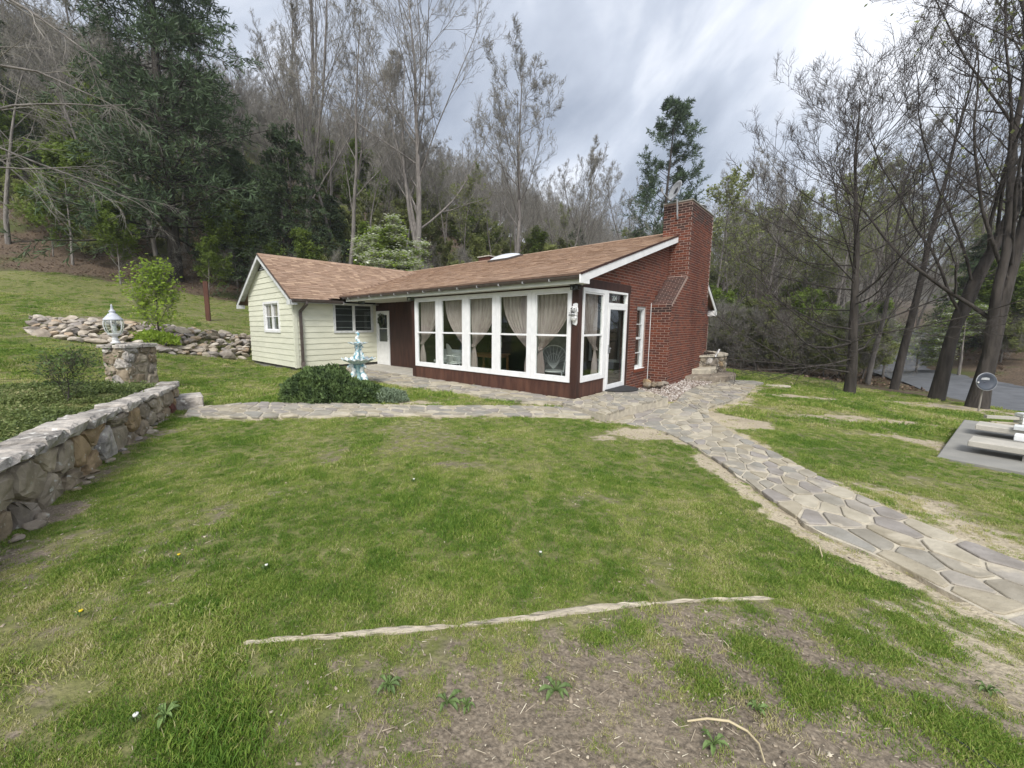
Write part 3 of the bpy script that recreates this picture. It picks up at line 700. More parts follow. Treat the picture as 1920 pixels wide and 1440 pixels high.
def kf_right(u, z, rg):
    b = CB0+u
    if z > 4.7: return 1 if rg.random() < min(1, (z-4.5)*1.5) else 2
    st = math.exp(-((b-6.45-.1*(3-z))/.42)**2)
    if st*rg.uniform(.55, 1.3) > .5: return 2
    return 0
vf1, mf1 = brick_field(lp(0,CB0,0), (1,0,0), (0,-1,0), -CA, -.5, 2.2, lambda u, z: True, kindf=kf_low, seed=6)
vf2, mf2 = brick_field(lp(CBK,UB0,0), (1,0,0), (0,-1,0), -CA+CBK, 3.1, CT_-.05, lambda u, z: z < CT_, kindf=kf_front, holes=[(-1,CBK+.002,-1,zroof(UB0)-.08)], seed=7)
clean = (6.9-CB0, 7.75-CB0, -.55, .04)
vr, mr = brick_field(lp(CA,CB0,0), (0,1,0), (1,0,0), CB1-CB0, -.55, CT_-.05,
        lambda u, z: (z < SZ0+(u)/(UB0-CB0)*(SZ1-SZ0)-.02 or u > UB0-CB0-.0) and (u < UB1-CB0 or z < 2.5), kindf=kf_right, holes=[clean], seed=8)
# sloping shoulder courses
sl_u = Vector((0, UB0-CB0, SZ1-SZ0)); sl_l = sl_u.length; sl_u.normalize()
ms_ = []; vs_ = []
rg = random.Random(5)
for k in range(int(sl_l/.073)):
    off = -(k % 2)*.105
    for j in range(4):
        a0, a1 = max(off+j*.211, 0), min(off+j*.211+.2, -CA)
        if a1-a0 < .03: continue
        c = Vector(lp(0,CB0,SZ0))+Vector((1,0,0))*((a0+a1)/2)+sl_u*(.036+k*.073); nrm = Vector((0,-sl_u.z,sl_u.y))
        c += nrm*.002; X_ = Vector((1,0,0))*(a1-a0); Y_ = -nrm; Z_ = sl_u*BH
        ms_.append(Matrix(((X_.x,Y_.x,Z_.x,c.x),(X_.y,Y_.y,Z_.y,c.y),(X_.z,Y_.z,Z_.z,c.z),(0,0,0,1)))); vs_.append(1)
inst_pieces('brick', chimney, UB, vf1+vf2+vr+vs_, mf1+mf2+mr+ms_, limit=300, stuff='brickwork', base=HM)
cp_ = MB()
cp_.hb(CA-.03,CBK+.03,UB0-.03,UB1+.03,CT_,CT_+.035); cp_.build('chimney_cap', M['concrete'], house)
fl = MB(); fl.lathe([(.20,0),(.20,.10),(.46,.14),(.40,.20),(.18,.26),(.02,.28)], 20, lp(-.1,7.25,CT_+.035)); fl.build('flue_cover', M['greymetal'], house)
cd = MB(); cd.hb(CA-.001,CA-.02,6.93,7.72,-.5,.02)
cd.build('cleanout_door', M['brown'], house)
# lichen on shoulder (loose pale growth)
# ---- roofs
def sheet(poly, th, mt, name, par):          # poly in local coordinates, thickened downwards
    return MB().prism([(p[0],p[1],p[2]-th) for p in poly], (0,0,th)).build(name, mt, par)
AE = 15.75
va = lambda b: YR-(YZ-zroof(b))/YS           # valley line: a where both roofs meet
roof = sheet([lp(RA,EB,zroof(EB)), lp(RA,UB0+.0,zroof(UB0)), lp(CBK,UB0,zroof(UB0)), lp(CBK,RB,RZ), lp(AE,RB,RZ), lp(AE,(YZ-S0)/S1,YZ), lp(YR,(YZ-S0)/S1,YZ), lp(va(EB),EB,zroof(EB))][::-1], .035, M['roofdark'], 'main_roof', house)
sheet([lp(-.0+CBK,RB,RZ), lp(AE,RB,RZ), lp(AE,BE,RZ-BS*(BE-RB)), lp(RA,BE,RZ-BS*(BE-RB)), lp(RA,UB1,RZ-BS*(UB1-RB)), lp(CBK,UB1,RZ-BS*(UB1-RB))], .035, M['shingle'], 'back_roof', house)
yb1 = (YZ-S0)/S1
bv = lambda a: (zy(a)-S0)/S1                 # valley: b where yellow roof meets the main one
yr_r = sheet([lp(YR,YB0-.22,YZ), lp(YR,yb1,YZ), lp(YR-YE,bv(YR-YE),zy(YR-YE)), lp(YR-YE,YB0-.22,zy(YR-YE))], .035, M['roofdark'], 'wing_roof', house)
sheet([lp(YR,YB0-.22,YZ), lp(YR+YE,YB0-.22,zy(YR-YE)), lp(YR+YE,5.0,zy(YR-YE)), lp(YR,yb1,YZ)], .035, M['shingle'], 'wing_back_roof', house)
def unit_shingle():
    mb = MB(); mb.add([(-.5,0,0),(.5,0,0),(.5,1,0),(-.5,1,0),(-.5,0,1),(.5,0,1),(.5,1,.12),(-.5,1,.12)],
        [(4,5,6,7),(0,1,5,4),(1,2,6,5),(3,0,4,7)])
    return mb.mesh('shingle', [M['shingle']])
US = [unit_shingle()]
def shingles(org, U, V, width, length, ok, seed, expo=.145):
    rg = random.Random(seed); U = Vector(U).normalized(); V = Vector(V).normalized(); Nn = U.cross(V)
    if Nn.z < 0: Nn = -Nn
    ms = []
    for k in range(int(length/expo)+1):
        u = -rg.random()*.3
        while u < width:
            w = rg.choice((.14,.2,.26,.33))
            a, b = max(u, 0), min(u+w, width)
            if b-a > .03 and ok((a+b)/2, k*expo+.05):
                c = Vector(org)+U*((a+b)/2)+V*(k*expo)+Nn*.002
                th = rg.choice((.008,.011,.016)); ln = min(expo*1.08, length-k*expo)
                if ln > .02:
                    X_, Y_, Z_ = U*(b-a-.004), V*ln, Nn*th
                    if X_.cross(Y_).dot(Z_) < 0: X_ = -X_
                    ms.append(Matrix(((X_.x,Y_.x,Z_.x,c.x),(X_.y,Y_.y,Z_.y,c.y),(X_.z,Y_.z,Z_.z,c.z),(0,0,0,1))))
            u += w
    return ms
sV = Vector((0,1,S1)).normalized(); sl_main = (RB-EB)*math.hypot(1,S1)
def ok_main(u, v):
    a = RA+u; b = EB+v*sV.y
    if a < CBK+.02 and b > UB0-.05: return False
    return b < RB and zroof(b) > (zy(a) if abs(a-YR) < 3.2 and b < yb1+.3 else -9)-.02 and (a < va(b) or b > yb1)
ms = shingles(lp(RA,EB,zroof(EB)), (-1,0,0), sV, AE-RA, sl_main, ok_main, 21)
inst_pieces('shingle', roof, US, [0]*len(ms), ms, limit=300, stuff='shingle_field', base=HM)
yV = Vector(lp(1,0,YS)).normalized(); sl_y = YE*math.hypot(1,YS)
def ok_y(u, v):
    b = YB0-.22+u; a = YR-YE+v/math.hypot(1,YS)
    return b < bv(a)+.08
ms = shingles(lp(YR-YE,YB0-.22,zy(YR-YE)), (0,1,0), yV, yb1-YB0+.22, sl_y, ok_y, 22)
inst_pieces('shingle', yr_r, US, [0]*len(ms), ms, limit=300, stuff='shingle_field', base=HM)
# ridge caps
rc = MB(); x = CBK
rg = random.Random(2)
rc.av = 0
while x < AE:
    rc.av = rg.random()
    rc.prism([lp(x,RB-.15,RZ-.15*S1+.015), lp(x,RB,RZ+.03), lp(x,RB+.15,RZ-.15*BS+.02), lp(x,RB+.15,RZ-.15*BS-.01), lp(x,RB,RZ), lp(x,RB-.15,RZ-.15*S1-.01)], (-.24,0,0)); x += .245
ridge = rc.build('ridge_cap', M['shingle'], roof, attr=True); ridge['kind'] = 'stuff'
rc = MB(); y = YB0-.22
while y < yb1-.2:
    rc.av = rg.random()
    rc.prism([lp(YR-.15,y,YZ-.15*YS+.02), lp(YR,y,YZ+.035), lp(YR+.15,y,YZ-.15*YS+.02), lp(YR+.15,y,YZ-.15*YS-.01), lp(YR,y,YZ), lp(YR-.15,y,YZ-.15*YS-.01)], (0,.24,0)); y += .245
rc = rc.build('ridge_cap', M['shingle'], yr_r, attr=True); rc['kind'] = 'stuff'
# fascias, rakes, soffits
def board(p, q, h, t, name, mt, par, side=1):      # a board hanging below the line p-q (house axes), thickness outwards
    P, Q = Vector(lp(*p)), Vector(lp(*q)); d = (Q-P); hd = Vector((d.x, d.y, 0)).normalized(); nrm = Vector((hd.y, -hd.x, 0))*side*t
    return MB().prism([P, Q, Q-Vector((0,0,h)), P-Vector((0,0,h))], nrm).build(name, mt, par)
board((RA,EB+.02,zroof(EB+.02)-.037), (RA,UB0-.003,zroof(UB0)-.037), .175, .03, 'rake_board', M['white'], house, 1)
# dark drip edge over the rake
board((RA-.032,EB,zroof(EB)+.012), (RA-.032,UB0-.003,zroof(UB0)+.012), .05, .012, 'drip_edge', M['brown'], house, 1)
board((RA,UB1+.01,RZ-BS*(UB1-RB)-.037), (RA,BE,RZ-BS*(BE-RB)-.037), .19, .03, 'rake_board', M['white'], house, 1)
board((RA-.032,UB1+.01,RZ-BS*(UB1-RB)+.015), (RA-.032,BE,RZ-BS*(BE-RB)+.015), .05, .014, 'drip_edge', M['black'], house, 1)
mb = MB(); mb.hb(RA-.028,RA-.001,EB+.0,EB+.40,2.475,2.645); mb.build('eave_return', M['white'], house)
mb = MB(); zb_ = RZ-BS*(BE-RB); mb.hb(RA-.028,.05,BE-.42,BE,zb_-.25,zb_-.03); mb.build('eave_return', M['white'], house)
# rake soffit strip
MB().prism([lp(RA,EB+.1,zroof(EB+.1)-.06), lp(RA,UB0,zroof(UB0)-.06), lp(0,UB0,zroof(UB0)-.06), lp(0,EB+.1,zroof(EB+.1)-.06)], (0,0,-.012)).build('rake_soffit', M['soffit'], house)
# front eave: sloping soffit board, fascia
mb = MB(); mb.prism([lp(RA,-.30,2.475), lp(RA,-.30,2.655), lp(RA,-.27,2.66), lp(RA,-.27,2.475)], (-(9.5-RA),0,0)); mb.build('fascia_board', M['soffit'], house)
mb = MB(); mb.hb(RA+.001,9.5,-.269,-.012,2.475,2.492); mb.hb(.0,9.5,-.0115,1.2,2.476,2.492); mb.build('soffit_panel', M['soffit'], house)
# gutter with hangers and downspout
def gutter(a0, b0, a1, b1, z, out, name='gutter'):
    P = Vector(lp(a0,b0,z)); Q = Vector(lp(a1,b1,z)); o_ = Vector((out[0]*-1, out[1], 0))
    prof = [(0,0),(0,-.095),(.02,-.11),(.075,-.11),(.10,-.07),(.115,-.005),(.105,-.005),(.09,-.065),(.07,-.098),(.022,-.098),(.012,-.09),(.012,0)]
    return MB().prism([P+o_*x+Vector((0,0,y)) for x, y in prof], Q-P).build(name, M['gutter'], house)
g1 = gutter(RA+.002, -.302, 9.62, -.302, 2.672, (0,-1))
for i in range(13):
    a = .5+i*.72; mb = MB(); mb.hb(a,a+.018,-.42,-.30,2.545,2.557); mb.hb(a,a+.018,-.425,-.415,2.548,2.60); mb.build('gutter_hanger', M['wire'], g1)
g2 = gutter(YR-YE+.01, YB0-.2, YR-YE+.01, -.42, 2.495, (-1,0))
ds = MB()
def rect_tube(mb, pts, w, d):
    for p, q in zip(pts[:-1], pts[1:]):
        p, q = Vector(p), Vector(q); t = (q-p).normalized(); u = Vector((0,1,0)); v = t.cross(u).normalized()
        c = [p+u*sx*w/2+v*sy*d/2 for sx, sy in ((-1,-1),(1,-1),(1,1),(-1,1))]; mb.prism(c, q-p)
rect_tube(ds, [lp(9.50,YB0+.30,2.42), lp(9.50,YB0+.30,2.33), lp(9.83,YB0+.20,2.08)], .09, .07)
rect_tube(ds, [lp(9.83,YB0+.20,2.10), lp(9.83,YB0+.20,.22)], .09, .07)
rect_tube(ds, [lp(9.83,YB0+.20,.26), lp(9.60,YB0+.12,.06)], .13, .10)
ds.build('downspout', M['gutter'], house)
# yellow wing: rakes, eaves
board((YR,YB0-.22,YZ-.037), (YR-YE,YB0-.22,zy(YR-YE)-.037), .15, .028, 'rake_board', M['trim'], house, 1)
board((YR,YB0-.22,YZ-.037), (YR+YE,YB0-.22,zy(YR-YE)-.037), .15, .028, 'rake_board', M['trim'], house, -1)
mb = MB(); mb.hb(YR-YE+.0,YR-YE+.30,YB0-.249,YB0-.002,2.30,2.455); mb.build('eave_return', M['trim'], house)
mb = MB(); mb.hb(YR+YE-.0,YR+YE-.30,YB0-.249,YB0-.002,2.30,2.455); mb.build('eave_return', M['trim'], house)
board((YR-YE+.02,YB0-.2,2.46), (YR-YE+.02,-.35,2.46), .10, .02, 'fascia_board', M['trim'], house, -1)
mb = MB(); mb.hb(YR-YE+.045,YA0-.012,YB0-.0,1.2,2.40,2.41); mb.build('soffit_panel', M['soffit'], house)
for s_ in (-1, 1):
    MB().prism([lp(YR,YB0-.215,YZ-.06), lp(YR+s_*(YE-.3),YB0-.215,zy(YR+YE-.3)-.06), lp(YR+s_*(YE-.3),YB0-.0,zy(YR+YE-.3)-.06), lp(YR,YB0-.0,YZ-.06)], (0,0,-.012)).build('rake_soffit', M['trim'], house)
# dark edge over the gable
board((YR-.0,YB0-.25,YZ+.018), (YR-YE,YB0-.25,zy(YR-YE)+.018), .05, .012, 'drip_edge', M['gutter'], house, 1)
board((YR,YB0-.25,YZ+.018), (YR+YE,YB0-.25,zy(YR-YE)+.018), .05, .012, 'drip_edge', M['black'], house, -1)
# ---- yellow walls
SG = .21
yw = MB()
GW = (11.18,12.73,1.346,2.484); SWN = (-.611,1.069,1.33,2.416)
def wall_holes(mb, fn, u0, u1, z0, z1, H, th):
    h0, h1, q0, q1 = H
    for r in ((u0,h0,z0,z1),(h1,u1,z0,z1),(h0,h1,z0,q0),(h0,h1,q1,z1)): fn(mb, *r)
wall_holes(yw, lambda m_, a, b, c, d: m_.hb(a,b,YB0+.012,YB0+.14,c,d), YA0+.02, YA1, .02, 2.5, GW, .1)
yw.prism([lp(YA0+.02,YB0+.012,2.5), lp(YA1,YB0+.012,2.5), lp(YA1-.1,YB0+.012,zy(YA1)-.06), lp(YR,YB0+.012,YZ-.08), lp(YA0+.12,YB0+.012,zy(YA0)-.06)], (0,.12,0))
wall_holes(yw, lambda m_, a, b, c, d: m_.hb(YA0+.012,YA0+.14,a,b,c,d), YB0+.15, 1.25, .02, 2.5, SWN, .1)
yw.hb(YA1-.12,YA1,YB0+.15,5.0,.02,2.5)
ywall = yw.build('siding_wall', M['dark'], house)
fnd = MB(); fnd.hb(YA0+.04,YA1-.04,YB0+.05,5.0,-.3,.09); fnd.build('foundation', M['concrete'], house)
def plank(poly, nrm, name='siding_board'):
    """poly: (u,z) pairs from a mapping; lower edge proud"""
    return name
def siding(fn, u0, u1, z0, z1, lim, holes):
    z = z0; k = 0
    while z < z1-.02:
        h = SG; zt = min(z+h, z1)
        jobs = [(u0, u1, z, zt)]
        for h0, h1, q0, q1 in holes:
            if zt > q0+.005 and z < q1-.005:
                jobs = [(u0, h0, z, zt), (h1, u1, z, zt)]
                if z < q0-.02: jobs.append((h0+.0005, h1-.0005, z, q0))
                if zt > q1+.02: jobs.append((h0+.0005, h1-.0005, q1, zt))
        for s_, t_, za, zb2 in jobs:
            sb_, tb_ = lim(s_, t_, za); st_, tt_ = lim(s_, t_, zb2)
            if tb_-sb_ < .05: continue
            if tt_-st_ < .0: st_ = tt_ = (st_+tt_)/2
            pf = lambda q: .005+.019*(zt-q)/h
            P = [fn(sb_, za, pf(za)), fn(tb_, za, pf(za)), fn(tt_, zb2, pf(zb2)), fn(st_, zb2, pf(zb2)), fn(sb_, za, 0), fn(tb_, za, 0), fn(tt_, zb2, 0), fn(st_, zb2, 0)]
            MB().add(P, [(0,1,2,3),(7,6,5,4),(0,4,5,1),(1,5,6,2),(2,6,7,3),(3,7,4,0)]).build('siding_board', M['siding'], ywall)
        z += h; k += 1
def lim_g(s, t, z):
    if z <= 2.44: return s, t
    hw = max(0, (YZ-.06-z)/YS); return max(s, YR-hw), min(t, YR+hw)
siding(lambda u, z, o_: lp(u, YB0+.011-o_, z), YA0+.095, YA1-.0, .085, 3.74, lim_g, [GW])
siding(lambda u, z, o_: lp(YA0+.011-o_, u, z), YB0+.10, 1.245, .085, 2.40, lambda s, t, z: (s, t), [SWN])
cbd = MB(); cbd.hb(YA0-.022,YA0+.094,YB0-.022,YB0+.0105,.07,2.40); cbd.hb(YA0-.022,YA0+.0105,YB0+.0106,YB0+.099,.07,2.40); cbd.build('corner_board', M['siding'], house)
# gable vent with louvres
vt = MB(); vt.prism([lp(YR-.50,YB0-.0,3.745), lp(YR+.50,YB0-.0,3.745), lp(YR+.04,YB0-.0,4.08), lp(YR-.04,YB0-.0,4.08)], (0,-.012,0)); vent = vt.build('gable_vent', M['black'], house)
for i in range(4):
    z = 3.765+i*.075; hw = (4.10-z)*1.28; MB().prism([lp(YR-hw,YB0-.013,z+.03), lp(YR-hw,YB0-.045,z), lp(YR-hw,YB0-.040,z-.005), lp(YR-hw,YB0-.013,z+.018)], (-2*hw,0,0)).build('louvre_slat', M['trim'], vent)
# ---- windows
def frame_rect(mb, fn, u0, u1, z0, z1, w, d0, d1, wb=None):
    wb = wb or w
    for a, b, c, d in ((u0,u0+w,z0,z1),(u1-w,u1,z0,z1),(u0+w,u1-w,z0,z0+wb),(u0+w,u1-w,z1-w,z1)): fn(mb, a, b, c, d, d0, d1)
fb = lambda B0: (lambda mb, a, b, c, d, d0, d1: mb.hb(a, b, B0-d0, B0-d1, c, d))       # window in a wall facing -b
fa = lambda A0: (lambda mb, a, b, c, d, d0, d1: mb.hb(A0-d0, A0-d1, a, b, c, d))       # window in a wall facing -a
# gable window: reveal, two lights side by side with muntins
f = fb(YB0)
mb = MB(); frame_rect(mb, f, GW[0]-.02, GW[1]+.02, GW[2]-.03, GW[3]+.02, .09, .04, -.02); gw = mb.build('window', M['white'], house)
mb = MB(); u0, u1, z0, z1 = GW[0]+.07, GW[1]-.07, GW[2]+.06, GW[3]-.07
frame_rect(mb, f, u0, u1, z0, z1, .045, -.02, -.06); f(mb, (u0+u1)/2-.035, (u0+u1)/2+.035, z0, z1, -.0, -.07)
for q in (.52,): f(mb, u0+.02, u1-.02, z0+(z1-z0)*q-.014, z0+(z1-z0)*q+.014, -.03, -.055)
mb.build('sash', M['white'], gw)
mb = MB(); f(mb, u0+.02, u1-.02, z0+.02, z1-.02, -.065, -.069); mb.build('pane', M['glass'], gw)
mb = MB(); f(mb, u0+.02, (u0+u1)/2, z0+.02, z0+(z1-z0)*.5, -.071, -.078); f(mb, (u0+u1)/2, u1-.02, z0+.02, z0+(z1-z0)*.5, -.071, -.078); mb.build('insect_screen', M['screen'], gw)
mb = MB(); f(mb, u0+.02, u1-.02, z0+(z1-z0)*.5, z1-.02, -.085, -.09); mb.build('net_curtain', M['curtain'], gw)
# side double awning window
f = fa(YA0)
mb = MB(); frame_rect(mb, f, SWN[0]-.02, SWN[1]+.02, SWN[2]-.03, SWN[3]+.02, .085, .04, -.02); mid_ = (SWN[0]+SWN[1])/2-.0; f(mb, mid_-.05, mid_+.05, SWN[2]+.03, SWN[3]-.06, .02, -.03); sw = mb.build('window', M['trim'], house)
for h0, h1 in ((SWN[0]+.07, mid_-.055), (mid_+.055, SWN[1]-.07)):
    mb = MB(); f(mb, h0, h1, SWN[2]+.055, SWN[3]-.065, -.03, -.036); mb.build('insect_screen', M['screen'], sw)
    for i in range(4):
        z = SWN[2]+.055+(i+.5)*.24 if i < 4 else 0
        mb = MB(); f(mb, h0+.01, h1-.01, z-.009, z+.009, -.012, -.029); mb.build('louvre_rail', M['wire'], sw)
    mb = MB(); f(mb, h0, h1, SWN[2]+.055, SWN[3]-.065, -.004, -.008); mb.build('pane', M['glass'], sw)
# dark room volumes behind the wing windows
mb = MB(); mb.hb(YA0+.7,YA0+.72,YB0+.2,1.2,.1,2.4); mb.build('inner_wall', M['dark'], house)
mb = MB(); mb.hb(YA0+.72,YA1-.13,YB0+.9,YB0+.92,.1,2.4); mb.build('inner_wall', M['dark'], house)
# ---- door wall of the recess (facing forward)
DB = 1.27
mb = MB(); mb.hb(5.9,8.995,DB,DB+.12,-.1,2.474); mb.hb(8.995,9.905,DB+.001,DB+.12,2.16,2.474); mb.build('brown_wall', M['brown'], house)
dz0 = -.02
mb = MB(); f = fb(DB); f(mb, 8.995, 9.045, dz0, 2.159, .03, -.1); f(mb, 9.865, 9.905, dz0, 2.159, .03, -.1); f(mb, 9.045, 9.865, 2.11, 2.159, .03, -.1); mb.build('door_frame', M['white'], house)
mb = MB(); f(mb, 9.05, 9.16, dz0+.01, 2.105, .01, -.03); f(mb, 9.75, 9.86, dz0+.01, 2.105, .01, -.03); f(mb, 9.16, 9.75, dz0+.01, .93, .01, -.03); f(mb, 9.16, 9.75, 2.0, 2.105, .01, -.03)
f(mb, 9.16, 9.75, 1.44, 1.47, -.0, -.02)
for zz0, zz1 in ((.08,.20),(.24,.84)): frame_rect(mb, f, 9.2, 9.71, zz0, zz1, .025, .018, .008)
wd = mb.build('white_door', M['white'], house)
mb = MB(); f(mb, 9.16, 9.75, .93, 2.0, -.022, -.027); mb.build('pane', M['glass'], wd)
mb = MB(); f(mb, 9.1, 9.8, .9, 2.05, -.06, -.07); mb.build('net_curtain', M['screen'], wd)
mb = MB(); mb.tube([lp(9.09,DB-.012,1.03), lp(9.09,DB-.06,1.03), lp(9.09,DB-.06,1.16), lp(9.09,DB-.012,1.16)], .011, 6); mb.build('door_handle', M['greymetal'], wd)
# concrete sill slab of the recess
mb = MB(); mb.hb(5.9,9.905,.0,DB+.1,-.14,-.02); mb.build('recess_slab', M['plank_conc'], house)
# ---- porch front
f = fb(0.0)
mb = MB(); mb.hb(5.74,5.915,0.0,.16,-.1,2.47); mb.build('corner_post', M['brown'], house)
mb = MB(); mb.hb(0.0,.165,-.006,.16,-.1,2.47); mb.build('corner_post', M['brown'], house)
mb = MB(); mb.hb(.165,5.74,.012,.10,-.1,.318); mb.build('kick_panel', M['kick'], house)
mb = MB(); mb.hb(.165,5.74,-.012,.14,2.437,2.474); mb.build('beam', M['brown'], house)
GZ0, GZ1, MZ = .442, 2.318, 1.376
wins = [(.269,1.105),(1.375,2.231),(2.494,3.333),(3.611,4.46),(4.748,5.607)]
edges = [.166] + [(wins[i][1]+wins[i+1][0])/2 for i in range(4)] + [5.739]
def porch_window(f, e0, e1, g0, g1, parent, mw=.045):
    mb = MB()
    f(mb, e0, g0-.028, .312, 2.436, .022, -.06); f(mb, g1+.028, e1, .312, 2.436, .022, -.06)
    f(mb, g0-.028, g1+.028, .312, GZ0-.03, .022, -.06); f(mb, g0-.028, g1+.028, GZ1+.03, 2.436, .022, -.06)
    w = mb.build('window', M['white'], parent)
    mb = MB(); frame_rect(mb, f, g0-.024, g1+.024, GZ0-.026, GZ1+.026, .03, .008, -.05); f(mb, g0+.006, g1-.006, MZ-.022, MZ+.022, .012, -.045); mb.build('sash', M['white'], w)
    for z0, z1 in ((GZ0+.004, MZ-.022), (MZ+.022, GZ1-.004)):
        mb = MB(); f(mb, g0+.006, g1-.006, z0, z1, -.018, -.022); mb.build('pane', M['glass'], w)
    return w
for i, (g0, g1) in enumerate(wins):
    porch_window(f, edges[i]+.003, edges[i+1]-.003, g0, g1, house)
# right face of the porch: side window, storm door, transom
f = fa(0.0)
mb = MB(); mb.hb(.012,.10,.165,1.36,-.1,.318); mb.build('kick_panel', M['kick'], house)
mb = MB(); mb.hb(-.006,.14,.163,2.775,2.437,2.64); mb.build('beam', M['brown'], house)
mb = MB(); mb.hb(.0,.14,2.565,2.757,-.05,2.436); mb.build('door_post', M['brown'], house)
mb = MB(); mb.hb(-.008,.13,1.352,1.372,.32,2.436); mb.build('door_post', M['brown'], house)
porch_window(f, .168, 1.350, .262, 1.165, house)
mb = MB(); f(mb, 1.374, 1.43, -.03, 2.435, .02, -.06); f(mb, 2.52, 2.563, -.03, 2.435, .02, -.06); f(mb, 1.43, 2.52, 2.385, 2.435, .02, -.06); f(mb, 1.43, 2.52, 2.08, 2.15, .02, -.06)
tw = mb.build('transom_frame', M['white'], house)
mb = MB(); f(mb, 1.43, 2.52, 2.15, 2.385, -.03, -.034); mb.build('pane', M['glass'], tw)
mb = MB(); f(mb, 1.47, 2.20, 2.16, 2.375, -.04, -.05); mb.build('number_plate', M['brown'], tw)
mb = MB(); frame_rect(mb, f, 1.435, 2.515, -.0, 2.075, .085, .03, -.015, .11); sd_ = mb.build('storm_door', M['white'], house)
mb = MB(); f(mb, 1.52, 2.43, .11, 1.99, .004, .0); mb.build('pane', M['glass'], sd_)
mb = MB(); mb.box(.03,.075,1.475,1.487,.98,.992); mb.tube([(.07,1.48,.92),(.075,1.48,1.06)], .009, 6); mb.box(.03,.036,1.462,1.5,.90,1.12); mb.tube([(.06,1.48,1.03),(.06,1.57,1.03)], .009, 6); mb.build('door_handle', M['greymetal'], sd_)
mb = MB(); f(mb, 1.40, 2.54, -.06, -.03, .09, -.05); mb.build('door_sill', M['greymetal'], house)
# brick wall window
mb = MB(); frame_rect(mb, f, 3.285, 3.92, .365, 2.11, .05, -.03, -.12); bwn = mb.build('window', M['trim'], house)
mb = MB(); frame_rect(mb, f, 3.335, 3.87, .415, 2.06, .035, -.06, -.10)
f(mb, 3.37, 3.835, 1.20, 1.26, -.055, -.105)
for z in (.81, 1.63): f(mb, 3.37, 3.835, z-.011, z+.011, -.068, -.09)
mb.build('sash', M['trim'], bwn)
mb = MB(); f(mb, 3.36, 3.845, .43, 2.05, -.092, -.096); mb.build('pane', M['glass'], bwn)
mb = MB(); f(mb, 3.30, 3.90, .38, 2.08, -.17, -.18); mb.build('blind', M['dark'], bwn)
mb = MB(); f(mb, 3.25, 3.95, .357, .372, .03, -.1); mb.build('sill', M['white'], bwn)
mb = MB(); mb.tube([lp(-.013,4.285,-.2), lp(-.013,4.285,2.25)], .011, 6); mb.build('conduit', M['trim'], house)
# number on the transom
cu = bpy.data.curves.new('house_number', 'FONT'); cu.body = '204'; cu.size = .17; cu.extrude = .002; cu.align_x = 'CENTER'; cu.align_y = 'CENTER'
tmp_ = bpy.data.objects.new('number_curve', cu); nme = bpy.data.meshes.new_from_object(tmp_); bpy.data.objects.remove(tmp_); nme.materials.clear(); nme.materials.append(M['white']); no = link('house_number', nme, tw)
no.matrix_local = Matrix.Translation((-.036, 1.86, 2.268)) @ Matrix.Rotation(R(90), 4, 'Z') @ Matrix.Rotation(R(90), 4, 'X')
# ---- the room behind the glass
mb = MB(); mb.hb(.10,5.74,.10,3.6,-.03,-.005); mb.build('room_floor', M['roomfloor'], house)
mb = MB(); mb.hb(.22,5.9,3.5,3.6,0,2.46); mb.hb(5.75,5.9,.17,3.5,0,2.46); mb.build('room_wall', M['greenwall'], house)
mb = MB(); mb.hb(.15,5.74,.15,3.5,2.46,2.474); mb.build('room_ceiling', M['dark'], house)
mb = MB(); mb.hb(2.4,3.3,3.47,3.499,0,2.05); frame_rect(mb, lambda m_, a, b, c, d, d0, d1: m_.hb(a,b,3.5-d0,3.5-d1,c,d), 2.3, 3.4, 0, 2.15, .09, .05, .0); mb.build('inner_door', M['trim'], house)
mb = MB(); frame_rect(mb, lambda m_, a, b, c, d, d0, d1: m_.hb(a,b,3.5-d0,3.5-d1,c,d), .5, 1.5, .5, 2.1, .08, .05, .0); mb.build('inner_window_frame', M['trim'], house)
# ---- skylight, vent stack
rm = Matrix(((-1,0,0,0),(0,sV.y,-sV.z,0),(0,sV.z,sV.y,0),(0,0,0,1)))   # x = +a, y = up slope, z = off the roof
rm = Matrix.Translation(Vector(lp(6.9,5.95,zroof(5.95)))) @ rm
sk = MB(); sk.box(-.56,.56,-.56,.56,.0,.09, rm); sky_l = sk.build('skylight', M['gutter'], house)
vs = []; n = 12
for i in range(n+1):
    for j in range(n+1):
        u, v = i/n*2-1, j/n*2-1; h = .10+.13*(max(0, 1-abs(u)**2.6)**.6)*(max(0, 1-abs(v)**2.6)**.6); vs.append(tuple(rm @ Vector((u*.52, v*.52, h-.005))))
dm = MB().add(vs, [(i*(n+1)+j, (i+1)*(n+1)+j, (i+1)*(n+1)+j+1, i*(n+1)+j+1) for i in range(n) for j in range(n)])
dm.build('dome', mat('milky_plastic', (.62,.64,.66), (.5,.52,.55), rough=.3), sky_l, smooth=True)
vc = MB(); vc.hb(9.05,9.75,7.3,7.9,4.3,5.0); st_ = vc.build('vent_stack', M['brick'], house)
vc = MB()
vc.hb(9.0,9.8,7.25,7.95,5.0,5.05); vc.build('stack_cap', M['plank_conc'], st_)
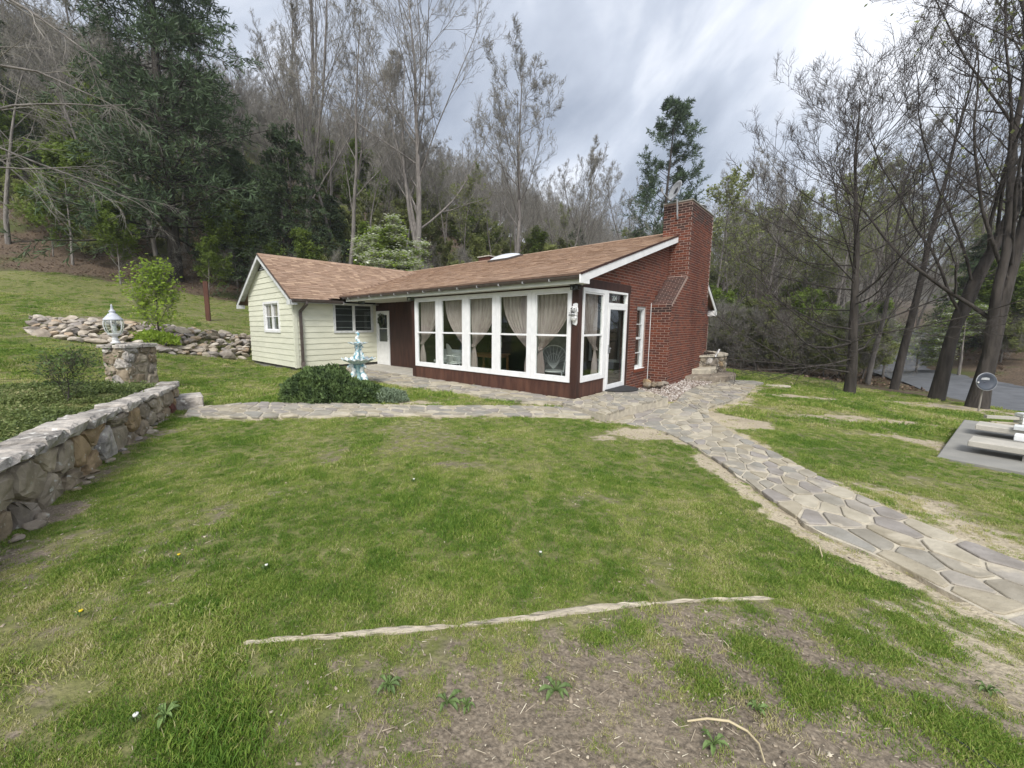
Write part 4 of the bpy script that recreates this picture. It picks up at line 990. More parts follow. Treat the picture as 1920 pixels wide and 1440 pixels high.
# ================================================================== PORCH CONTENTS
def curtain(g0, g1, tie_left, fn, label, plane, zt=2.36, z_tie=1.02, zb=.40, seed=0, full=.06):
    """fn(u, z, d) -> local point; tie_left: gathered at the g1 (larger) side"""
    rg = random.Random(seed); nu, nv = 72, 34; vs = []
    ua, ub = g0-full, g1+full
    tie = (ub-.10) if tie_left else (ua+.10); ph = rg.random()*6
    for j in range(nv+1):
        z = zt+(zb-zt)*j/nv
        if z > z_tie:
            t = ((zt-z)/(zt-z_tie)); s = t**2.1
            if tie_left: l, r = ua+(tie-.05-ua)*s, ub+(tie+.05-ub)*min(1, t*1.1)
            else: l, r = ua+(tie-.05-ua)*min(1, t*1.1), ub+(tie+.05-ub)*s
            amp = .036*(1-.5*t)
        else:
            t = min(1, (z_tie-z)/.35); w = .05+.075*t; l, r = tie-w, tie+w; amp = .012+.012*t
        for i in range(nu+1):
            u = i/nu; a = math.sin(u*2*math.pi*8+ph+.8*math.sin(u*7+ph))+.45*math.sin(u*2*math.pi*17+ph)
            vs.append(fn(l+(r-l)*u, z, plane+amp*a+.01*math.sin(z*5+u*3)))
    fs = [(j*(nu+1)+i, j*(nu+1)+i+1, (j+1)*(nu+1)+i+1, (j+1)*(nu+1)+i) for j in range(nv) for i in range(nu)]
    o = MB().add(vs, fs).build('curtain', M['curtain'], smooth=True); o.matrix_world = HM
    tag(o, label, 'curtain', 'tied back curtains in the porch windows')
    # the tie band
    mb = MB(); P = [Vector(fn(tie+dx, z_tie+dz, plane+dd)) for dx, dz, dd in ((-.075,.03,0),(-.03,.0,-.05),(.03,-.02,-.05),(.08,.05,0),(.03,.0,.05),(-.03,.0,.05),(-.075,.03,0))]
    t_ = mb.tube(P, .014, 5).build('tie_band', M['curtain'], o)
    return o
ffr = lambda u, z, d: lp(u, d, z)
frt = lambda u, z, d: lp(d, u, z)
CL = ['rightmost front porch curtain, beside the dark corner post and gathered to its left', 'second front curtain from the corner post, gathered to its right',
      'middle front curtain above the little table, gathered to its left', 'front curtain fourth from the corner post, gathered to its right', 'leftmost front porch curtain, gathered to its left beside the brown wall']
for i, (g0, g1) in enumerate(wins):
    curtain(g0, g1, i % 2 == 0, ffr, CL[i], .15, seed=i)
curtain(.262, 1.165, True, frt, 'curtain in the narrow side window between the corner post and the glass storm door', .15, seed=9)

def wicker_chair(a, b, rz, label, fan=False, kind=0):
    t = house_thing('porch_chair', a, b, 0); t.rotation_euler.z += rz; tag(t, label, 'chair')
    w = M['white']
    mb = MB(); ring = [(.27*math.cos(x), .25*math.sin(x), .43) for x in np.linspace(0, 2*math.pi, 17)]; mb.tube(ring, .016, 6, False)
    mb.lathe([(.02,.425),(.24,.425),(.24,.44),(.02,.44)], 18); mb.build('seat', w, t)
    for sx in (-1, 1):
        for sy in (-1, 1): MB().tube([(sx*.22, sy*.2, .43), (sx*.25, sy*.24, .0)], .014, 6).build('leg', w, t)
    mb = MB()
    if kind == 0:   # peacock fan back of bent rods
        arc = [(.32*math.cos(x), .24, .78+.30*math.sin(x)) for x in np.linspace(-.6, math.pi+.6, 20)]; mb.tube(arc, .015, 6)
        for x in np.linspace(-.2, math.pi+.2, 11): mb.tube([(0, .22, .45), (.16*math.cos(x), .23, .66+.12*math.sin(x)), (.32*math.cos(x), .24, .78+.30*math.sin(x))], .008, 5)
        arc = [(.15*math.cos(x), .235, .72+.14*math.sin(x)) for x in np.linspace(0, 2*math.pi, 14)]; mb.tube(arc, .009, 5)
    else:           # solid shell back
        vs = []; 
        for i in range(9):
            for j in range(9):
                u = (i/8*2-1); v = j/8; h = .34*(1-abs(u)**2.4*.5); vs.append((u*.26, .22+.06*v-.08*u*u, .44+v*(.25+h)))
        mb.add(vs, [(i*9+j, (i+1)*9+j, (i+1)*9+j+1, i*9+j+1) for i in range(8) for j in range(8)])
    mb.build('backrest', w, t)
    for s_ in (-1, 1):
        MB().tube([(s_*.27, .22, .68), (s_*.31, .0, .67), (s_*.29, -.20, .64), (s_*.27, -.22, .43)], .014, 6).build('armrest', w, t)
    return t
wicker_chair(1.15, .85, R(-150)+math.pi, 'white bent rod chair with a round fan back behind the rightmost front window')
wicker_chair(4.55, .62, R(-60)+math.pi, 'white chair with a solid shell back behind the second front window from the left', kind=1)
# glider bench at the far left
gb = house_thing('porch_bench', 5.1, .9, 0); tag(gb, 'low white porch bench behind the leftmost front window', 'bench')
MB().box(-.55,.55,-.22,.22,.40,.46).build('seat', M['white'], gb)
MB().box(-.55,.55,.20,.24,.46,.80).build('backrest', M['white'], gb)
for sx in (-1, 1):
    for sy in (-1, 1): MB().tube([(sx*.5, sy*.18, .40), (sx*.5, sy*.2, 0)], .02, 6).build('leg', M['white'], gb)
tb = house_thing('side_table', 3.55, 1.15, 0); tag(tb, 'small golden wood table in front of the middle porch window inside', 'table')
MB().box(-.55,.55,-.28,.28,.72,.75).build('table_top', M['wood_table'], tb); MB().box(-.50,.50,-.24,.24,.64,.72).build('apron', M['wood_table'], tb)
for sx in (-1, 1):
    for sy in (-1, 1): MB().box(sx*.48-.025, sx*.48+.025, sy*.22-.025, sy*.22+.025, 0, .64).build('leg', M['wood_table'], tb)
tl = house_thing('table_lamp', 3.25, 1.1, .75); tag(tl, 'small brass lamp with a pale fluted shade standing on the porch table', 'lamp')
MB().lathe([(.07,0),(.07,.015),(.02,.03),(.015,.12),(.03,.16),(.012,.2)], 14).build('lamp_base', M['brass'], tl)
MB().lathe([(.13,.18),(.145,.20),(.14,.33),(.10,.40),(.09,.40)], 16, fn=lambda r, z, an: (r*(1+.04*math.cos(an*8)), z)).build('lamp_shade', mat('amber_shade', (.62,.56,.33), (.45,.38,.2), rough=.5, trans=.3), tl)
# wreath on the white door
wr = house_thing('door_wreath', 9.5, 1.245, 1.78); tag(wr, 'dark twiggy wreath hanging on the white door of the recess', 'wreath')
mb = MB(); rg = random.Random(4)
for i in range(130):
    an = rg.random()*2*math.pi; r = .2+rg.uniform(-.05, .05); p = Vector((r*math.cos(an), -rg.uniform(.0,.05), r*math.sin(an))); d = Vector((rg.uniform(-1,1), rg.uniform(-.4,.1), rg.uniform(-1,1)))*.10
    q = Vector((-d.z, 0, d.x))*.16; mb.add([p, p+d*.5+q, p+d, p+d*.5-q], [(0,1,2,3)])
ms_ = mb.build('twigs', M['hemlock'], wr); ms_['kind'] = 'stuff'
MB().tube([(.2*math.cos(x), -.02, .2*math.sin(x)) for x in np.linspace(0, 2*math.pi, 20)], .03, 6, False).build('ring', M['darktwig'], wr)
# ceiling lights under the eave
for a, b, lb in ((.02, -.13, 'small black lantern light under the eave at the porch corner'), (5.78, -.13, 'small black lantern light under the eave between recess and porch windows'), (8.9, .0, 'small black lantern light under the eave beside the cream wing')):
    t = house_thing('eave_light', a, b, 2.474); tag(t, lb, 'outdoor light', 'lantern lights under the porch eave')
    MB().box(-.09,.09,-.09,.09,-.02,0).build('ceiling_plate', M['black'], t)
    MB().prism([(-.07,-.07,-.02),(.07,-.07,-.02),(.07,.07,-.02),(-.07,.07,-.02)], (0,0,-.07)).build('lamp_glass', M['lampglass'], t)
    mb = MB()
    for sx in (-1, 1):
        for sy in (-1, 1): mb.box(sx*.075-.008, sx*.075+.008, sy*.075-.008, sy*.075+.008, -.10, -.02)
    for sx in (-1, 1): mb.box(-.083, .083, sx*.075-.008, sx*.075+.008, -.11, -.10); mb.box(sx*.075-.008, sx*.075+.008, -.067, .067, -.11, -.10)
    mb.build('cage', M['black'], t)
# carved white wall ornament on the corner post
t = house_thing('wall_ornament', .07, -.03, 1.87); tag(t, 'white and black carved bracket ornament hanging on the dark corner post', 'wall ornament')
MB().prism([(-.055,.0,-.24),(.035,.0,-.27),(.055,.0,-.22),(.055,.0,.20),(.02,.0,.22),(-.055,.0,.20)], (0,.02,0)).build('back_board', M['white'], t)
mb = MB()
for s_ in (-1, 1):
    mb.tube([(s_*(.02+.07*math.cos(x)*(1-x/9)), -.05, .08+.07*math.sin(x)*(1-x/9)) for x in np.linspace(0, 5.2, 16)], .014, 6)
    mb.tube([(s_*.02, -.04, -.02), (s_*.10, -.06, .03), (s_*.085, -.06, .12)], .012, 6)
mb.lathe([(.0,-.20),(.05,-.15),(.075,-.10),(.06,-.075),(.08,-.05),(.085,-.03),(.02,-.03)], 14, (0,-.05,0)); mb.lathe([(.0,.0),(.045,.02),(.045,.06),(.0,.08)], 12, (0,-.05,.05))
mb.build('scrollwork', M['white'], t)
mb = MB(); mb.box(-.075,.075,-.145,-.125,-.055,-.035); mb.box(-.04,.04,-.11,-.09,.0,.03); mb.lathe([(.0,-.01),(.022,.0),(.0,.02)], 8, (-.03,-.11,.09)); mb.lathe([(.0,-.01),(.022,.0),(.0,.02)], 8, (.04,-.11,.09)); mb.build('dark_inlay', M['black'], t)
# satellite dish on the chimney
t = house_thing('satellite_dish', -.20, 5.56, 4.95); tag(t, 'grey satellite dish on a bent arm fixed to the chimney top', 'satellite dish')
MB().tube([(.0,-.0,-.12), (.0,-.06,.0), (.0,-.10,.25), (-.02,-.13,.46)], .024, 8).build('mast', M['greymetal'], t)
DM = Matrix.Translation((-.02,-.20,.66)) @ Euler((R(70), R(12), R(-38))).to_matrix().to_4x4()
vs = []; 
for i in range(7):
    for j in range(28):
        r = i/6; an = 2*math.pi*j/28; vs.append(tuple(DM @ Vector((.24*r*math.cos(an), .30*r*math.sin(an), .06*r*r))))
mb = MB().add(vs, [(i*28+j, i*28+(j+1)%28, (i+1)*28+(j+1)%28, (i+1)*28+j) for i in range(6) for j in range(28)])
ds_ = mb.build('reflector', M['greymetal'], t, smooth=True); so2 = ds_.modifiers.new('s', 'SOLIDIFY'); so2.thickness = .012
mb = MB(); vs = [tuple(DM @ Vector((x, y, .02))) for x, y in ((-.05,-.09),(.05,-.07),(.07,.03),(.0,.12),(-.06,.05))]; mb.prism(vs, DM.to_3x3() @ Vector((0,0,.004))).build('emblem', M['black'], t)
mb = MB(); p0 = DM @ Vector((0,-.30,.04)); p1 = DM @ Vector((0,-.20,.42)); mb.tube([Vector((-.02,-.13,.44)), p0, p1], .016, 6).build('feed_arm', M['greymetal'], t)
mb = MB(); mb.tube([p1, p1+(DM.to_3x3() @ Vector((0,.10,.06)))], .035, 8).build('receiver', M['greymetal'], t)

# half round mat
c = W(-.03, 1.95); t = MB(); n = 22
P = [(.0,-.56,0)]+[(.58*math.sin(x), -.56*math.cos(x), 0) for x in np.linspace(0, math.pi, n)][1:-1]+[(.0,.56,0)]
t.prism(P, (0,0,.016)); o = t.build('door_mat', M['rubber']); o.location = tuple(c+np.array([0,0,-.022])); o.rotation_euler.z = HRZ; tag(o, 'dark half round mat on the flagstone step at the glass door', 'door mat')

# ================================================================== FOUNTAIN
FX = onz(674, 722, -.10)
ft = empty('garden_fountain', (FX[0], FX[1], -.10)); tag(ft, 'tiered white and teal seahorse fountain with scalloped bowls behind the round bush', 'fountain')
def seahorse(h, r_in, r_out, an, name, parent, z0, th):
    ca, sa = math.cos(an), math.sin(an)
    pts = [(r_in+.02, .03), (r_out*.75, .0), (r_out, .10), (r_out*.92, .28), (r_out*.62, .48), (r_out*.50, .66), (r_out*.66, .84), (r_out*.80, .93), (r_out*1.06, .86), (r_out*1.18, .80)]
    rad = [.30, .62, .95, 1.0, .80, .62, .72, .66, .34, .20]
    P = [Vector((ca*r, sa*r, z0+h*z)) for r, z in pts]
    # finer curve
    Q = []; RR = []
    for i in range(len(P)-1):
        p0, p1, p2, p3 = P[max(i-1,0)], P[i], P[i+1], P[min(i+2,len(P)-1)]
        for k in range(4):
            u = k/4; q = .5*((2*p1)+(-p0+p2)*u+(2*p0-5*p1+4*p2-p3)*u*u+(-p0+3*p1-3*p2+p3)*u**3); Q.append(q); RR.append(th*(rad[i]*(1-u)+rad[i+1]*u)*(1+.10*math.sin(i*4+k)))
    mb = MB(); mb.tube(Q, RR, 8)
    for i in range(10, 30, 3):      # crest fins
        q = Q[i]; d = Vector((-ca, -sa, .2))*th*1.7; mb.add([q+Vector((0,0,th*.6)), q+d, q-Vector((0,0,th*.6))], [(0,1,2)])
    return mb.build(name, M['fount'], parent, smooth=True)
MB().lathe([(.30,0),(.30,.05),(.24,.09),(.10,.12)], 20).build('base', M['fountblue'], ft)
for k in range(3): seahorse(.56, .06, .27, R(205+k*120), 'seahorse', ft, .06, .095)
MB().lathe([(.07,.08),(.055,.3),(.10,.5),(.16,.6)], 14).build('lower_column', M['fountblue'], ft)
def bowl(R_, z, h, n, lobes, amp):
    pr = [(.10,0),(.22*R_+.05,.01),(.6*R_,.35*h),(.88*R_,.72*h),(1.0*R_,h),(.97*R_,h*.98),(.84*R_,.74*h),(.5*R_,.5*h),(.05,.45*h)]
    def fn(r, z_, an):
        k = (r/R_)**3; return r*(1+.05*k*math.cos(an*lobes)), z_+amp*k*(math.cos(an*lobes))
    return MB().lathe(pr, n, (0,0,z), fn)
bowl(.47, .60, .17, 112, 14, .022).build('lower_bowl', M['fount'], ft, smooth=True)
for k in range(3): seahorse(.40, .03, .125, R(150+k*120), 'seahorse', ft, .74, .055)
MB().lathe([(.05,.70),(.045,.9),(.06,1.1)], 12).build('upper_column', M['fountblue'], ft)
bowl(.27, 1.14, .075, 96, 12, .012).build('upper_bowl', M['fount'], ft, smooth=True)
Q = [(.0,1.17),(.035,1.2),(.02,1.25),(-.02,1.28),(-.03,1.33),(.01,1.38),(.025,1.43),(-.005,1.475),(-.035,1.46),(-.03,1.43)]
MB().tube([(x*1.2, 0, z+.02) for x, z in Q], [.045,.04,.04,.042,.04,.034,.032,.036,.028,.016], 8).build('finial', M['fount'], ft, smooth=True)

# ================================================================== RETAINING WALL
wl = empty('retaining_wall', (WL[3][0], WL[3][1], 0)); tag(wl, 'low mortared field stone retaining wall with pale cap stones holding the planting bed', 'stone wall')
wo = np.array([WL[3][0], WL[3][1], 0.0])
Lw = np.r_[0, np.cumsum(np.linalg.norm(np.diff(WL, axis=0), axis=1))]
def wpt(t): return np.array([np.interp(t, Lw, WL[:,0]), np.interp(t, Lw, WL[:,1])])
def wdir(t):
    d = wpt(min(t+.2, Lw[-1]))-wpt(max(t-.2, 0)); return d/np.linalg.norm(d)
wtop = lambda t: float(np.interp(t, [0, 3.7, Lw[-1]], [.50, .46, .335]))       # underside of the caps
wbot = lambda t: float(np.interp(t, [0, 3.7, Lw[-1]], [-.10, -.10, -.16]))
mb = MB(); n = 60; vs = []; fs = []
for i in range(n+1):
    t = Lw[-1]*i/n; p = wpt(t); d = wdir(t); nn = np.array([d[1], -d[0]])      # outwards, towards the lawn
    for off, z in ((-.02, wbot(t)), (-.05, wtop(t)+.0), (-.34, wtop(t)+.0), (-.34, wbot(t))): q = p+nn*off; vs.append((q[0]-wo[0], q[1]-wo[1], z))
for i in range(n):
    for j in range(3): a = i*4+j; fs.append((a, a+1, a+5, a+4))
fs += [(0,1,2,3), tuple(4*n+k for k in (3,2,1,0))]
mb.add(vs, fs).build('mortar_core', M['wallmortar'], wl)
def stone_mesh(P, depth, rg, mt, name, rough=.012):
    """P: outline in the plane (u,w); returns MB of a rounded stone bulging along +d; coordinates (u, d, w)"""
    c = np.mean(P, axis=0); m_ = len(P); vs = []
    for k, (sc_, dd) in enumerate(((1.0, -.05), (1.0, depth*.25), (.93, depth*.72), (.70, depth))):
        for p in P:
            q = c+(p-c)*sc_; vs.append((q[0]+rg.uniform(-rough, rough)*(k > 0), dd+rg.uniform(-rough, rough)*(k > 1), q[1]+rg.uniform(-rough, rough)*(k > 0)))
    vs.append((c[0], depth*1.06, c[1])); fs = [(k*m_+i, k*m_+(i+1)%m_, (k+1)*m_+(i+1)%m_, (k+1)*m_+i) for k in range(3) for i in range(m_)]
    fs += [(3*m_+i, 3*m_+(i+1)%m_, 4*m_) for i in range(m_)]
    return vs, fs
def face_stones(parent, width, h0, h1, size, seed, mapf, depth=.05, gap=.03, special=None, sq=1.25):
    rg = random.Random(seed)
    pts = poisson(width/sq, h1-h0, size, seed); Wd = width/sq
    for i, p in enumerate(pts):
        poly = [np.array(q, float) for q in ((0,0),(Wd,0),(Wd,h1-h0),(0,h1-h0))]; d = np.linalg.norm(pts-p, axis=1)
        for j in np.argsort(d)[1:12]:
            n_ = (pts[j]-p)/d[j]; w_ = rg.uniform(.46, .54) ; poly = clip(poly, p+n_*(d[j]/2-gap/2), n_)
            if len(poly) < 3: break
        if len(poly) < 3: continue
        new = []
        for k in range(len(poly)):
            a, b = poly[k], poly[(k+1)%len(poly)]; new += [a*.85+b*.15, a*.5+b*.5, a*.15+b*.85]
        P = [np.array((q[0]*sq, q[1]+h0)) for q in new]
        ar = .5*abs(sum(P[k][0]*P[(k+1)%len(P)][1]-P[(k+1)%len(P)][0]*P[k][1] for k in range(len(P))))
        if ar < .003: continue
        vs, fs = stone_mesh(P, depth*rg.uniform(.7, 1.3), rg, None, 'stone')
        vs = [mapf(*v) for v in vs]
        mt = M['wallstone']
        r = rg.random()
        if special and r < .03: mt = M['redstone']
        elif special and r < .09: mt = M['rust_stone']
        elif r < .16: mt = M['capstone']
        MB().add(vs, fs).build('stone', mt, parent, smooth=False)
def wall_map(u, d, w):
    p = wpt(u); dr = wdir(u); nn = np.array([dr[1], -dr[0]]); k = (w-0)  # w: 0..1 height share handled in metres
    z = wbot(u)+w*(wtop(u)-wbot(u))/.58; q = p+nn*(d-.03-.03*w); return (q[0]-wo[0], q[1]-wo[1], z)
face_stones(wl, Lw[-1], 0, .575, .27, 31, wall_map, depth=.07, gap=.03, special=True)
# end face of the wall
pe = wpt(Lw[-1]); de = wdir(Lw[-1]); ne = np.array([de[1], -de[0]])
def end_map(u, d, w): q = pe+de*(d+.0)-ne*(u+.02); return (q[0]-wo[0], q[1]-wo[1], wbot(Lw[-1])+w*.86)
face_stones(wl, .32, 0, .56, .17, 33, end_map, depth=.05)
# cap stones
rg = random.Random(12); t = 0
while t < Lw[-1]-.05:
    w_ = rg.uniform(.22, .60); t2 = min(t+w_, Lw[-1]+.04); vs = []; m_ = 7; hh = rg.uniform(.07, .135)
    ko = rg.uniform(.01, .085)
    rows = []
    for k, (zz_, ins) in enumerate(((0, .02), (hh*.35, 0), (hh*.85, .004), (hh, .03))):
        row = []
        for (uu, oo) in ((0,1),(.25,1),(.5,1),(.75,1),(1,1),(1,.5),(1,0),(.75,0),(.5,0),(.25,0),(0,0),(0,.5)):
            u = t+.008+(t2-t-.016)*uu; out_ = ko if oo == 1 else (-.31 if oo == 0 else -.14)
            out_ += (-ins if oo == 1 else (ins if oo == 0 else 0)); u += (ins*.6 if uu == 0 else (-ins*.6 if uu == 1 else 0))
            p = wpt(u); d = wdir(u); nn = np.array([d[1], -d[0]])
            q = p+nn*(out_+rg.uniform(-.02, .02)); row.append((q[0]-wo[0], q[1]-wo[1], wtop(min(u, Lw[-1]))+zz_+.004+(rg.uniform(-.008, .008) if k else 0)))
        rows.append(row)
    vs = [v for r_ in rows for v in r_]; N_ = 12
    c = np.mean(rows[-1], axis=0); vs.append(tuple(c+np.array([0,0,rg.uniform(.0,.012)])))
    fs = [(k*N_+i, k*N_+(i+1)%N_, (k+1)*N_+(i+1)%N_, (k+1)*N_+i) for k in range(3) for i in range(N_)]+[(3*N_+i, 3*N_+(i+1)%N_, 4*N_) for i in range(N_)]
    MB().add(vs, fs).build('cap_stone', M['capstone'], wl); t = t2
# step block past the wall end, small border stones at the foot
def rock(name, c, s, seed, mt, parent=None, rz=0, flat=1.0):
    rg = random.Random(seed); bm = bmesh.new(); bmesh.ops.create_icosphere(bm, subdivisions=2, radius=.5)
    pl = [(Vector((rg.gauss(0,1), rg.gauss(0,1), rg.gauss(0,1)*flat)).normalized(), rg.uniform(.26, .44)) for _ in range(9)]
    for v in bm.verts:
        for n_, d_ in pl:
            k = v.co.dot(n_)
            if k > d_: v.co -= n_*(k-d_)
        v.co += Vector((rg.uniform(-.012,.012), rg.uniform(-.012,.012), rg.uniform(-.012,.012)))
    for v in bm.verts: v.co = Vector((v.co.x*s[0], v.co.y*s[1], v.co.z*s[2]))
    me = bpy.data.meshes.new(name); bm.to_mesh(me); bm.free(); me.materials.append(mt)
    o = link(name, me, parent); o.location = c; o.rotation_euler = (rg.uniform(-.15,.15), rg.uniform(-.15,.15), rz); return o
mb = MB(); P = onz(352, 768, -.1)
mb.box(-.24,.24,-.30,.30,-.12,.16); o = mb.build('step_block', M['capstone'], bevel=.02); o.location = (-5.98, 8.12, 0); o.rotation_euler.z = R(38); tag(o, 'squared weathered stone block at the far end of the retaining wall', 'stone block')
fr_ = empty('loose_stones', (-3.6, 2.9, -.02)); tag(fr_, 'small loose stones lying along the foot of the retaining wall', 'stones')
rg = random.Random(8)
for i in range(26):
    t = rg.uniform(1.9, 5.2) if i < 18 else rg.uniform(5.2, 9); p = wpt(t); d = wdir(t); nn = np.array([d[1], -d[0]]); q = p+nn*(.03+rg.random()*.14)
    s = rg.uniform(.06, .17); rock('stone', (q[0]+3.6, q[1]-2.9, float(Z(*q))+s*.12+.02), (s*1.3, s, s*.6), 100+i, M['wallstone'] if i % 3 else M['rock'], fr_, rg.random()*6)

# ================================================================== PILLAR AND LANTERN
PX0, PY0 = -8.0, 9.15
pz = float(Z(PX0, PY0)); PT = 1.19
prz = R(-12)
pl_ = empty('stone_pillar', (PX0, PY0, 0), prz); tag(pl_, 'squat square field stone pillar with a flat slab top carrying the lantern', 'pillar')
hw = .335; PB = pz-.15
mb = MB(); mb.box(-hw+.03, hw-.03, -hw+.03, hw-.03, PB, PT-.09); mb.build('mortar_core', M['wallmortar'], pl_)
for k in range(4):
    ca, sa = math.cos(k*math.pi/2), math.sin(k*math.pi/2)
    def pm(u, d, w, ca=ca, sa=sa):
        x, y = u-hw, -(hw-.04+d); return (x*ca-y*sa, x*sa+y*ca, PB+w)
    face_stones(pl_, 2*hw, 0, PT-.09-PB, .185, 40+k, pm, depth=.055, gap=.035, sq=1.3)
rg = random.Random(3)
for (x0, x1, y0, y1) in ((-.385,.02,-.40,.02),(.04,.375,-.385,.0),(-.37,.0,.04,.38),(.02,.385,.02,.37)):
    P = [(x0+rg.uniform(-.02,.02), y0+rg.uniform(-.03,.03)), ((x0+x1)/2, y0+rg.uniform(-.03,.02)), (x1+rg.uniform(-.01,.01), y0), (x1, (y0+y1)/2), (x1, y1+rg.uniform(-.02,.02)), ((x0+x1)/2, y1), (x0, y1), (x0+rg.uniform(-.03,.02), (y0+y1)/2)]
    mb = MB(); h = rg.uniform(.07, .095); mb.add([(x, y, PT-.088) for x, y in P]+[(x*1.01, y*1.01, PT-.088+h*.6) for x, y in P]+[(x*.985, y*.985, PT-.088+h) for x, y in P], [tuple(range(8))[::-1], tuple(range(16,24))]+[(k*8+i, k*8+(i+1)%8, (k+1)*8+(i+1)%8, (k+1)*8+i) for k in range(2) for i in range(8)])
    mb.build('cap_slab', M['capstone'], pl_)
LX = ondist(216, 636, 9.05); lz = PT
ln_ = empty('post_lantern', (LX[0], LX[1], lz)); tag(ln_, 'weathered white post lantern with curved glass panes on the stone pillar', 'lantern')
MB().lathe([(.11,0),(.115,.03),(.08,.05),(.065,.10),(.085,.125),(.055,.15),(.06,.19),(.15,.245),(.16,.265),(.14,.27)], 20).build('base', M['trim'], ln_, smooth=True)
bulge = [(.150,.27),(.20,.36),(.225,.47),(.225,.56),(.20,.64)]
for k in range(6):
    a0, a1 = 2*math.pi*k/6+.10, 2*math.pi*(k+1)/6-.10; vs = []
    for r, z in bulge:
        for j in range(5): an = a0+(a1-a0)*j/4; vs.append((r*.97*math.cos(an), r*.97*math.sin(an), z))
    MB().add(vs, [(i*5+j, i*5+j+1, (i+1)*5+j+1, (i+1)*5+j) for i in range(4) for j in range(4)]).build('glass_pane', M['lampglass'], ln_, smooth=True)
    an = 2*math.pi*k/6; MB().tube([(r*math.cos(an), r*math.sin(an), z) for r, z in bulge], .013, 6).build('rib', M['trim'], ln_)
MB().lathe([(.215,.62),(.225,.645),(.215,.66),(.165,.72),(.11,.78),(.105,.80),(.07,.805),(.065,.84),(.085,.86),(.05,.90),(.03,.92),(.035,.95),(.02,.985),(.028,1.01),(.004,1.06)], 24).build('roof', mat('lantern_paint', (.55,.57,.62), (.42,.44,.48), rough=.45), ln_, smooth=True)
MB().lathe([(.02,.27),(.02,.34),(.05,.40),(.05,.47),(.02,.52)], 12).build('bulb', M['white'], ln_, smooth=True)
ln_.scale = (.80, .80, .84)

# ================================================================== ROCK PILE
rk = empty('rock_pile', (-13, 16, float(Z(-13, 16)))); tag(rk, 'long bank of broken tan and grey rocks in the slope behind the lantern', 'rock pile')
rg = random.Random(17); cnt = 0; placed = []
kz = float(Z(-13, 16))
while cnt < 330:
    t = rg.random(); s_ = rg.random()
    p = rn[min(int(t*5), 4)]*(1-(t*5) % 1)+rn[min(int(t*5)+1, 5)]*((t*5) % 1); q = rf[min(int(t*5), 4)]*(1-(t*5) % 1)+rf[min(int(t*5)+1, 5)]*((t*5) % 1)
    c = p*(1-s_)+q*s_; sz = rg.choice((.22,.28,.34,.42,.55))*rg.uniform(.8,1.2)
    if s_ < .12: sz *= 1.25
    if any((c[0]-x)**2+(c[1]-y)**2 < (.30*(sz+z_))**2 for x, y, z_ in placed): 
        if rg.random() < .93: continue
    placed.append((c[0], c[1], sz)); zc = float(Z(*c)); hsp = .35*math.sin(math.pi*min(1, max(0, s_)))*(.3+.7*fbm(c[0], c[1]))
    o = rock('rock', (c[0]+13, c[1]-16, zc-kz+.03+hsp*rg.random()), (sz*rg.uniform(.9,1.5), sz, sz*rg.uniform(.35,.65)), 500+cnt, M['rock'], rk, rg.random()*6, .8); o.rotation_euler = (rg.uniform(-.5,.5), rg.uniform(-.5,.5), rg.random()*6); cnt += 1
for i, ((px, py), s, r_) in enumerate([((425,663),(.8,.55,.5),.4),((455,655),(.6,.5,.2),.2),((335,650),(1.1,.5,.2),.1),((370,655),(.9,.4,.18),.0)]):
    g = ground(px, py+8); rock('rock', (g[0]+13, g[1]-16, g[2]-kz+.12), s, 900+i, M['rock'], rk, r_)
# brown post on the hill lawn
g = ground(391, 601); mb = MB(); mb.box(-.10,.10,-.09,.09,-.2,1.95); o = mb.build('wooden_post', M['postwood'], bevel=.01); o.location = tuple(g); o.rotation_euler.z = .4; tag(o, 'reddish brown square wooden post standing alone on the hill lawn', 'post')

# ================================================================== STONE PIT AND STEPS behind the chimney
SC = np.array([7.75, 16.0]); SR = 2.05
sw_ = empty('stone_patio_wall', (SC[0], SC[1], 0)); tag(sw_, 'curved field stone parapet with thin slab caps behind the chimney', 'stone wall')
a0_, a1_ = R(-150), R(25); arc = SR*(a1_-a0_)
mb = MB(); n = 30; vs = []; fs = []
for i in range(n+1):
    an = a0_+(a1_-a0_)*i/n
    for r, z in ((SR, -.5), (SR, .47), (SR-.25, .47), (SR-.25, -.5)): vs.append((r*math.cos(an), r*math.sin(an), z))
for i in range(n):
    for j in range(3): a = i*4+j; fs.append((a, a+4, a+5, a+1))
fs += [(0,1,2,3), (4*n+3,4*n+2,4*n+1,4*n)]
mb.add(vs, fs).build('mortar_core', M['wallmortar'], sw_)
face_stones(sw_, arc, 0, .86, .26, 51, lambda u, d, w: ((SR+d)*math.cos(a0_+u/SR), (SR+d)*math.sin(a0_+u/SR), w-.4), depth=.05, gap=.035)
rg = random.Random(4)
k = 0
while k < n-1:
    st = rg.choice((2, 3)); mb = MB(); P = []
    for i in range(k, min(k+st, n)+1): an = a0_+(a1_-a0_)*i/n; P.append(((SR+.09)*math.cos(an), (SR+.09)*math.sin(an), .475))
    for i in range(min(k+st, n), k-1, -1): an = a0_+(a1_-a0_)*i/n; P.append(((SR-.32)*math.cos(an), (SR-.32)*math.sin(an), .475))
    mb.prism(P, (0, 0, .05+rg.random()*.01)).build('cap_slab', M['joint'], sw_); k += st
for (x0, y0, z0, x1, y1, z1) in ((.62,-1.9,.53,.85,-1.9,.92),): 
    pass
p0 = ondist(1341, 669, 14.0); p1 = ondist(1349, 655, 14.0)
mb = MB(); mb.tube([Vector(p0)-Vector((0,0,0)), Vector(p1)], .03, 8); o = mb.build('leaning_pipe', M['white']); tag(o, 'short white pipe leaning out over the curved stone parapet', 'pipe')
steps_c = np.array([7.45, 14.1])
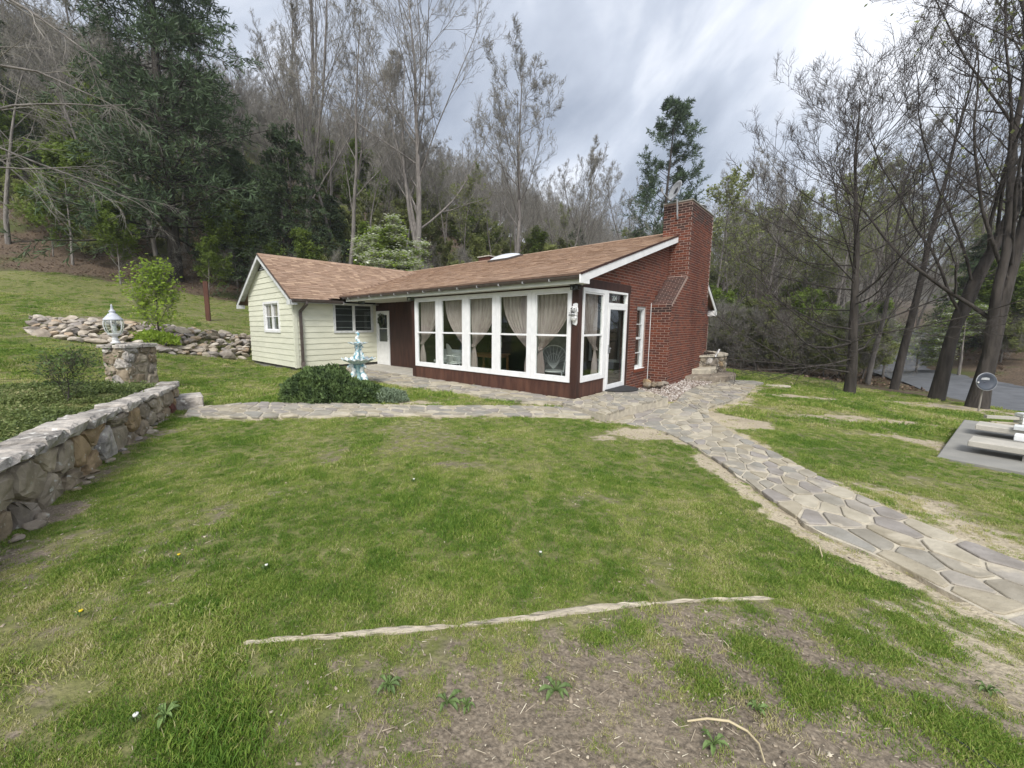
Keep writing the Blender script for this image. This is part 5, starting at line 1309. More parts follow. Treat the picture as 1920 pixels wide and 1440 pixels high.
for r, zt, zb, yoff, lb in ((1.72, -.055, -.33, -.0, 'lower broad curved stone step beside the gravel'), (1.22, .125, -.052, .18, 'upper narrower curved stone step below the parapet')):
    mb = MB(); nn_ = 26; rg = random.Random(int(r*100)); P = []
    for i in range(nn_+1):
        an = R(-170)+R(190)*i/nn_; rr = r*(1+rg.uniform(-.025,.025)); P.append((rr*math.cos(an), rr*.82*math.sin(an)+yoff))
    m_ = len(P)
    mb.add([(x, y, zb) for x, y in P]+[(x*1.01, y*1.01, zt-.03) for x, y in P]+[(x*.985, y*.985, zt) for x, y in P], [tuple(range(m_))[::-1], tuple(range(2*m_, 3*m_))]+[(k*m_+i, k*m_+(i+1)%m_, (k+1)*m_+(i+1)%m_, (k+1)*m_+i) for k in range(2) for i in range(m_)])
    o = mb.build('stone_step', M['wallstone'] if r > 1.5 else M['joint']); o.location = (steps_c[0], steps_c[1], 0); tag(o, lb, 'step')
mb = MB(); P = [(-.5,-.35),(.1,-.42),(.55,-.2),(.5,.2),(-.1,.35),(-.5,.2)]; mb.prism([(x, y, 0) for x, y in P], (0,0,.14)); o = mb.build('slab_stone', M['flag'], bevel=.02); o.location = (8.75, 12.75, -.36); tag(o, 'flat grey stone slab at the far end of the flagstone path', 'stone slab')
mb = MB(); mb.prism([(x*.8, y*.5, 0) for x, y in P], (0,0,.06)); o = mb.build('slab_stone', M['joint'], bevel=.01); o.location = (9.7, 12.6, float(Z(9.7,12.6))-.02); tag(o, 'small pale flat stone in the grass beyond the path end', 'stone slab')
# rough stones at the corner of wall and chimney
cs = empty('corner_rocks', tuple(W(-.35, 4.05, -.12))); tag(cs, 'dark mossy rocks at the foot of the chimney between the gravel patches', 'rocks')
rg = random.Random(2)
for i in range(9): rock('rock', (rg.uniform(-.35,.35), rg.uniform(-.18,.18), rg.uniform(-.05,.08)), (rg.uniform(.2,.4), .22, .18), 700+i, M['wallstone'], cs, rg.random()*6)

# ================================================================== CONCRETE PAD AND SLAB BENCHES
pz_ = -.40
Pq = [(PAD_POLY[i][0], PAD_POLY[i][1]) for i in range(4)]
mb = MB().prism([(x, y, pz_-.16) for x, y in Pq], (0,0,.16)); o = mb.build('concrete_pad', M['concrete'], bevel=.012); tag(o, 'rectangular grey concrete pad set in the lawn at the right edge', 'concrete pad')
ang = math.atan2(pad_d[1], pad_d[0])
def onpad(px, py, z): p = onz(px, py, z); return p
for (pa, pb), lb in ((((1815,826),(1818,812)), 'pale concrete slab bench nearer to the camera on the pad'), (((1829,796),(1834,788)), 'pale concrete slab bench farther back on the pad')):
    a_ = onpad(*pa, pz_+.20); b_ = onpad(*pb, pz_+.20); w_ = max(.30, min(.5, np.linalg.norm(b_-a_)))
    t = empty('slab_bench', (a_[0], a_[1], pz_), ang); tag(t, lb, 'bench')
    MB().box(0,3.2,0,w_,.11,.20).build('bench_top', M['plank_conc'], t, bevel=.008)
    for x in (.6, 2.5): MB().box(x-.08,x+.08,.05,w_-.05,0,.11).build('support', M['concrete'], t)
    if lb.startswith('pale concrete slab bench nearer'):
        q = onpad(1907, 826, pz_+.2); o = MB().box(-.02,.35,-.12,.12,0,.09).build('white_block', M['white'], bevel=.006); o.location = (q[0]+.05, q[1]+.05, pz_+.20); o.rotation_euler.z = ang; tag(o, 'white block lying on the nearer slab bench at the picture edge', 'block')
    else:
        q = onpad(1906, 806, pz_+.2); o = MB().box(-.02,.35,-.12,.12,0,.07).build('grey_block', M['trim'], bevel=.006); o.location = (q[0]+.05, q[1]+.05, pz_+.20); o.rotation_euler.z = ang; tag(o, 'grey board lying on the farther slab bench at the picture edge', 'board')
# low rails with a white post beyond
g = ondist(1912, 784, 9.6); gz = float(Z(g[0], g[1])); t = empty('rail_fence', (g[0], g[1], gz), R(-20)); tag(t, 'low weathered two rail barrier with a white ribbed end post beyond the pad', 'fence')
MB().box(-.62,2.0,-.05,.05,.20,.27).build('rail', M['plank_conc'], t); MB().box(-.52,2.0,-.045,.045,.06,.12).build('rail', M['rail'], t)
mb = MB()
for i in range(4): mb.box(-.02,.22,-.12,.12,.03+i*.085,.10+i*.085)
mb.box(.0,.20,-.10,.10,-.1,.37); mb.build('end_post', M['white'], t)
# the round dish on its pale post, in front of the big tree
g = ground(1834, 772); t = empty('dish_on_post', (g[0], g[1], g[2])); tag(t, 'round dark dish with a side arm on a thin post before the big tree', 'satellite dish')
c_ = ondist(1840, 715, g[1]); zr = c_[2]-g[2]
MB().tube([(0,0,-.1), (.02,0,zr-.22)], .022, 8).build('post', M['paletwig'], t)
DM = Matrix.Translation((c_[0]-g[0], -.08, zr)) @ Euler((R(82), 0, R(-8))).to_matrix().to_4x4(); vs = []
Rr = 16.5/FPX*g[1]
for i in range(6):
    for j in range(28): r = i/5; an = 2*math.pi*j/28; vs.append(tuple(DM @ Vector((Rr*r*math.cos(an), Rr*r*math.sin(an), .07*r*r-.02))))
d_ = MB().add(vs, [(i*28+j, i*28+(j+1)%28, (i+1)*28+(j+1)%28, (i+1)*28+j) for i in range(5) for j in range(28)]).build('dish', mat('dark_dish', (.06,.07,.085), (.05,.055,.07), rough=.35), t, smooth=True)
sm_ = d_.modifiers.new('s', 'SOLIDIFY'); sm_.thickness = .015
MB().tube([tuple(DM @ Vector((Rr*math.cos(x), Rr*math.sin(x), .05))) for x in np.linspace(0, 2*math.pi, 29)], .012, 5, False).build('rim', M['greymetal'], t)
MB().prism([tuple(DM @ Vector(p)) for p in ((-.11,.06,.012),(.11,.05,.012),(.11,.11,.02),(.02,.13,.022),(-.09,.12,.02))], DM.to_3x3() @ Vector((0,0,.003))).build('emblem', M['wire'], t)
MB().tube([tuple(DM @ Vector((-Rr*.8,-.04,.05))), tuple(DM @ Vector((-Rr*1.25,-.02,.18)))], .02, 6).build('side_arm', M['white'], t)

# ================================================================== TIMBER EDGING IN THE LAWN
te = [onz(455,1196,.0), onz(620,1183,0), onz(720,1173,0), onz(860,1158,0), onz(1000,1142,0), onz(1120,1122,0), onz(1225,1110,0), onz(1330,1101,0), onz(1460,1090,0)]
for (i0, i1, z_, w_, lb) in ((0, 3, -.004, .045, 'left split length of half buried weathered timber in the lawn'), (3, 6, -.005, .062, 'widest middle length of half buried weathered timber in the lawn'), (6, 8, -.009, .036, 'thin right hand length of half buried weathered timber in the lawn')):
    P = [np.array([p[0], p[1], 0]) for p in te[i0:i1+1]]; L_ = np.r_[0, np.cumsum([np.linalg.norm(P[k+1]-P[k]) for k in range(len(P)-1)])]; P = np.array(P)
    n = 60; vs = []; rg = random.Random(i0+50)
    for i in range(n+1):
        t_ = L_[-1]*i/n; p = np.array([np.interp(t_, L_, P[:,0]), np.interp(t_, L_, P[:,1])]); d = P[-1][:2]-P[0][:2]; d /= np.linalg.norm(d); nn = np.array([-d[1], d[0]])
        zg = float(Z(*p)); e_ = math.sin(math.pi*min(1, max(0, i/n*1.0)))**.35; ww = w_*(.35+.65*e_)*(.75+.5*float(fbm(t_*3+i0, 2.2)))
        for j, (o_, h_) in enumerate(((-1,-.03),(-.92,.012),(-.5,.022),(-.1,.026),(.35,.022),(.9,.010),(1,-.03))):
            q = p+nn*(o_*ww/2+ (float(vnoise(t_*6, j*3.3))-.5)*.018); vs.append((q[0], q[1], zg+z_+h_*e_+(float(vnoise(t_*14+j*7.7, i0))-.5)*.012))
    fs = [(i*7+j, (i+1)*7+j, (i+1)*7+j+1, i*7+j+1) for i in range(n) for j in range(6)]+[tuple(range(7)), tuple(n*7+k for k in range(6,-1,-1))]
    o = MB().add(vs, fs).build('edging_timber', M['rail']); tag(o, lb, 'timber')
# dry stalk, black cable, small litter
def gpt(px, py, h=.015):
    g = ground(px, py); return (g[0], g[1], g[2]+h)
o = MB().tube([gpt(1288,1358), gpt(1325,1359,.03), gpt(1365,1366,.035), gpt(1400,1383,.03), gpt(1422,1405,.025), gpt(1433,1438,.02)], [.0035,.0045,.005,.0045,.0035,.003], 6).build('dry_stalk', M['straw']); tag(o, 'long curved straw coloured stalk lying on the bare soil', 'stalk')
o = MB().tube([gpt(1757,1368,.008), gpt(1790,1390,.012), gpt(1830,1418,.012), gpt(1880,1450,.01)], .0045, 6).build('black_cable', M['black']); tag(o, 'thin black cable lying on the soil in the bottom right corner', 'cable')
o = MB().tube([gpt(1585,1005,.03), gpt(1610,1012,.05), gpt(1640,1030,.04), gpt(1650,1052,.03)], .004, 5).build('dry_stalk', M['straw']) if False else MB().tube([gpt(1490,1013,.04), gpt(1515,1020,.06), gpt(1535,1035,.05), gpt(1541,1050,.03)], .0045, 5).build('dry_stalk', M['straw']); tag(o, 'short bent dry stalk in the grass near the flagstone path', 'stalk')
# ================================================================== TREES
def perp(D, rg):
    r = rg.normal(size=D.shape); p = r-D*np.sum(r*D, 1, keepdims=True); return p/np.linalg.norm(p, axis=1, keepdims=True)
def grow(S, D, Ln, R0, K, rg, wig=.12, trop=.05, endr=.25, droop=0.0):
    """polylines for n branches: returns P (n,K+1,3), Rr (n,K+1)"""
    n = len(S); P = np.zeros((n, K+1, 3)); P[:,0] = S; d = D.copy()
    for k in range(K):
        d = d+rg.normal(size=(n,3))*wig; d[:,2] += trop-droop*(k/K); d /= np.linalg.norm(d, axis=1, keepdims=True); P[:,k+1] = P[:,k]+d*(Ln/K)[:,None]
    t = np.linspace(0, 1, K+1)[None]; Rr = R0[:,None]*(1-t*(1-endr)); return P, Rr
def children(P, Rr, Ln, m, t0, t1, ang, ratio, rg, shape=None, rr=.55, zup=0.0, rmin=.003):
    n, K1, _ = P.shape; K = K1-1; N = n*m
    t = (t0+(t1-t0)*((np.tile(np.arange(m), n)+rg.random(N))/m)); pi_ = np.repeat(np.arange(n), m)
    f = t*K; i = np.minimum(f.astype(int), K-1); u = (f-i)[:,None]
    S = P[pi_,i]*(1-u)+P[pi_,i+1]*u; T = P[pi_,i+1]-P[pi_,i]; T /= np.linalg.norm(T, axis=1, keepdims=True)
    q = perp(T, rg); a = np.radians(ang+rg.normal(size=N)*8)[:,None]
    # golden angle spread round the parent
    D = T*np.cos(a)+q*np.sin(a); D[:,2] += zup; D /= np.linalg.norm(D, axis=1, keepdims=True)
    sh = (1-.65*t) if shape is None else shape(t)
    L2 = Ln[pi_]*ratio*sh*rg.uniform(.7, 1.25, N); r = Rr[pi_,i]*rr*rg.uniform(.75, 1.1, N); return S, D, L2, np.maximum(r, rmin), t
def tubes(P, Rr, sides):
    n, K1, _ = P.shape; T = np.gradient(P, axis=1); T /= (np.linalg.norm(T, axis=2, keepdims=True)+1e-9)
    ref = np.where(np.abs(T[:,:1,2:3]) > .9, np.array([1.,0,0]), np.array([0,0,1.])); U = np.cross(T, np.broadcast_to(ref, T.shape)); U /= (np.linalg.norm(U, axis=2, keepdims=True)+1e-9); V = np.cross(T, U)
    an = np.arange(sides)*2*np.pi/sides; Q = P[:,:,None]+(U[:,:,None]*np.cos(an)[None,None,:,None]+V[:,:,None]*np.sin(an)[None,None,:,None])*Rr[:,:,None,None]
    b = np.arange(n)[:,None,None]*K1*sides+np.arange(K1-1)[None,:,None]*sides; j = np.arange(sides)[None,None]; j2 = (j+1) % sides
    F = np.stack([b+j, b+j2, b+sides+j2, b+sides+j], -1).reshape(-1, 4); return Q.reshape(-1, 3), F
def cat(parts):
    V = []; F = []; n = 0
    for v, f in parts: V.append(v); F.append(f+n); n += len(v)
    return np.vstack(V), np.vstack(F)
def leaves(C, size, rg, flat=0.0, asp=1.7):
    n = len(C); a = rg.normal(size=(n,3)); a[:,2] *= (1-flat); a /= np.linalg.norm(a, axis=1, keepdims=True); b = perp(a, rg); 
    if flat: b[:,2] *= (1-flat); b /= np.linalg.norm(b, axis=1, keepdims=True)
    s = size*rg.uniform(.6, 1.3, n)[:,None]; v = np.stack([C, C+a*s*asp*.5+b*s*.5, C+a*s*asp, C+a*s*asp*.5-b*s*.5], 1).reshape(-1, 3)
    return v, np.arange(4*n).reshape(n, 4)
def bare(seed, H, r0, first=.35, m=(13,7,6,5,3), ang=(42,38,38,40,42), ratio=(.5,.5,.5,.5,.5), lean=(0,0), zup=.25, trop=.06, wig=.05, flare=.0, shape0=None, bud=0, budmat=None, barkm='bark', twigm='twig', tr_endr=.12, lowdroop=0, rr0=.36, rr1=.5, fork=0, rm=(.02,.011,.007,.005), leafn=0, leafsize=.12, leafmat=None, name='bare_tree', lf_flat=0.0):
    rg = np.random.default_rng(seed); D0 = np.array([[lean[0], lean[1], 1.0]]); D0 /= np.linalg.norm(D0)
    P, Rr = grow(np.zeros((1,3)), D0, np.array([H*.93]), np.array([r0]), 16, rg, wig*.6, .012, tr_endr)
    if flare: Rr[0,0] *= 1+flare; Rr[0,1] *= 1+flare*.12; P[0,0,2] -= .3; P = np.insert(P, 1, P[:,0]*.72+P[:,1]*.28, axis=1); Rr = np.insert(Rr, 1, Rr[:,0]*.45+Rr[:,1]*.5, axis=1)
    Rr = Rr*np.linspace(1, .75, Rr.shape[1])[None]
    trunk = [tubes(P, Rr, 12 if r0 > .25 else 8)]
    if fork:
        S, D, L_, r, t = children(P, Rr, np.array([H]), fork, first*.55, first*1.2, 17, .70, rg, lambda t: 1-.25*t, .68, .4)
        Pf, Rf = grow(S, D, L_, r, 12, rg, wig*.8, .05, .15); trunk.append(tubes(Pf, Rf, 8)); 
    shp = shape0 or (lambda t: np.clip(1.25-t*1.0, .15, 1))
    S, D, L1, r, t = children(P, Rr, np.array([H]), m[0], first, .98, ang[0], ratio[0], rg, shp, rr0, zup)
    if lowdroop: D[:,2] -= lowdroop*(1-(t-first)/(1-first)); D /= np.linalg.norm(D, axis=1, keepdims=True)
    P1, R1 = grow(S, D, L1, r, 9, rg, wig, trop, .2); 
    if fork:
        S, D, Lb, r, t = children(Pf, Rf, L_, max(5, m[0]//2), .25, .98, ang[0], ratio[0]*.8, rg, shp, rr0, zup); Pb, Rb = grow(S, D, Lb, r, 9, rg, wig, trop, .2); P1 = np.vstack([P1, Pb]); R1 = np.vstack([R1, Rb]); L1 = np.r_[L1, Lb]
    trunk.append(tubes(P1, R1, 6)); prev = (P1, R1, L1); crown = []
    for li in range(1, len(m)):
        Pp, Rp, Lp_ = prev; S, D, L2, r, t = children(Pp, Rp, Lp_, m[li], .18, 1.0, ang[li], ratio[li], rg, None, rr1, zup*.5, rm[min(li, 3)])
        K = (7,5,4,3)[min(li-1, 3)]; L2 = np.maximum(L2, .22); P2, R2 = grow(S, D, L2, r, K, rg, wig*1.6, trop*1.1, .35); (trunk if li == 1 else crown).append(tubes(P2, R2, 4 if li == 1 else 3)); prev = (P2, R2, L2)
    v, f = cat(trunk); out = {'trunk': npmesh(name+'_trunk', v, f, M[barkm], True)}
    v, f = cat(crown); out['crown'] = npmesh(name+'_crown', v, f, M[twigm])
    tips = prev[0][:, 1:].reshape(-1, 3)
    if bud:
        c = tips[rg.choice(len(tips), min(bud, len(tips)), replace=False)]; v, f = leaves(c, .045, rg); out['buds'] = npmesh(name+'_buds', v, f, M[budmat or 'bud'])
    if leafn:
        c = tips[rg.integers(0, len(tips), leafn)]+rg.normal(size=(leafn,3))*.10; v, f = leaves(c, leafsize, rg, lf_flat); out['foliage'] = npmesh(name+'_foliage', v, f, M[leafmat or 'leaf'])
    return out
def conifer(seed, H, r0, base=.12, wid=.33, m1=90, m2=13, ncl=9, cl=.34, matn='needle', drp=.10, upz=-.05, gap=0.0, name='conifer', topw=.04, blade=.045):
    rg = np.random.default_rng(seed)
    P, Rr = grow(np.zeros((1,3)), np.array([[0,0,1.]]), np.array([H]), np.array([r0]), 14, rg, .015, .05, .06); parts = [tubes(P, Rr, 9)]
    shp = lambda t: (wid*(1-t)**.8+topw)*rg.uniform(.62, 1.15, len(t))
    S, D, L1, r, t = children(P, Rr, np.array([H]), m1, base, .985, 82, 1.0, rg, shp, .22, upz, .012); L1 = L1/1.0
    D[:,2] += .5*np.clip(t-.55, 0, 1); D /= np.linalg.norm(D, axis=1, keepdims=True)
    P1, R1 = grow(S, D, L1, r, 8, rg, .05, .03, .25, drp); parts.append(tubes(P1, R1, 4))
    S, D, L2, r, t2 = children(P1, R1, L1, m2, .22+gap, 1.0, 52, .42, rg, lambda t: 1.1-.75*t, .5, 0, .006); D[:,2] *= .5; L2 = np.maximum(L2, .25)
    P2, R2 = grow(S, D, L2, r, 4, rg, .08, .02, .3, drp); parts.append(tubes(P2, R2, 3)); v, f = cat(parts)
    out = {'trunk': npmesh(name+'_trunk', v, f, M['darkbark'], True)}
    # needle sprays: narrow blades fanning from points on the side branches
    pi_ = rg.integers(0, len(P2), len(P2)*ncl); tt = rg.random(len(pi_))**.8*4; i = np.minimum(tt.astype(int), 3); u = (tt-i)[:,None]
    C = P2[pi_,i]*(1-u)+P2[pi_,i+1]*u; T = P2[pi_,i+1]-P2[pi_,i]; T /= np.linalg.norm(T, axis=1, keepdims=True)
    n = len(C); d = T*.8+rg.normal(size=(n,3))*.55; d[:,2] += .05; d /= np.linalg.norm(d, axis=1, keepdims=True); b = perp(d, rg); s = cl*rg.uniform(.6, 1.25, n)[:,None]
    v = np.stack([C-b*blade*.4, C+d*s*.55-b*blade, C+d*s, C+d*s*.55+b*blade], 1).reshape(-1, 3); f = np.arange(4*n).reshape(n, 4)
    out['foliage'] = npmesh(name+'_foliage', v, f, M[matn]); return out
def plant(proto, name, label, cat_, x, y, s=1.0, rz=None, group=None, dz=-.15, sz=None, rnd=random.Random(99)):
    z = float(Z(x, y))+dz; me = proto['trunk']; o = link(name, me); o.location = (x, y, z); o.scale = (s, s, sz or s); o.rotation_euler.z = rnd.random()*6.28 if rz is None else rz
    for k, me in proto.items():
        if k != 'trunk':
            q = link(k, me, o)
            if k in ('buds', 'foliage', 'leaves'): q['kind'] = 'stuff'
    tag(o, label, cat_, group); return o
def X_at(px, Y): return float(ondist(px, 608, Y)[0])
V_ = lambda **k: k
# ---- prototypes
PB = [bare(101+i, 20, .19, first=.34, m=(13,7,6,5), ang=(46,42,42,44), ratio=(.44,.5,.52,.55), zup=.22, bud=700, name='woodland_tree', rm=(.022,.014,.010,.009), wig=.08) for i in range(4)]
PG = [bare(131+i, 17, .16, first=.28, m=(13,7,5,4), ang=(44,42,42,42), ratio=(.42,.5,.5,.5), zup=.2, bud=3000, budmat='greenbud', name='budding_tree', rm=(.025,.016,.012,.010), wig=.07, leafn=2500, leafsize=.13, leafmat='greenbud') for i in range(2)]
PU = [bare(151+i, 8, .09, first=.18, m=(12,7,5,3), ang=(55,45,45,45), ratio=(.48,.5,.5,.5), zup=.1, name='understory_tree', rm=(.012,.008,.006,.006), leafn=9000, leafsize=.13, lf_flat=.6) for i in range(2)]
PC = conifer(171, 26, .38, base=.10, wid=.23, m1=210, m2=16, ncl=18, cl=.42, matn='needle', name='white_pine', blade=.030)
PH = conifer(172, 12, .22, base=.03, wid=.34, m1=170, m2=14, ncl=20, cl=.22, matn='hemlock', name='hemlock', drp=.2, blade=.024)
PS = [bare(181+i, 3.2, .05, first=.06, m=(14,7,5,3), ang=(50,45,45,45), ratio=(.6,.55,.55,.6), zup=.2, name='brush', rm=(.008,.006,.005,.005), twigm='twig', barkm='darkbark', wig=.12) for i in range(2)]
PW = bare(191, 6.5, .11, first=.22, m=(13,8,6,4), ang=(74,55,50,50), ratio=(.50,.5,.5,.5), zup=.0, trop=.0, name='dogwood', rm=(.012,.008,.006,.006), leafn=7500, leafsize=.10, leafmat='white_petal', lf_flat=.95)
rgd = np.random.default_rng(5)
PW['green'] = None
tipv = np.array([v.co[:] for v in PW['foliage'].vertices])[::4]; c_ = tipv[rgd.integers(0, len(tipv), 5200)]+rgd.normal(size=(5200,3))*np.array([.16,.16,.03]); tq = fbm(c_[:,0]*.8+9, c_[:,1]*.8+9)*.5; c_[:,2] = np.round((c_[:,2]-tq)/.55)*.55+tq+rgd.normal(size=5200)*.11; v, f = leaves(c_, .09, rgd, .85); PW['leaves'] = npmesh('dogwood_leaves', v, f, M['maple']); del PW['green']
for key, lift in (('foliage', .05),):
    vv = np.array([v.co[:] for v in PW[key].vertices]).reshape(-1, 4, 3); cz = vv[:,0,2]; tq = fbm(vv[:,0,0]*.8+9, vv[:,0,1]*.8+9)*.5; dz2 = np.round((cz-tq)/.55)*.55+tq+lift+rgd.normal(size=len(cz))*.10-cz; vv[:,:,2] += dz2[:,None]; PW[key].vertices.foreach_set('co', vv.astype(np.float32).ravel()); PW[key].update()
# ---- named trees
plant(bare(201, 28, .33, first=.20, m=(20,9,6,5,2), ang=(52,42,40,40,42), ratio=(.56,.50,.5,.5,.5), zup=.22, fork=2, bud=3000, name='great_bare_tree', rm=(.03,.018,.012,.010), shape0=lambda t: np.clip(1.3-t*.95, .2, 1)), 'bare_tree', 'tallest bare grey tree with a spreading crown rising behind the middle of the roof', 'tree', X_at(783, 34), 34, rz=.4)
plant(bare(202, 21, .22, first=.36, m=(15,8,6,5,2), ang=(54,44,42,42,42), ratio=(.42,.5,.5,.5,.5), zup=.2, bud=4500, name='slender_bare_tree', rm=(.022,.014,.010,.009)), 'bare_tree', 'slim bare tree with a straight pale trunk directly behind the skylight', 'tree', X_at(966, 31), 31, rz=2)
plant(bare(203, 31, .30, first=.20, m=(16,8,6,5), ang=(30,34,38,40), ratio=(.50,.5,.5,.5), zup=.45, fork=3, bud=2500, name='many_stemmed_tree', rm=(.03,.018,.013,.012)), 'bare_tree', 'pale many stemmed bare tree rising above the dark hemlock left of the house', 'tree', X_at(585, 37), 37, rz=1)
plant(PB[0], 'bare_tree', 'bare tree between the many stemmed tree and the tallest tree behind the roof', 'tree', X_at(672, 42), 42, 1.15)
plant(bare(205, 19, .18, first=.28, m=(14,7,6,4,2), ang=(44,42,42,42,42), ratio=(.42,.5,.5,.5,.5), zup=.45, bud=4500, name='small_bare_tree', rm=(.02,.014,.010,.010)), 'bare_tree', 'airy bare tree just left of the green pine above the roof ridge', 'tree', X_at(1108, 46), 46)
plant(conifer(206, 24, .30, base=.22, wid=.235, m1=100, m2=12, ncl=20, cl=.40, matn='needle', name='pine', drp=-.12, upz=.35, gap=.25, topw=.05, blade=.034), 'pine_tree', 'open crowned green pine standing behind the brick chimney', 'pine tree', X_at(1228, 43), 43)
plant(PC, 'white_pine', 'huge dark green pine towering over the lawn left of the cream wing', 'pine tree', X_at(340, 29), 29, 1.12)
plant(PH, 'hemlock_tree', 'dark conical hemlock directly behind the cream wing gable', 'evergreen tree', X_at(550, 31), 31, 1.05)
plant(PH, 'hemlock_tree', 'dense dark evergreen between the huge pine and the gable hemlock', 'evergreen tree', X_at(455, 32), 32, .82)
plant(PH, 'hemlock_tree', 'low dark evergreen in the woods just right of the gable hemlock', 'evergreen tree', X_at(628, 36), 36, .62)
plant(PC, 'white_pine', 'dark evergreen at the left picture edge high on the slope', 'pine tree', X_at(18, 34), 34, .72)
plant(PH, 'hemlock_tree', 'small dark evergreen in the woods right behind the roof skylight', 'evergreen tree', X_at(1075, 44), 44, .75)
plant(PH, 'hemlock_tree', 'dark evergreen in the woods behind the chimney foot', 'evergreen tree', X_at(1190, 40), 40, .9)
# right hand trees
plant(bare(211, 11.6, .175, first=.14, m=(52,11,7,4), ang=(50,40,40,42), ratio=(.62,.44,.47,.5), zup=.20, trop=.055, lowdroop=.75, rr0=.26, wig=.06, barkm='darkbark', twigm='darktwig', flare=.35, name='lawn_tree', rm=(.012,.008,.006,.005), shape0=lambda t: np.clip(1.0-t*.55, .3, .9)), 'bare_tree', 'medium bare tree with low sweeping branches standing alone at the lawn edge', 'tree', 14.15, 14.7, rz=.7)
plant(bare(212, 19, .20, first=.22, m=(17,8,6,5), ang=(44,40,40,42), ratio=(.46,.48,.5,.5), zup=.22, lean=(.06,-.02), fork=1, barkm='darkbark', twigm='darktwig', flare=.5, name='leaning_tree', wig=.07, rm=(.018,.011,.008,.006)), 'bare_tree', 'big dark barked tree leaning right beside the road, left of the dish', 'tree', 17.0, 14.35, rz=.0)
plant(bare(213, 19, .205, first=.20, m=(17,8,6,5), ang=(48,42,40,42), ratio=(.52,.48,.5,.5), zup=.18, lean=(.065,.03), fork=1, barkm='darkbark', twigm='darktwig', flare=.95, name='flared_tree', wig=.07, rm=(.018,.011,.008,.006), leafn=900, leafsize=.085, leafmat='greenbud'), 'bare_tree', 'largest dark barked tree with a flared root base behind the round dish', 'tree', 16.75, 12.95, rz=0)
plant(bare(214, 16, .16, first=.3, m=(14,8,6,4), ang=(40,38,40,42), ratio=(.4,.48,.5,.5), zup=.3, lean=(.06,0), barkm='darkbark', twigm='darktwig', name='thin_tree', rm=(.014,.01,.008,.006)), 'bare_tree', 'slim dark tree leaning slightly right behind the lawn tree', 'tree', X_at(1692, 17.5), 17.5, rz=0)
plant(PB[1], 'bare_tree', 'thin bare tree just right of the lone lawn tree', 'tree', X_at(1640, 19.5), 19.5, .62)
plant(bare(215, 20, .22, first=.22, m=(15,8,6,4), ang=(46,40,40,42), ratio=(.5,.48,.5,.5), zup=.2, lean=(-.05,0), barkm='darkbark', twigm='darktwig', name='edge_tree', wig=.1, rm=(.018,.011,.008,.006)), 'bare_tree', 'bare tree at the right picture edge whose limbs reach into the sky', 'tree', 26.5, 17.5)
# overhanging limbs from a tree outside the left edge
rgx = np.random.default_rng(77); tx, ty = -11.3, 7.4; tz = float(Z(tx, ty)); Pt, Rt = grow(np.array([[0,0,-.2]]), np.array([[0.02,0,1.]]), np.array([13.]), np.array([.34]), 12, rgx, .03, .02, .3)
lim = [((0,0,4.6),(4.2,.6,.55),4.6,.034),((0,0,5.6),(4.2,-.2,.9),4.8,.042),((0,0,6.8),(4.0,1.0,1.1),5.0,.045),((0,0,7.8),(4,.2,1.6),5.2,.045),((0,0,5.0),(3.6,1.8,.3),4.8,.032),((0,0,8.8),(4,1.4,2.2),5.2,.05),((0,0,3.9),(4.2,-.5,.1),4.2,.03)]
S = np.array([l[0] for l in lim], float); D = np.array([l[1] for l in lim], float); D /= np.linalg.norm(D, axis=1, keepdims=True); L_ = np.array([l[2] for l in lim]); r_ = np.array([l[3] for l in lim])
P1, R1 = grow(S, D, L_, r_, 10, rgx, .07, -.045, .25); v, f = cat([tubes(Pt, Rt, 10), tubes(P1, R1, 6)]); ot = {'trunk': npmesh('overhanging_trunk', v, f, M['bark'], True)}
prev = (P1, R1, L_); cr = []
for m_, rt, K in ((8,.42,6),(6,.45,5),(3,.5,4)):
    S, D, L2, r, t = children(prev[0], prev[1], prev[2], m_, .2, 1, 34, rt, rgx, None, .5, -.12, .0032); P2, R2 = grow(S, D, np.maximum(L2, .3), r, K, rgx, .10, -.03, .4); cr.append(tubes(P2, R2, 4)); prev = (P2, R2, L2)
v, f = cat(cr); ot['crown'] = npmesh('overhanging_crown', v, f, M['paletwig'])
plant(ot, 'bare_tree', 'pale bare branches reaching in from a tree beyond the left edge', 'tree', tx, ty, 1, rz=0)
# understory and dogwoods
for i, (px, Y, s, lb) in enumerate(((150,27,1.0,'yellow green leafy small tree left of the huge pine near the lawn'), (235,25.5,.62,'low bright green sapling at the lawn edge left of the huge pine'), (60,31,1.0,'green leafy small tree near the left edge of the wood'), (205,33,1.45,'taller leafy green tree behind the saplings left of the pine'), (395,26.5,.5,'small green sapling under the huge pine near the brown post'), (690,44,1.35,'yellow green leafy tree in the woods behind the flowering dogwood'), (605,46,1.3,'hazy green leafy tree behind the gable hemlock'), (1010,40,.95,'low green leafy tree behind the skylight end of the roof'), (905,46,1.1,'fresh green small tree deep behind the roof centre'))):
    plant(PU[i % 2], 'leafy_tree', lb, 'tree', X_at(px, Y), Y, s)
plant(PW, 'dogwood_tree', 'white flowering dogwood spreading just above the house roof', 'flowering tree', X_at(738, 29), 29, 1.3, sz=1.12)
for px, Y, s, lb in ((1668,24,.62,'white flowering dogwood behind the lone lawn tree'), (1730,25,.55,'white flowering dogwood low beside the leaning tree'), (1812,23,.68,'white flowering dogwood between the two big dark trunks'), (1372,30,.5,'small white flowering dogwood behind the stone parapet'), (1500,27,.5,'faint white flowering dogwood in the brush left of the lawn tree')):
    plant(PW, 'dogwood_tree', lb, 'flowering tree', X_at(px, Y), Y, s)
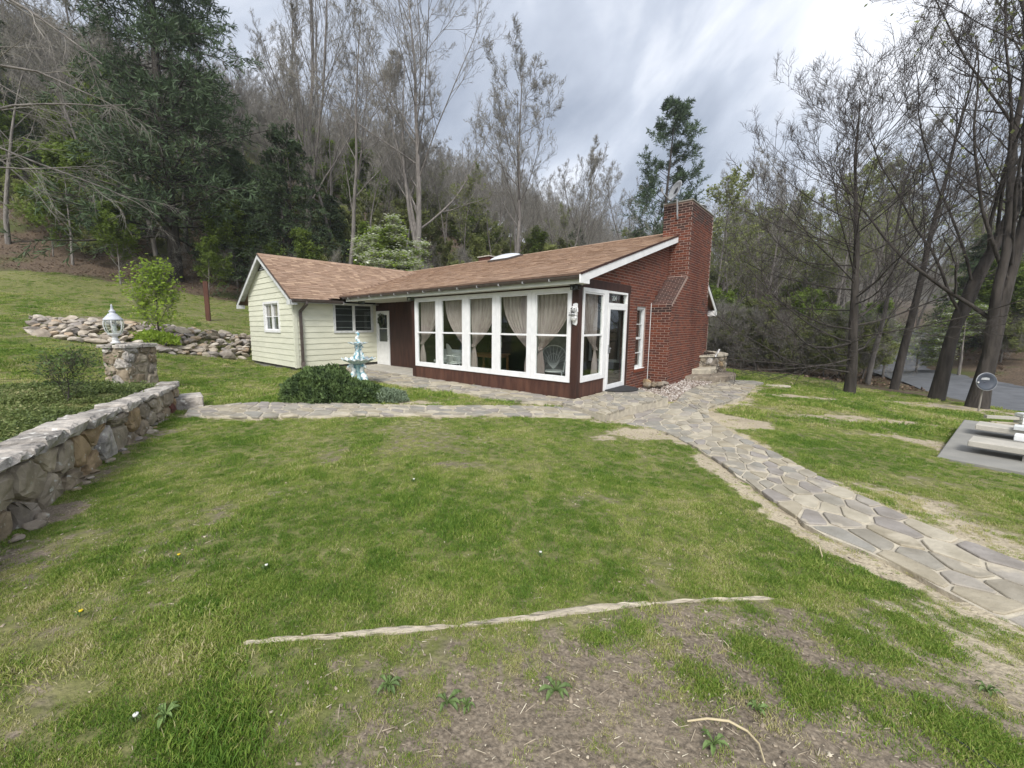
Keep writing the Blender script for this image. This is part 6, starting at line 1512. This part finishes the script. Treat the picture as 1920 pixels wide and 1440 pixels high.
# ---- woods: individual trees that nothing tells apart
rw = random.Random(31); placed = []
def wood(n, xr, yr, protos, name, label, cat_, group, s0, s1, ok, mind):
    k = 0; tries = 0
    while k < n and tries < n*60:
        tries += 1; Y = rw.uniform(*yr); x = rw.uniform(*xr)*Y
        if not ok(x, Y): continue
        if any((x-a)**2+(Y-b)**2 < mind*mind for a, b in placed): continue
        placed.append((x, Y)); plant(rw.choice(protos), name, label, cat_, x, Y, rw.uniform(s0, s1), group=group, rnd=rw); k += 1
inlawn = lambda x, y: bool(in_poly(np.array([x]), np.array([y]), EDGE)[0])
off = lambda x, y: not inlawn(x, y) and float(poly_dist(np.array([x]), np.array([y]), EDGE)[0]) > .8 and float(poly_dist(np.array([x]), np.array([y]), ROAD, False)[0]) > 3.2 and not in_poly(np.array([x]), np.array([y]), HOUSE_POLY)[0]
wood(42, (-1.25,-.30), (27,52), PB, 'bare_tree', 'bare grey tree crowded on the wooded slope left of the house', 'tree', 'bare trees on the slope left of the house', .75, 1.1, off, 2.6)
wood(84, (-1.2,.34), (46,100), PB, 'bare_tree', 'bare grey tree in the crowded wood high on the hillside', 'tree', 'bare trees high on the hillside', .6, .85, off, 3.0)
wood(24, (-.30,.42), (34,52), PB+[PG[0]], 'bare_tree', 'bare tree in the thicket behind the house roof', 'tree', 'bare trees behind the house roof', .55, .8, off, 2.4)
wood(56, (.58,1.05), (30,62), PG+[PB[2]], 'budding_tree', 'budding tree in the wood right of the chimney', 'tree', 'budding trees right of the chimney', .68, 1.02, off, 2.2)
wood(44, (.95,1.5), (27,58), PB+PG, 'budding_tree', 'budding tree in the wood beyond the road', 'tree', 'budding trees beyond the road', .6, .9, off, 2.6)
wood(16, (-1.2,-.2), (27,45), PU, 'leafy_tree', 'small leafy understory tree on the slope', 'tree', 'leafy understory trees on the slope', .5, .95, off, 2.2)
wood(34, (.55,1.45), (23,44), PU, 'leafy_tree', 'small leafy green tree at the foot of the right hand wood', 'tree', 'leafy understory trees on the right', .45, .85, off, 1.8)
wood(8, (1.1,1.45), (24,34), [PH], 'hemlock_tree', 'dark evergreen beyond the road at the right edge', 'evergreen tree', 'dark evergreens beyond the road', .5, .85, off, 2.5)
wood(10, (.60,.95), (30,48), [PH], 'hemlock_tree', 'dark evergreen among the budding trees right of the chimney', 'evergreen tree', 'dark evergreens right of the chimney', .5, .85, off, 2.5)
# ================================================================== scatter (geometry nodes, one object each)
def scatter(name, pts, rot, scl, meshes, tint=None, idx=None):
    pts = np.asarray(pts, np.float32); n = len(pts); me = bpy.data.meshes.new(name); me.vertices.add(n); me.vertices.foreach_set('co', pts.ravel())
    a = me.attributes.new('rot', 'FLOAT_VECTOR', 'POINT'); a.data.foreach_set('vector', np.asarray(rot, np.float32).ravel())
    a = me.attributes.new('scl', 'FLOAT', 'POINT'); a.data.foreach_set('value', np.asarray(scl, np.float32))
    a = me.attributes.new('tint', 'FLOAT', 'POINT'); a.data.foreach_set('value', np.asarray(tint if tint is not None else np.random.default_rng(1).random(n), np.float32))
    a = me.attributes.new('idx', 'INT', 'POINT'); a.data.foreach_set('value', np.asarray(idx if idx is not None else np.random.default_rng(2).integers(0, len(meshes), n), np.int32))
    o = link(name, me); c2 = bpy.data.collections.new(name+'_kinds')
    for i, m_ in enumerate(meshes): q = bpy.data.objects.new('%s_kind_%02d' % (name, i), m_); c2.objects.link(q)
    ng = bpy.data.node_groups.new(name, 'GeometryNodeTree'); ng.interface.new_socket('Geometry', in_out='INPUT', socket_type='NodeSocketGeometry'); ng.interface.new_socket('Geometry', in_out='OUTPUT', socket_type='NodeSocketGeometry')
    N = ng.nodes; L = ng.links; gi = N.new('NodeGroupInput'); go = N.new('NodeGroupOutput'); ip = N.new('GeometryNodeInstanceOnPoints'); ci = N.new('GeometryNodeCollectionInfo')
    ci.inputs['Collection'].default_value = c2; ci.inputs['Separate Children'].default_value = True; ci.inputs['Reset Children'].default_value = True; ip.inputs['Pick Instance'].default_value = True
    def na(nm, ty): q = N.new('GeometryNodeInputNamedAttribute'); q.data_type = ty; q.inputs['Name'].default_value = nm; return q.outputs['Attribute']
    L.new(gi.outputs[0], ip.inputs['Points']); L.new(ci.outputs[0], ip.inputs['Instance']); L.new(na('idx', 'INT'), ip.inputs['Instance Index']); L.new(na('rot', 'FLOAT_VECTOR'), ip.inputs['Rotation']); L.new(na('scl', 'FLOAT'), ip.inputs['Scale']); L.new(ip.outputs[0], go.inputs[0])
    md = o.modifiers.new('scatter', 'NODES'); md.node_group = ng; return o
def tint_mat(name, ramp_, trans=.35, rough=.6, vamp=.32):
    m = bpy.data.materials.new(name); m.use_nodes = True; N = m.node_tree.nodes; L = m.node_tree.links; p = N['Principled BSDF']; p.inputs['Roughness'].default_value = rough; p.inputs['Specular IOR Level'].default_value = .25
    a = N.new('ShaderNodeAttribute'); a.attribute_type = 'INSTANCER'; a.attribute_name = 'tint'; v = N.new('ShaderNodeAttribute'); v.attribute_name = 'v'
    q = N.new('ShaderNodeMath'); q.operation = 'MULTIPLY_ADD'; L.new(v.outputs['Fac'], q.inputs[0]); q.inputs[1].default_value = vamp*2; q.inputs[2].default_value = -vamp
    s = N.new('ShaderNodeMath'); s.operation = 'ADD'; s.use_clamp = True; L.new(a.outputs['Fac'], s.inputs[0]); L.new(q.outputs[0], s.inputs[1])
    r = N.new('ShaderNodeValToRGB'); L.new(s.outputs[0], r.inputs[0]); e_ = r.color_ramp.elements
    while len(e_) < len(ramp_): e_.new(.5)
    for i, (x, c) in enumerate(ramp_): e_[i].position = x; e_[i].color = (*c, 1)
    L.new(r.outputs[0], p.inputs['Base Color']); tr = N.new('ShaderNodeBsdfTranslucent'); L.new(r.outputs[0], tr.inputs['Color']); ms = N.new('ShaderNodeMixShader'); ms.inputs[0].default_value = trans
    L.new(p.outputs[0], ms.inputs[1]); L.new(tr.outputs[0], ms.inputs[2]); L.new(ms.outputs[0], N['Material Output'].inputs['Surface']); return m
MG = tint_mat('grass_blade', [(0, (.095,.185,.024)), (.30, (.19,.29,.045)), (.55, (.28,.355,.070)), (.78, (.41,.41,.14)), (1, (.56,.50,.29))])
def tuft(seed, n, rad, h, w):
    rg = np.random.default_rng(seed); V = []; F = []; A_ = []; k = 0
    for i in range(n):
        a = rg.random()*6.28; r = rad*math.sqrt(rg.random()); b = np.array([r*math.cos(a), r*math.sin(a), -.004]); d = rg.normal(size=2)*.45; hh = h*rg.uniform(.45, 1.2); an = rg.random()*6.28; s = np.array([math.cos(an), math.sin(an), 0])*w*rg.uniform(.7, 1.3)/2
        m1 = b+np.array([d[0]*hh*.35, d[1]*hh*.35, hh*.6]); tp = b+np.array([d[0]*hh, d[1]*hh, hh*.95]); V += [b-s, b+s, m1+s*.8, m1-s*.8, tp+s*.15, tp-s*.15]; F += [(k,k+1,k+2,k+3),(k+3,k+2,k+4,k+5)]; A_ += [rg.random()]*6; k += 6
    return npmesh('grass_tuft', np.array(V), np.array(F), MG, False, {'v': A_})
TN = [tuft(1+i, 50, .058, .027, .0038) for i in range(5)]; TF = [tuft(11+i, 60, .15, .055, .011) for i in range(4)]
rgg = np.random.default_rng(42); PT_ = []; SC_ = []; TI_ = []; ID_ = []
def blocked(x, y):
    b = np.zeros(len(x), bool)
    for k in STRIP_POLY: b |= in_poly(x, y, STRIP_POLY[k])
    b |= in_poly(x, y, PAD_POLY) | in_poly(x, y, HOUSE_POLY) | in_poly(x, y, CHIM_POLY) | in_poly(x, y, GRAVEL_POLY) | in_poly(x, y, ROCK_POLY)
    s, al = wall_sd(x, y); b |= (np.abs(s+.0) < .02) & (al < .05); b |= (s > -.02) & (s < .33) & (al < .05); b |= (np.hypot(x-PX0, y-PY0) < .55)
    return b
for (y0, y1, dens, kind) in ((.75,2.6,1150,0),(2.6,4.5,620,0),(4.5,7.5,300,0),(7.5,12,60,1),(12,20,30,1),(20,27,12,1)):
    w = 1.32*y1+1.2; n = int((y1-y0)*2*w*dens); x = rgg.uniform(-w, w, n); y = rgg.uniform(y0, y1, n); k = np.abs(x) < 1.32*y+1.2; x, y = x[k], y[k]
    lw, br = masks(x, y); nz_ = fbm(x*7, y*7, 3); cl_ = fbm(x*4.2+y*2.0+5, y*3.2-x*1.1, 3)
    keep = (lw > .35) & (rgg.random(len(x)) < np.clip(1.2-br*1.30+(cl_-.5)*3.4*np.clip(br*2.2, 0, 1), .14, 1)) & ~blocked(x, y) & ~((in_poly(x, y, BED_POLY)))
    x, y, br, nz_ = x[keep], y[keep], br[keep], nz_[keep]; z = Z(x, y); PT_.append(np.stack([x, y, z], 1))
    lush = fbm(x*.55+3, y*.55+8); tall = .75+.55*sstep(.5, .72, fbm(x*1.9+20, y*1.9)); SC_.append((.75+.5*rgg.random(len(x)))*tall*(1-.5*br))
    TI_.append(np.clip(.34+(fbm(x*1.1, y*1.1+3)-.5)*1.0+(nz_-.5)*.9+br*.38-(lush-.5)*.9*0+sstep(.55,.8,fbm(x*.5+60, y*.5))*.18+rgg.normal(size=len(x))*.12+(rgg.random(len(x)) < .05)*.5, 0, .98))
    ID_.append(rgg.integers(0, 5, len(x)) if kind == 0 else 5+rgg.integers(0, 4, len(x)))
PT_ = np.vstack(PT_); SC_ = np.concatenate(SC_); TI_ = np.concatenate(TI_); ID_ = np.concatenate(ID_); n = len(PT_)
ROT = np.stack([rgg.normal(size=n)*.12, rgg.normal(size=n)*.12, rgg.random(n)*6.28], 1)
tag(scatter('lawn_grass', PT_, ROT, SC_, TN+TF, TI_, ID_), 'mown green lawn grass thinning out over bare soil', 'grass', kind='stuff'); print('grass', n)
# litter of straw bits and pale chips on the bare ground
def chip(seed, L_, w, h):
    rg = np.random.default_rng(seed); v = np.array([(-L_/2,-w/2,0),(L_/2,-w/2,0),(L_/2,w/2,0),(-L_/2,w/2,0),(-L_*.4,-w*.3,h),(L_*.4,-w*.3,h),(L_*.4,w*.3,h),(-L_*.4,w*.3,h)])+rg.normal(size=(8,3))*h*.3
    return npmesh('chip', v, np.array([(4,5,6,7),(0,1,5,4),(1,2,6,5),(2,3,7,6),(3,0,4,7)]), MC, False, {'v': [rg.random()]*8})
MC = tint_mat('soil_chip', [(0, (.15,.12,.09)), (.45, (.25,.205,.155)), (.8, (.38,.32,.235)), (1, (.58,.52,.40))], 0, .9, .3)
CK = [chip(i, *q) for i, q in enumerate(((.035,.002,.0015),(.02,.002,.0015),(.055,.002,.002),(.006,.005,.003),(.009,.007,.004),(.004,.004,.003),(.016,.010,.002)))]
n = 30000; y = rgg.uniform(.8, 9, n)**1.0; x = rgg.uniform(-1.3, 1.3, n)*y+rgg.normal(size=n)*.3; lw, br = masks(x, y); k = (rgg.random(n) < .06+br*.9) & ~blocked(x, y); x, y = x[k], y[k]; n = len(x)
tag(scatter('soil_litter', np.stack([x, y, Z(x, y)+.004], 1), np.stack([rgg.normal(size=n)*.2, rgg.normal(size=n)*.2, rgg.random(n)*6.28], 1), rgg.uniform(.5, 1.5, n), CK), 'dry grass bits, grit and chips strewn over the bare soil', 'litter', kind='stuff')
# dead leaves on the wood floor
DL = [npmesh('dead_leaf', np.array([(0,0,0),(.05,.03,.015),(.10,0,.0),(.05,-.03,.012)])*(1+.3*i), np.array([(0,1,2,3)]), tint_mat('dead_leaf_%d' % i, [(0, (.12,.08,.055)), (.5, (.23,.165,.115)), (1, (.38,.29,.21))], .2, .9)) for i in range(2)]
n = 60000; y = rgg.uniform(18, 48, n); x = rgg.uniform(-1.3, 1.35, n)*y; k = ~in_poly(x, y, EDGE) & (poly_dist(x, y, ROAD, False) > 2.4); x, y = x[k], y[k]; n = len(x)
tag(scatter('leaf_litter', np.stack([x, y, Z(x, y)+.01], 1), np.stack([rgg.normal(size=n)*.5, rgg.normal(size=n)*.5, rgg.random(n)*6.28], 1), rgg.uniform(.7, 1.6, n), DL), 'brown fallen leaves covering the floor of the wood', 'leaf litter', kind='stuff')
# brush at the wood edges
pts = []; 
for _ in range(4000):
    if rw.random() < .6: Y = rw.uniform(20, 40); x = rw.uniform(.55, 1.4)*Y
    else: Y = rw.uniform(27, 50); x = rw.uniform(-1.25, .4)*Y
    if off(x, Y) and len(pts) < 560: pts.append((x, Y))
pts = np.array(pts); n = len(pts); LB = []
for i in range(2):
    vs = [np.array([v.co[:] for v in PU[i]['foliage'].vertices])*.42]; LB.append(npmesh('leafy_brush', vs[0], np.arange(len(vs[0])).reshape(-1, 4), M['haze_leaf']))
tag(scatter('underbrush', np.c_[pts, Z(pts[:,0], pts[:,1])-.1], np.c_[np.zeros(n), np.zeros(n), rgg.random(n)*6.28], rgg.uniform(.5, 1.25, n), [PS[0]['crown'], PS[1]['crown'], PS[0]['crown'], PS[1]['crown'], LB[0], LB[1]], idx=rgg.choice(6, n, p=[.12,.12,.12,.12,.26,.26])), 'tangled bare brush and young leaves along the wood edges', 'brush', kind='stuff')
n = 1100; Y = np.sqrt(rgg.uniform(36**2, 110**2, n)); x = rgg.uniform(-1.25, .75, n)*Y; k = ~in_poly(x, Y, EDGE) & ~in_poly(x, Y, HOUSE_POLY) & (fbm(x*.07, Y*.07) > .44); x, Y = x[k], Y[k]; n = len(x)
tag(scatter('spring_saplings', np.stack([x, Y, Z(x, Y)-.1], 1), np.c_[np.zeros(n), np.zeros(n), rgg.random(n)*6.28], rgg.uniform(.9, 2.3, n), LB), 'haze of young yellow green leaves among the bare hillside trees', 'saplings', kind='stuff')
# far wood that reads as one mass
n = 4600; Y = np.sqrt(rgg.uniform(46**2, 180**2, n)); x = rgg.uniform(-1.3, 1.35, n)*Y; k = ~in_poly(x, Y, EDGE) & (poly_dist(x, Y, ROAD, False) > 6) & ~((Y < 62) & (x > .3*Y)); x, Y = x[k], Y[k]; n = len(x)
tag(scatter('distant_wood', np.stack([x, Y, Z(x, Y)-.3], 1), np.c_[np.zeros(n), np.zeros(n), rgg.random(n)*6.28], rgg.uniform(.5, .8, n), [q['crown'] for q in PB]+[PG[0]['crown']], idx=rgg.integers(0, 5, n)), 'far bare wood covering the hill as one grey mass', 'wood', kind='stuff')
# ================================================================== BUSHES AND BED
def bush(name, label, cx, cy, rx, ry, h, n, size, mt, seed, lobes=(), mat2=None, core=True, wdt=.30):
    rg = np.random.default_rng(seed); z0 = float(Z(cx, cy)); o = empty(name, (cx, cy, z0)); tag(o, label, 'bush')
    lobes = lobes or [(0,0,rx,ry,h)]; Cs = []
    tot = sum(l[2]*l[3] for l in lobes)
    for (lx, ly, ax, ay, hh) in lobes:
        k = int(n*ax*ay/tot); u = rg.random(k)*6.28; ph = np.arccos(1-rg.random(k)*.98); q = .80+.24*rg.random(k)**.5; bump_ = 1+.22*(fbm(u*2.6+lx*9, ph*3.6+ly, 3)-.5)*2
        Cs.append(np.stack([lx+ax*np.sin(ph)*np.cos(u)*q*bump_, ly+ay*np.sin(ph)*np.sin(u)*q*bump_, hh*np.cos(ph)*q*bump_+.02], 1))
    C = np.vstack(Cs); nrm = C/np.array([rx, ry, h])**2; nrm /= np.linalg.norm(nrm, axis=1, keepdims=True)+1e-9; k = len(C)
    d = nrm*.6+rg.normal(size=(k,3))*.55; d[:,2] += .35; d /= np.linalg.norm(d, axis=1, keepdims=True); b = perp(d, rg); s = size*rg.uniform(.5, 1.3, k)[:,None]
    v = np.stack([C-d*s*.3, C+d*s*.3-b*s*wdt*.5, C+d*s, C+d*s*.3+b*s*wdt*.5], 1).reshape(-1, 3); link('foliage', npmesh(name+'_foliage', v, np.arange(4*k).reshape(k, 4), mt), o)
    if core:
        mb = MB()
        for (lx, ly, ax, ay, hh) in lobes:
            mb.lathe([(1,-.05),(.98,.2),(.86,.5),(.62,.76),(.32,.93),(.05,.99)], 22, (0,0,0), fn=None)
            n0 = len(mb.v)-22*6
            for i in range(n0, len(mb.v)): x_, y_, z_ = mb.v[i]; mb.v[i] = (lx+x_*ax*.84, ly+y_*ay*.84, z_*hh*.84)
        mb.build('inner_branches', M['hemlock'], o)
    return o
bush('yew_bush', 'dense dark green spreading evergreen bush in front of the fountain', -3.1, 8.95, 1.25, .75, .62, 30000, .07, M['yew'], 61, lobes=[(-.42,.05,.90,.62,.70),(.40,.0,.66,.52,.40),(.86,-.08,.40,.42,.27)], wdt=.55)
bush('silver_plant', 'low silvery green plant at the right end of the evergreen bush', -1.95, 8.78, .42, .32, .26, 5000, .045, M['silver'], 62, wdt=.5, core=False)
# sparse reddish shrub in the bed
SX, SY = -6.35, 6.05
sp = bare(231, .85, .014, first=.02, m=(20,5,3), ang=(46,34,38), ratio=(.9,.5,.5), zup=.35, wig=.10, name='sparse_shrub', rm=(.005,.0032,.0025,.002), barkm='darkbark', twigm='darktwig', leafn=900, leafsize=.028, leafmat='cover')
o = plant(sp, 'sparse_shrub', 'twiggy dark stemmed shrub in the planting bed before the pillar', 'shrub', SX, SY, 1.05, rz=0, dz=-.02, sz=.72)
# bright small tree in the rock pile
gx_ = ground(290, 640); mp_t = bare(232, 2.6, .045, first=.10, m=(13,7,5,3), ang=(52,42,42,42), ratio=(.52,.5,.5,.5), zup=.2, name='young_maple', rm=(.009,.006,.004,.003), leafn=2800, leafsize=.075, leafmat='maple', barkm='darkbark', lf_flat=.5)
plant(mp_t, 'young_tree', 'small bright green leafy tree growing out of the rock pile', 'tree', gx_[0]+.2, gx_[1], 1.05, sz=1.12)
ml = bush('low_green_bush', 'low bright green bush among the rocks under the small tree', gx_[0]+.35, gx_[1]-.5, .9, .5, .5, 2600, .10, M['maple'], 63, wdt=.6, core=False)
# ground cover
ok_ = in_poly
n = 15000; x = rgg.uniform(-9, -2, n); y = rgg.uniform(-1, 9.2, n); k = in_poly(x, y, BED_POLY); x, y = x[k], y[k]; s, al = wall_sd(x, y)
hole = np.hypot((x+6.9)/.55, (y-5.2)/.45); k = (s > .27) & (rgg.random(len(x)) < np.clip((fbm(x*2.2, y*2.2)-.36)*5, .08, 1)) & (hole > .9) & (np.hypot(x-PX0, y-PY0) > .6); x, y, s = x[k], y[k], s[k]
def covertuft(seed):
    rg = np.random.default_rng(seed); c = rg.normal(size=(110,3))*np.array([.055,.055,.022])+np.array([0,0,.05]); v, f = leaves(c, .021, rg, .45, 1.5); return npmesh('cover_tuft', v, f, MCOV, False, {'v': np.repeat(rg.random(110), 4)})
MCOV = tint_mat('ground_cover', [(0, (.06,.085,.03)), (.4, (.13,.175,.05)), (.75, (.21,.25,.085)), (1, (.33,.31,.15))], .3, .5, .3)
n = len(x); tag(scatter('ground_cover', np.stack([x, y, Z(x, y)+.0], 1), np.c_[rgg.normal(size=n)*.15, rgg.normal(size=n)*.15, rgg.random(n)*6.28], rgg.uniform(.5, 1.15, n)*(.6+.8*fbm(x*1.7, y*1.7)), [covertuft(i) for i in range(4)], np.clip(fbm(x*1.4, y*1.4)*1.1-.1, 0, 1)), 'creeping green ground cover filling the planting bed behind the wall', 'ground cover', kind='stuff')
# gravel by the chimney
def peb(seed):
    bm = bmesh.new(); bmesh.ops.create_icosphere(bm, subdivisions=1, radius=.03); rg = random.Random(seed)
    for v in bm.verts: v.co = Vector((v.co.x*rg.uniform(.9,1.4), v.co.y*rg.uniform(.7,1.1), v.co.z*rg.uniform(.5,.8)))
    me = bpy.data.meshes.new('pebble'); bm.to_mesh(me); bm.free(); me.materials.append(MPB); return me
MPB = tint_mat('gravel_pebble', [(0, (.15,.12,.10)), (.3, (.27,.22,.185)), (.65, (.38,.33,.29)), (1, (.58,.54,.50))], 0, .8, 0)
n = 9000; u = rgg.uniform(-2.2, .1, n); b_ = rgg.uniform(1.6, 9, n); P = O[None,:2]+A[None,:2]*u[:,None]+B[None,:2]*b_[:,None]; k = in_poly(P[:,0], P[:,1], GRAVEL_POLY) & ~in_poly(P[:,0], P[:,1], CHIM_POLY) & ~in_poly(P[:,0], P[:,1], STRIP_POLY['platform']) & ~in_poly(P[:,0], P[:,1], STRIP_POLY['upper']) & ~in_poly(P[:,0], P[:,1], STRIP_POLY['lower']); P = P[k]; n = len(P)
dz_ = poly_dist(P[:,0], P[:,1], CHIM_POLY); zg = -.27+.10*np.exp(-dz_/.35)
tag(scatter('gravel', np.c_[P, zg+rgg.random(n)*.03], rgg.random((n,3))*6, rgg.uniform(.6, 1.25, n), [peb(i) for i in range(4)]), 'pale river gravel bed along the brick wall and chimney', 'gravel', kind='stuff')
gb_ = MB(); gb_.add([(p[0], p[1], -.262) for p in GRAVEL_POLY], [tuple(range(len(GRAVEL_POLY)))]); gg = gb_.build('gravel_bed', M['wallmortar']); tag(gg, kind='structure')
# weeds in the foreground
WDM = mat('weed_leaf', (.17,.25,.08), (.11,.17,.055), scale=9, rough=.6, trans=.2, rand=.2)
def weed(px, py, r, label, seed, flower=None):
    g = ground(px, py); o = empty('weed', (g[0], g[1], g[2]+.004)); tag(o, label, 'weed'); rg = random.Random(seed); mb = MB(); k = rg.randint(9, 13)
    for i in range(k):
        a = i*2.4+rg.uniform(-.6,.6); l = r*rg.uniform(.35, 1.05); w = l*.16; ca, sa = math.cos(a), math.sin(a); pr = [(.0,.25,.004),(.3,.55,.022),(.6,1.0,.03),(.85,.7,.022),(1,.05,.01)]; vs = []
        for t, ww, hh in pr: vs += [(ca*l*t-sa*w*ww, sa*l*t+ca*w*ww, hh+.004), (ca*l*t, sa*l*t, hh-.003), (ca*l*t+sa*w*ww, sa*l*t-ca*w*ww, hh+.004)]
        mb.add(vs, [(j*3+q, j*3+q+1, j*3+q+4, j*3+q+3) for j in range(4) for q in range(2)])
    x = mb.build('leaves', WDM, o)
    if flower: MB().tube([(0,0,0),(.006,.004,.045)], .0018, 5).build('stem', M['cover'], o); f_ = MB().lathe([(.002,.03),(.009,.034),(.010,.040),(.004,.043)], 12, (.006,.004,0)).build('flower', flower, o)
YF = mat('yellow_flower', (.75,.55,.03), rough=.6); WF = mat('white_seed_head', (.72,.72,.66), rough=.8)
for a in ((1042,1298,.085,'broad leaved weed rosette in the bare soil left of centre below the timber',1,None),(1338,1400,.06,'small grey green weed beside the long dry stalk',2,None),(1418,1335,.055,'small weed tuft above the long dry stalk',3,None),(838,1322,.075,'leafy weed in the grass below the timber left of centre',4,None),(310,1348,.07,'pale leafed weed in the lower left lawn',5,None),(728,1290,.07,'weed rosette in the short grass below the left timber',6,None),
          (150,1158,.03,'yellow dandelion in the left lawn',7,YF),(334,1050,.03,'tiny yellow dandelion in the lawn right of the retaining wall',8,YF),(498,1070,.03,'white seed head in a dark grass clump',9,WF),(252,1358,.03,'white seed head in the lower left lawn',10,WF),(775,905,.03,'white seed head in the middle of the lawn',11,WF),(1012,1045,.03,'white seed head in the lawn above the timber',12,WF),(875,1330,.04,'grey green weed with toothed leaves at the bottom centre',13,None),(1850,1300,.05,'small weed near the black cable',14,None)): weed(*a)
# darker taller grass clumps
cl = [(500,1095,.16),(905,1075,.12),(1455,1245,.12),(1520,1310,.16),(1580,1290,.12),(1840,1400,.22),(1190,1180,.10),(1400,1210,.14),(1330,1290,.10),(1740,1210,.16),(1700,1170,.16),(1800,1370,.2),(1120,1200,.1),(1660,1230,.12),(1590,1190,.14)]
P = []
for px, py, r in cl:
    g = ground(px, py)
    for _ in range(int(1500*r*r*3.14)+8): a = rgg.random()*6.28; q = r*abs(rgg.normal())*.8; P.append((g[0]+q*math.cos(a)*1.0, g[1]+q*math.sin(a)*.7))
P = np.array(P); n = len(P); tag(scatter('grass_clumps', np.c_[P, Z(P[:,0], P[:,1])], np.c_[rgg.normal(size=n)*.12, rgg.normal(size=n)*.12, rgg.random(n)*6.28], rgg.uniform(.5, 1.0, n), TN, rgg.uniform(.1, .6, n)), 'thicker dark green grass clumps standing out of the worn lawn', 'grass', kind='stuff')

# ================================================================== AIR
hz = MB().box(-445, 545, -65, 520, -14, 62).build('haze', bpy.data.materials.new('thin_haze')); hm = hz.data.materials[0]; hm.use_nodes = True; N = hm.node_tree.nodes; N.remove(N['Principled BSDF'])
pv = N.new('ShaderNodeVolumePrincipled'); pv.inputs['Color'].default_value = (.86,.90,.97,1); pv.inputs['Density'].default_value = .0005; pv.inputs['Anisotropy'].default_value = .2
hm.node_tree.links.new(pv.outputs[0], N['Material Output'].inputs['Volume']); hz['kind'] = 'stuff'; hz['label'] = 'thin pale haze in the air over the valley'; sc.cycles.volume_bounces = 1
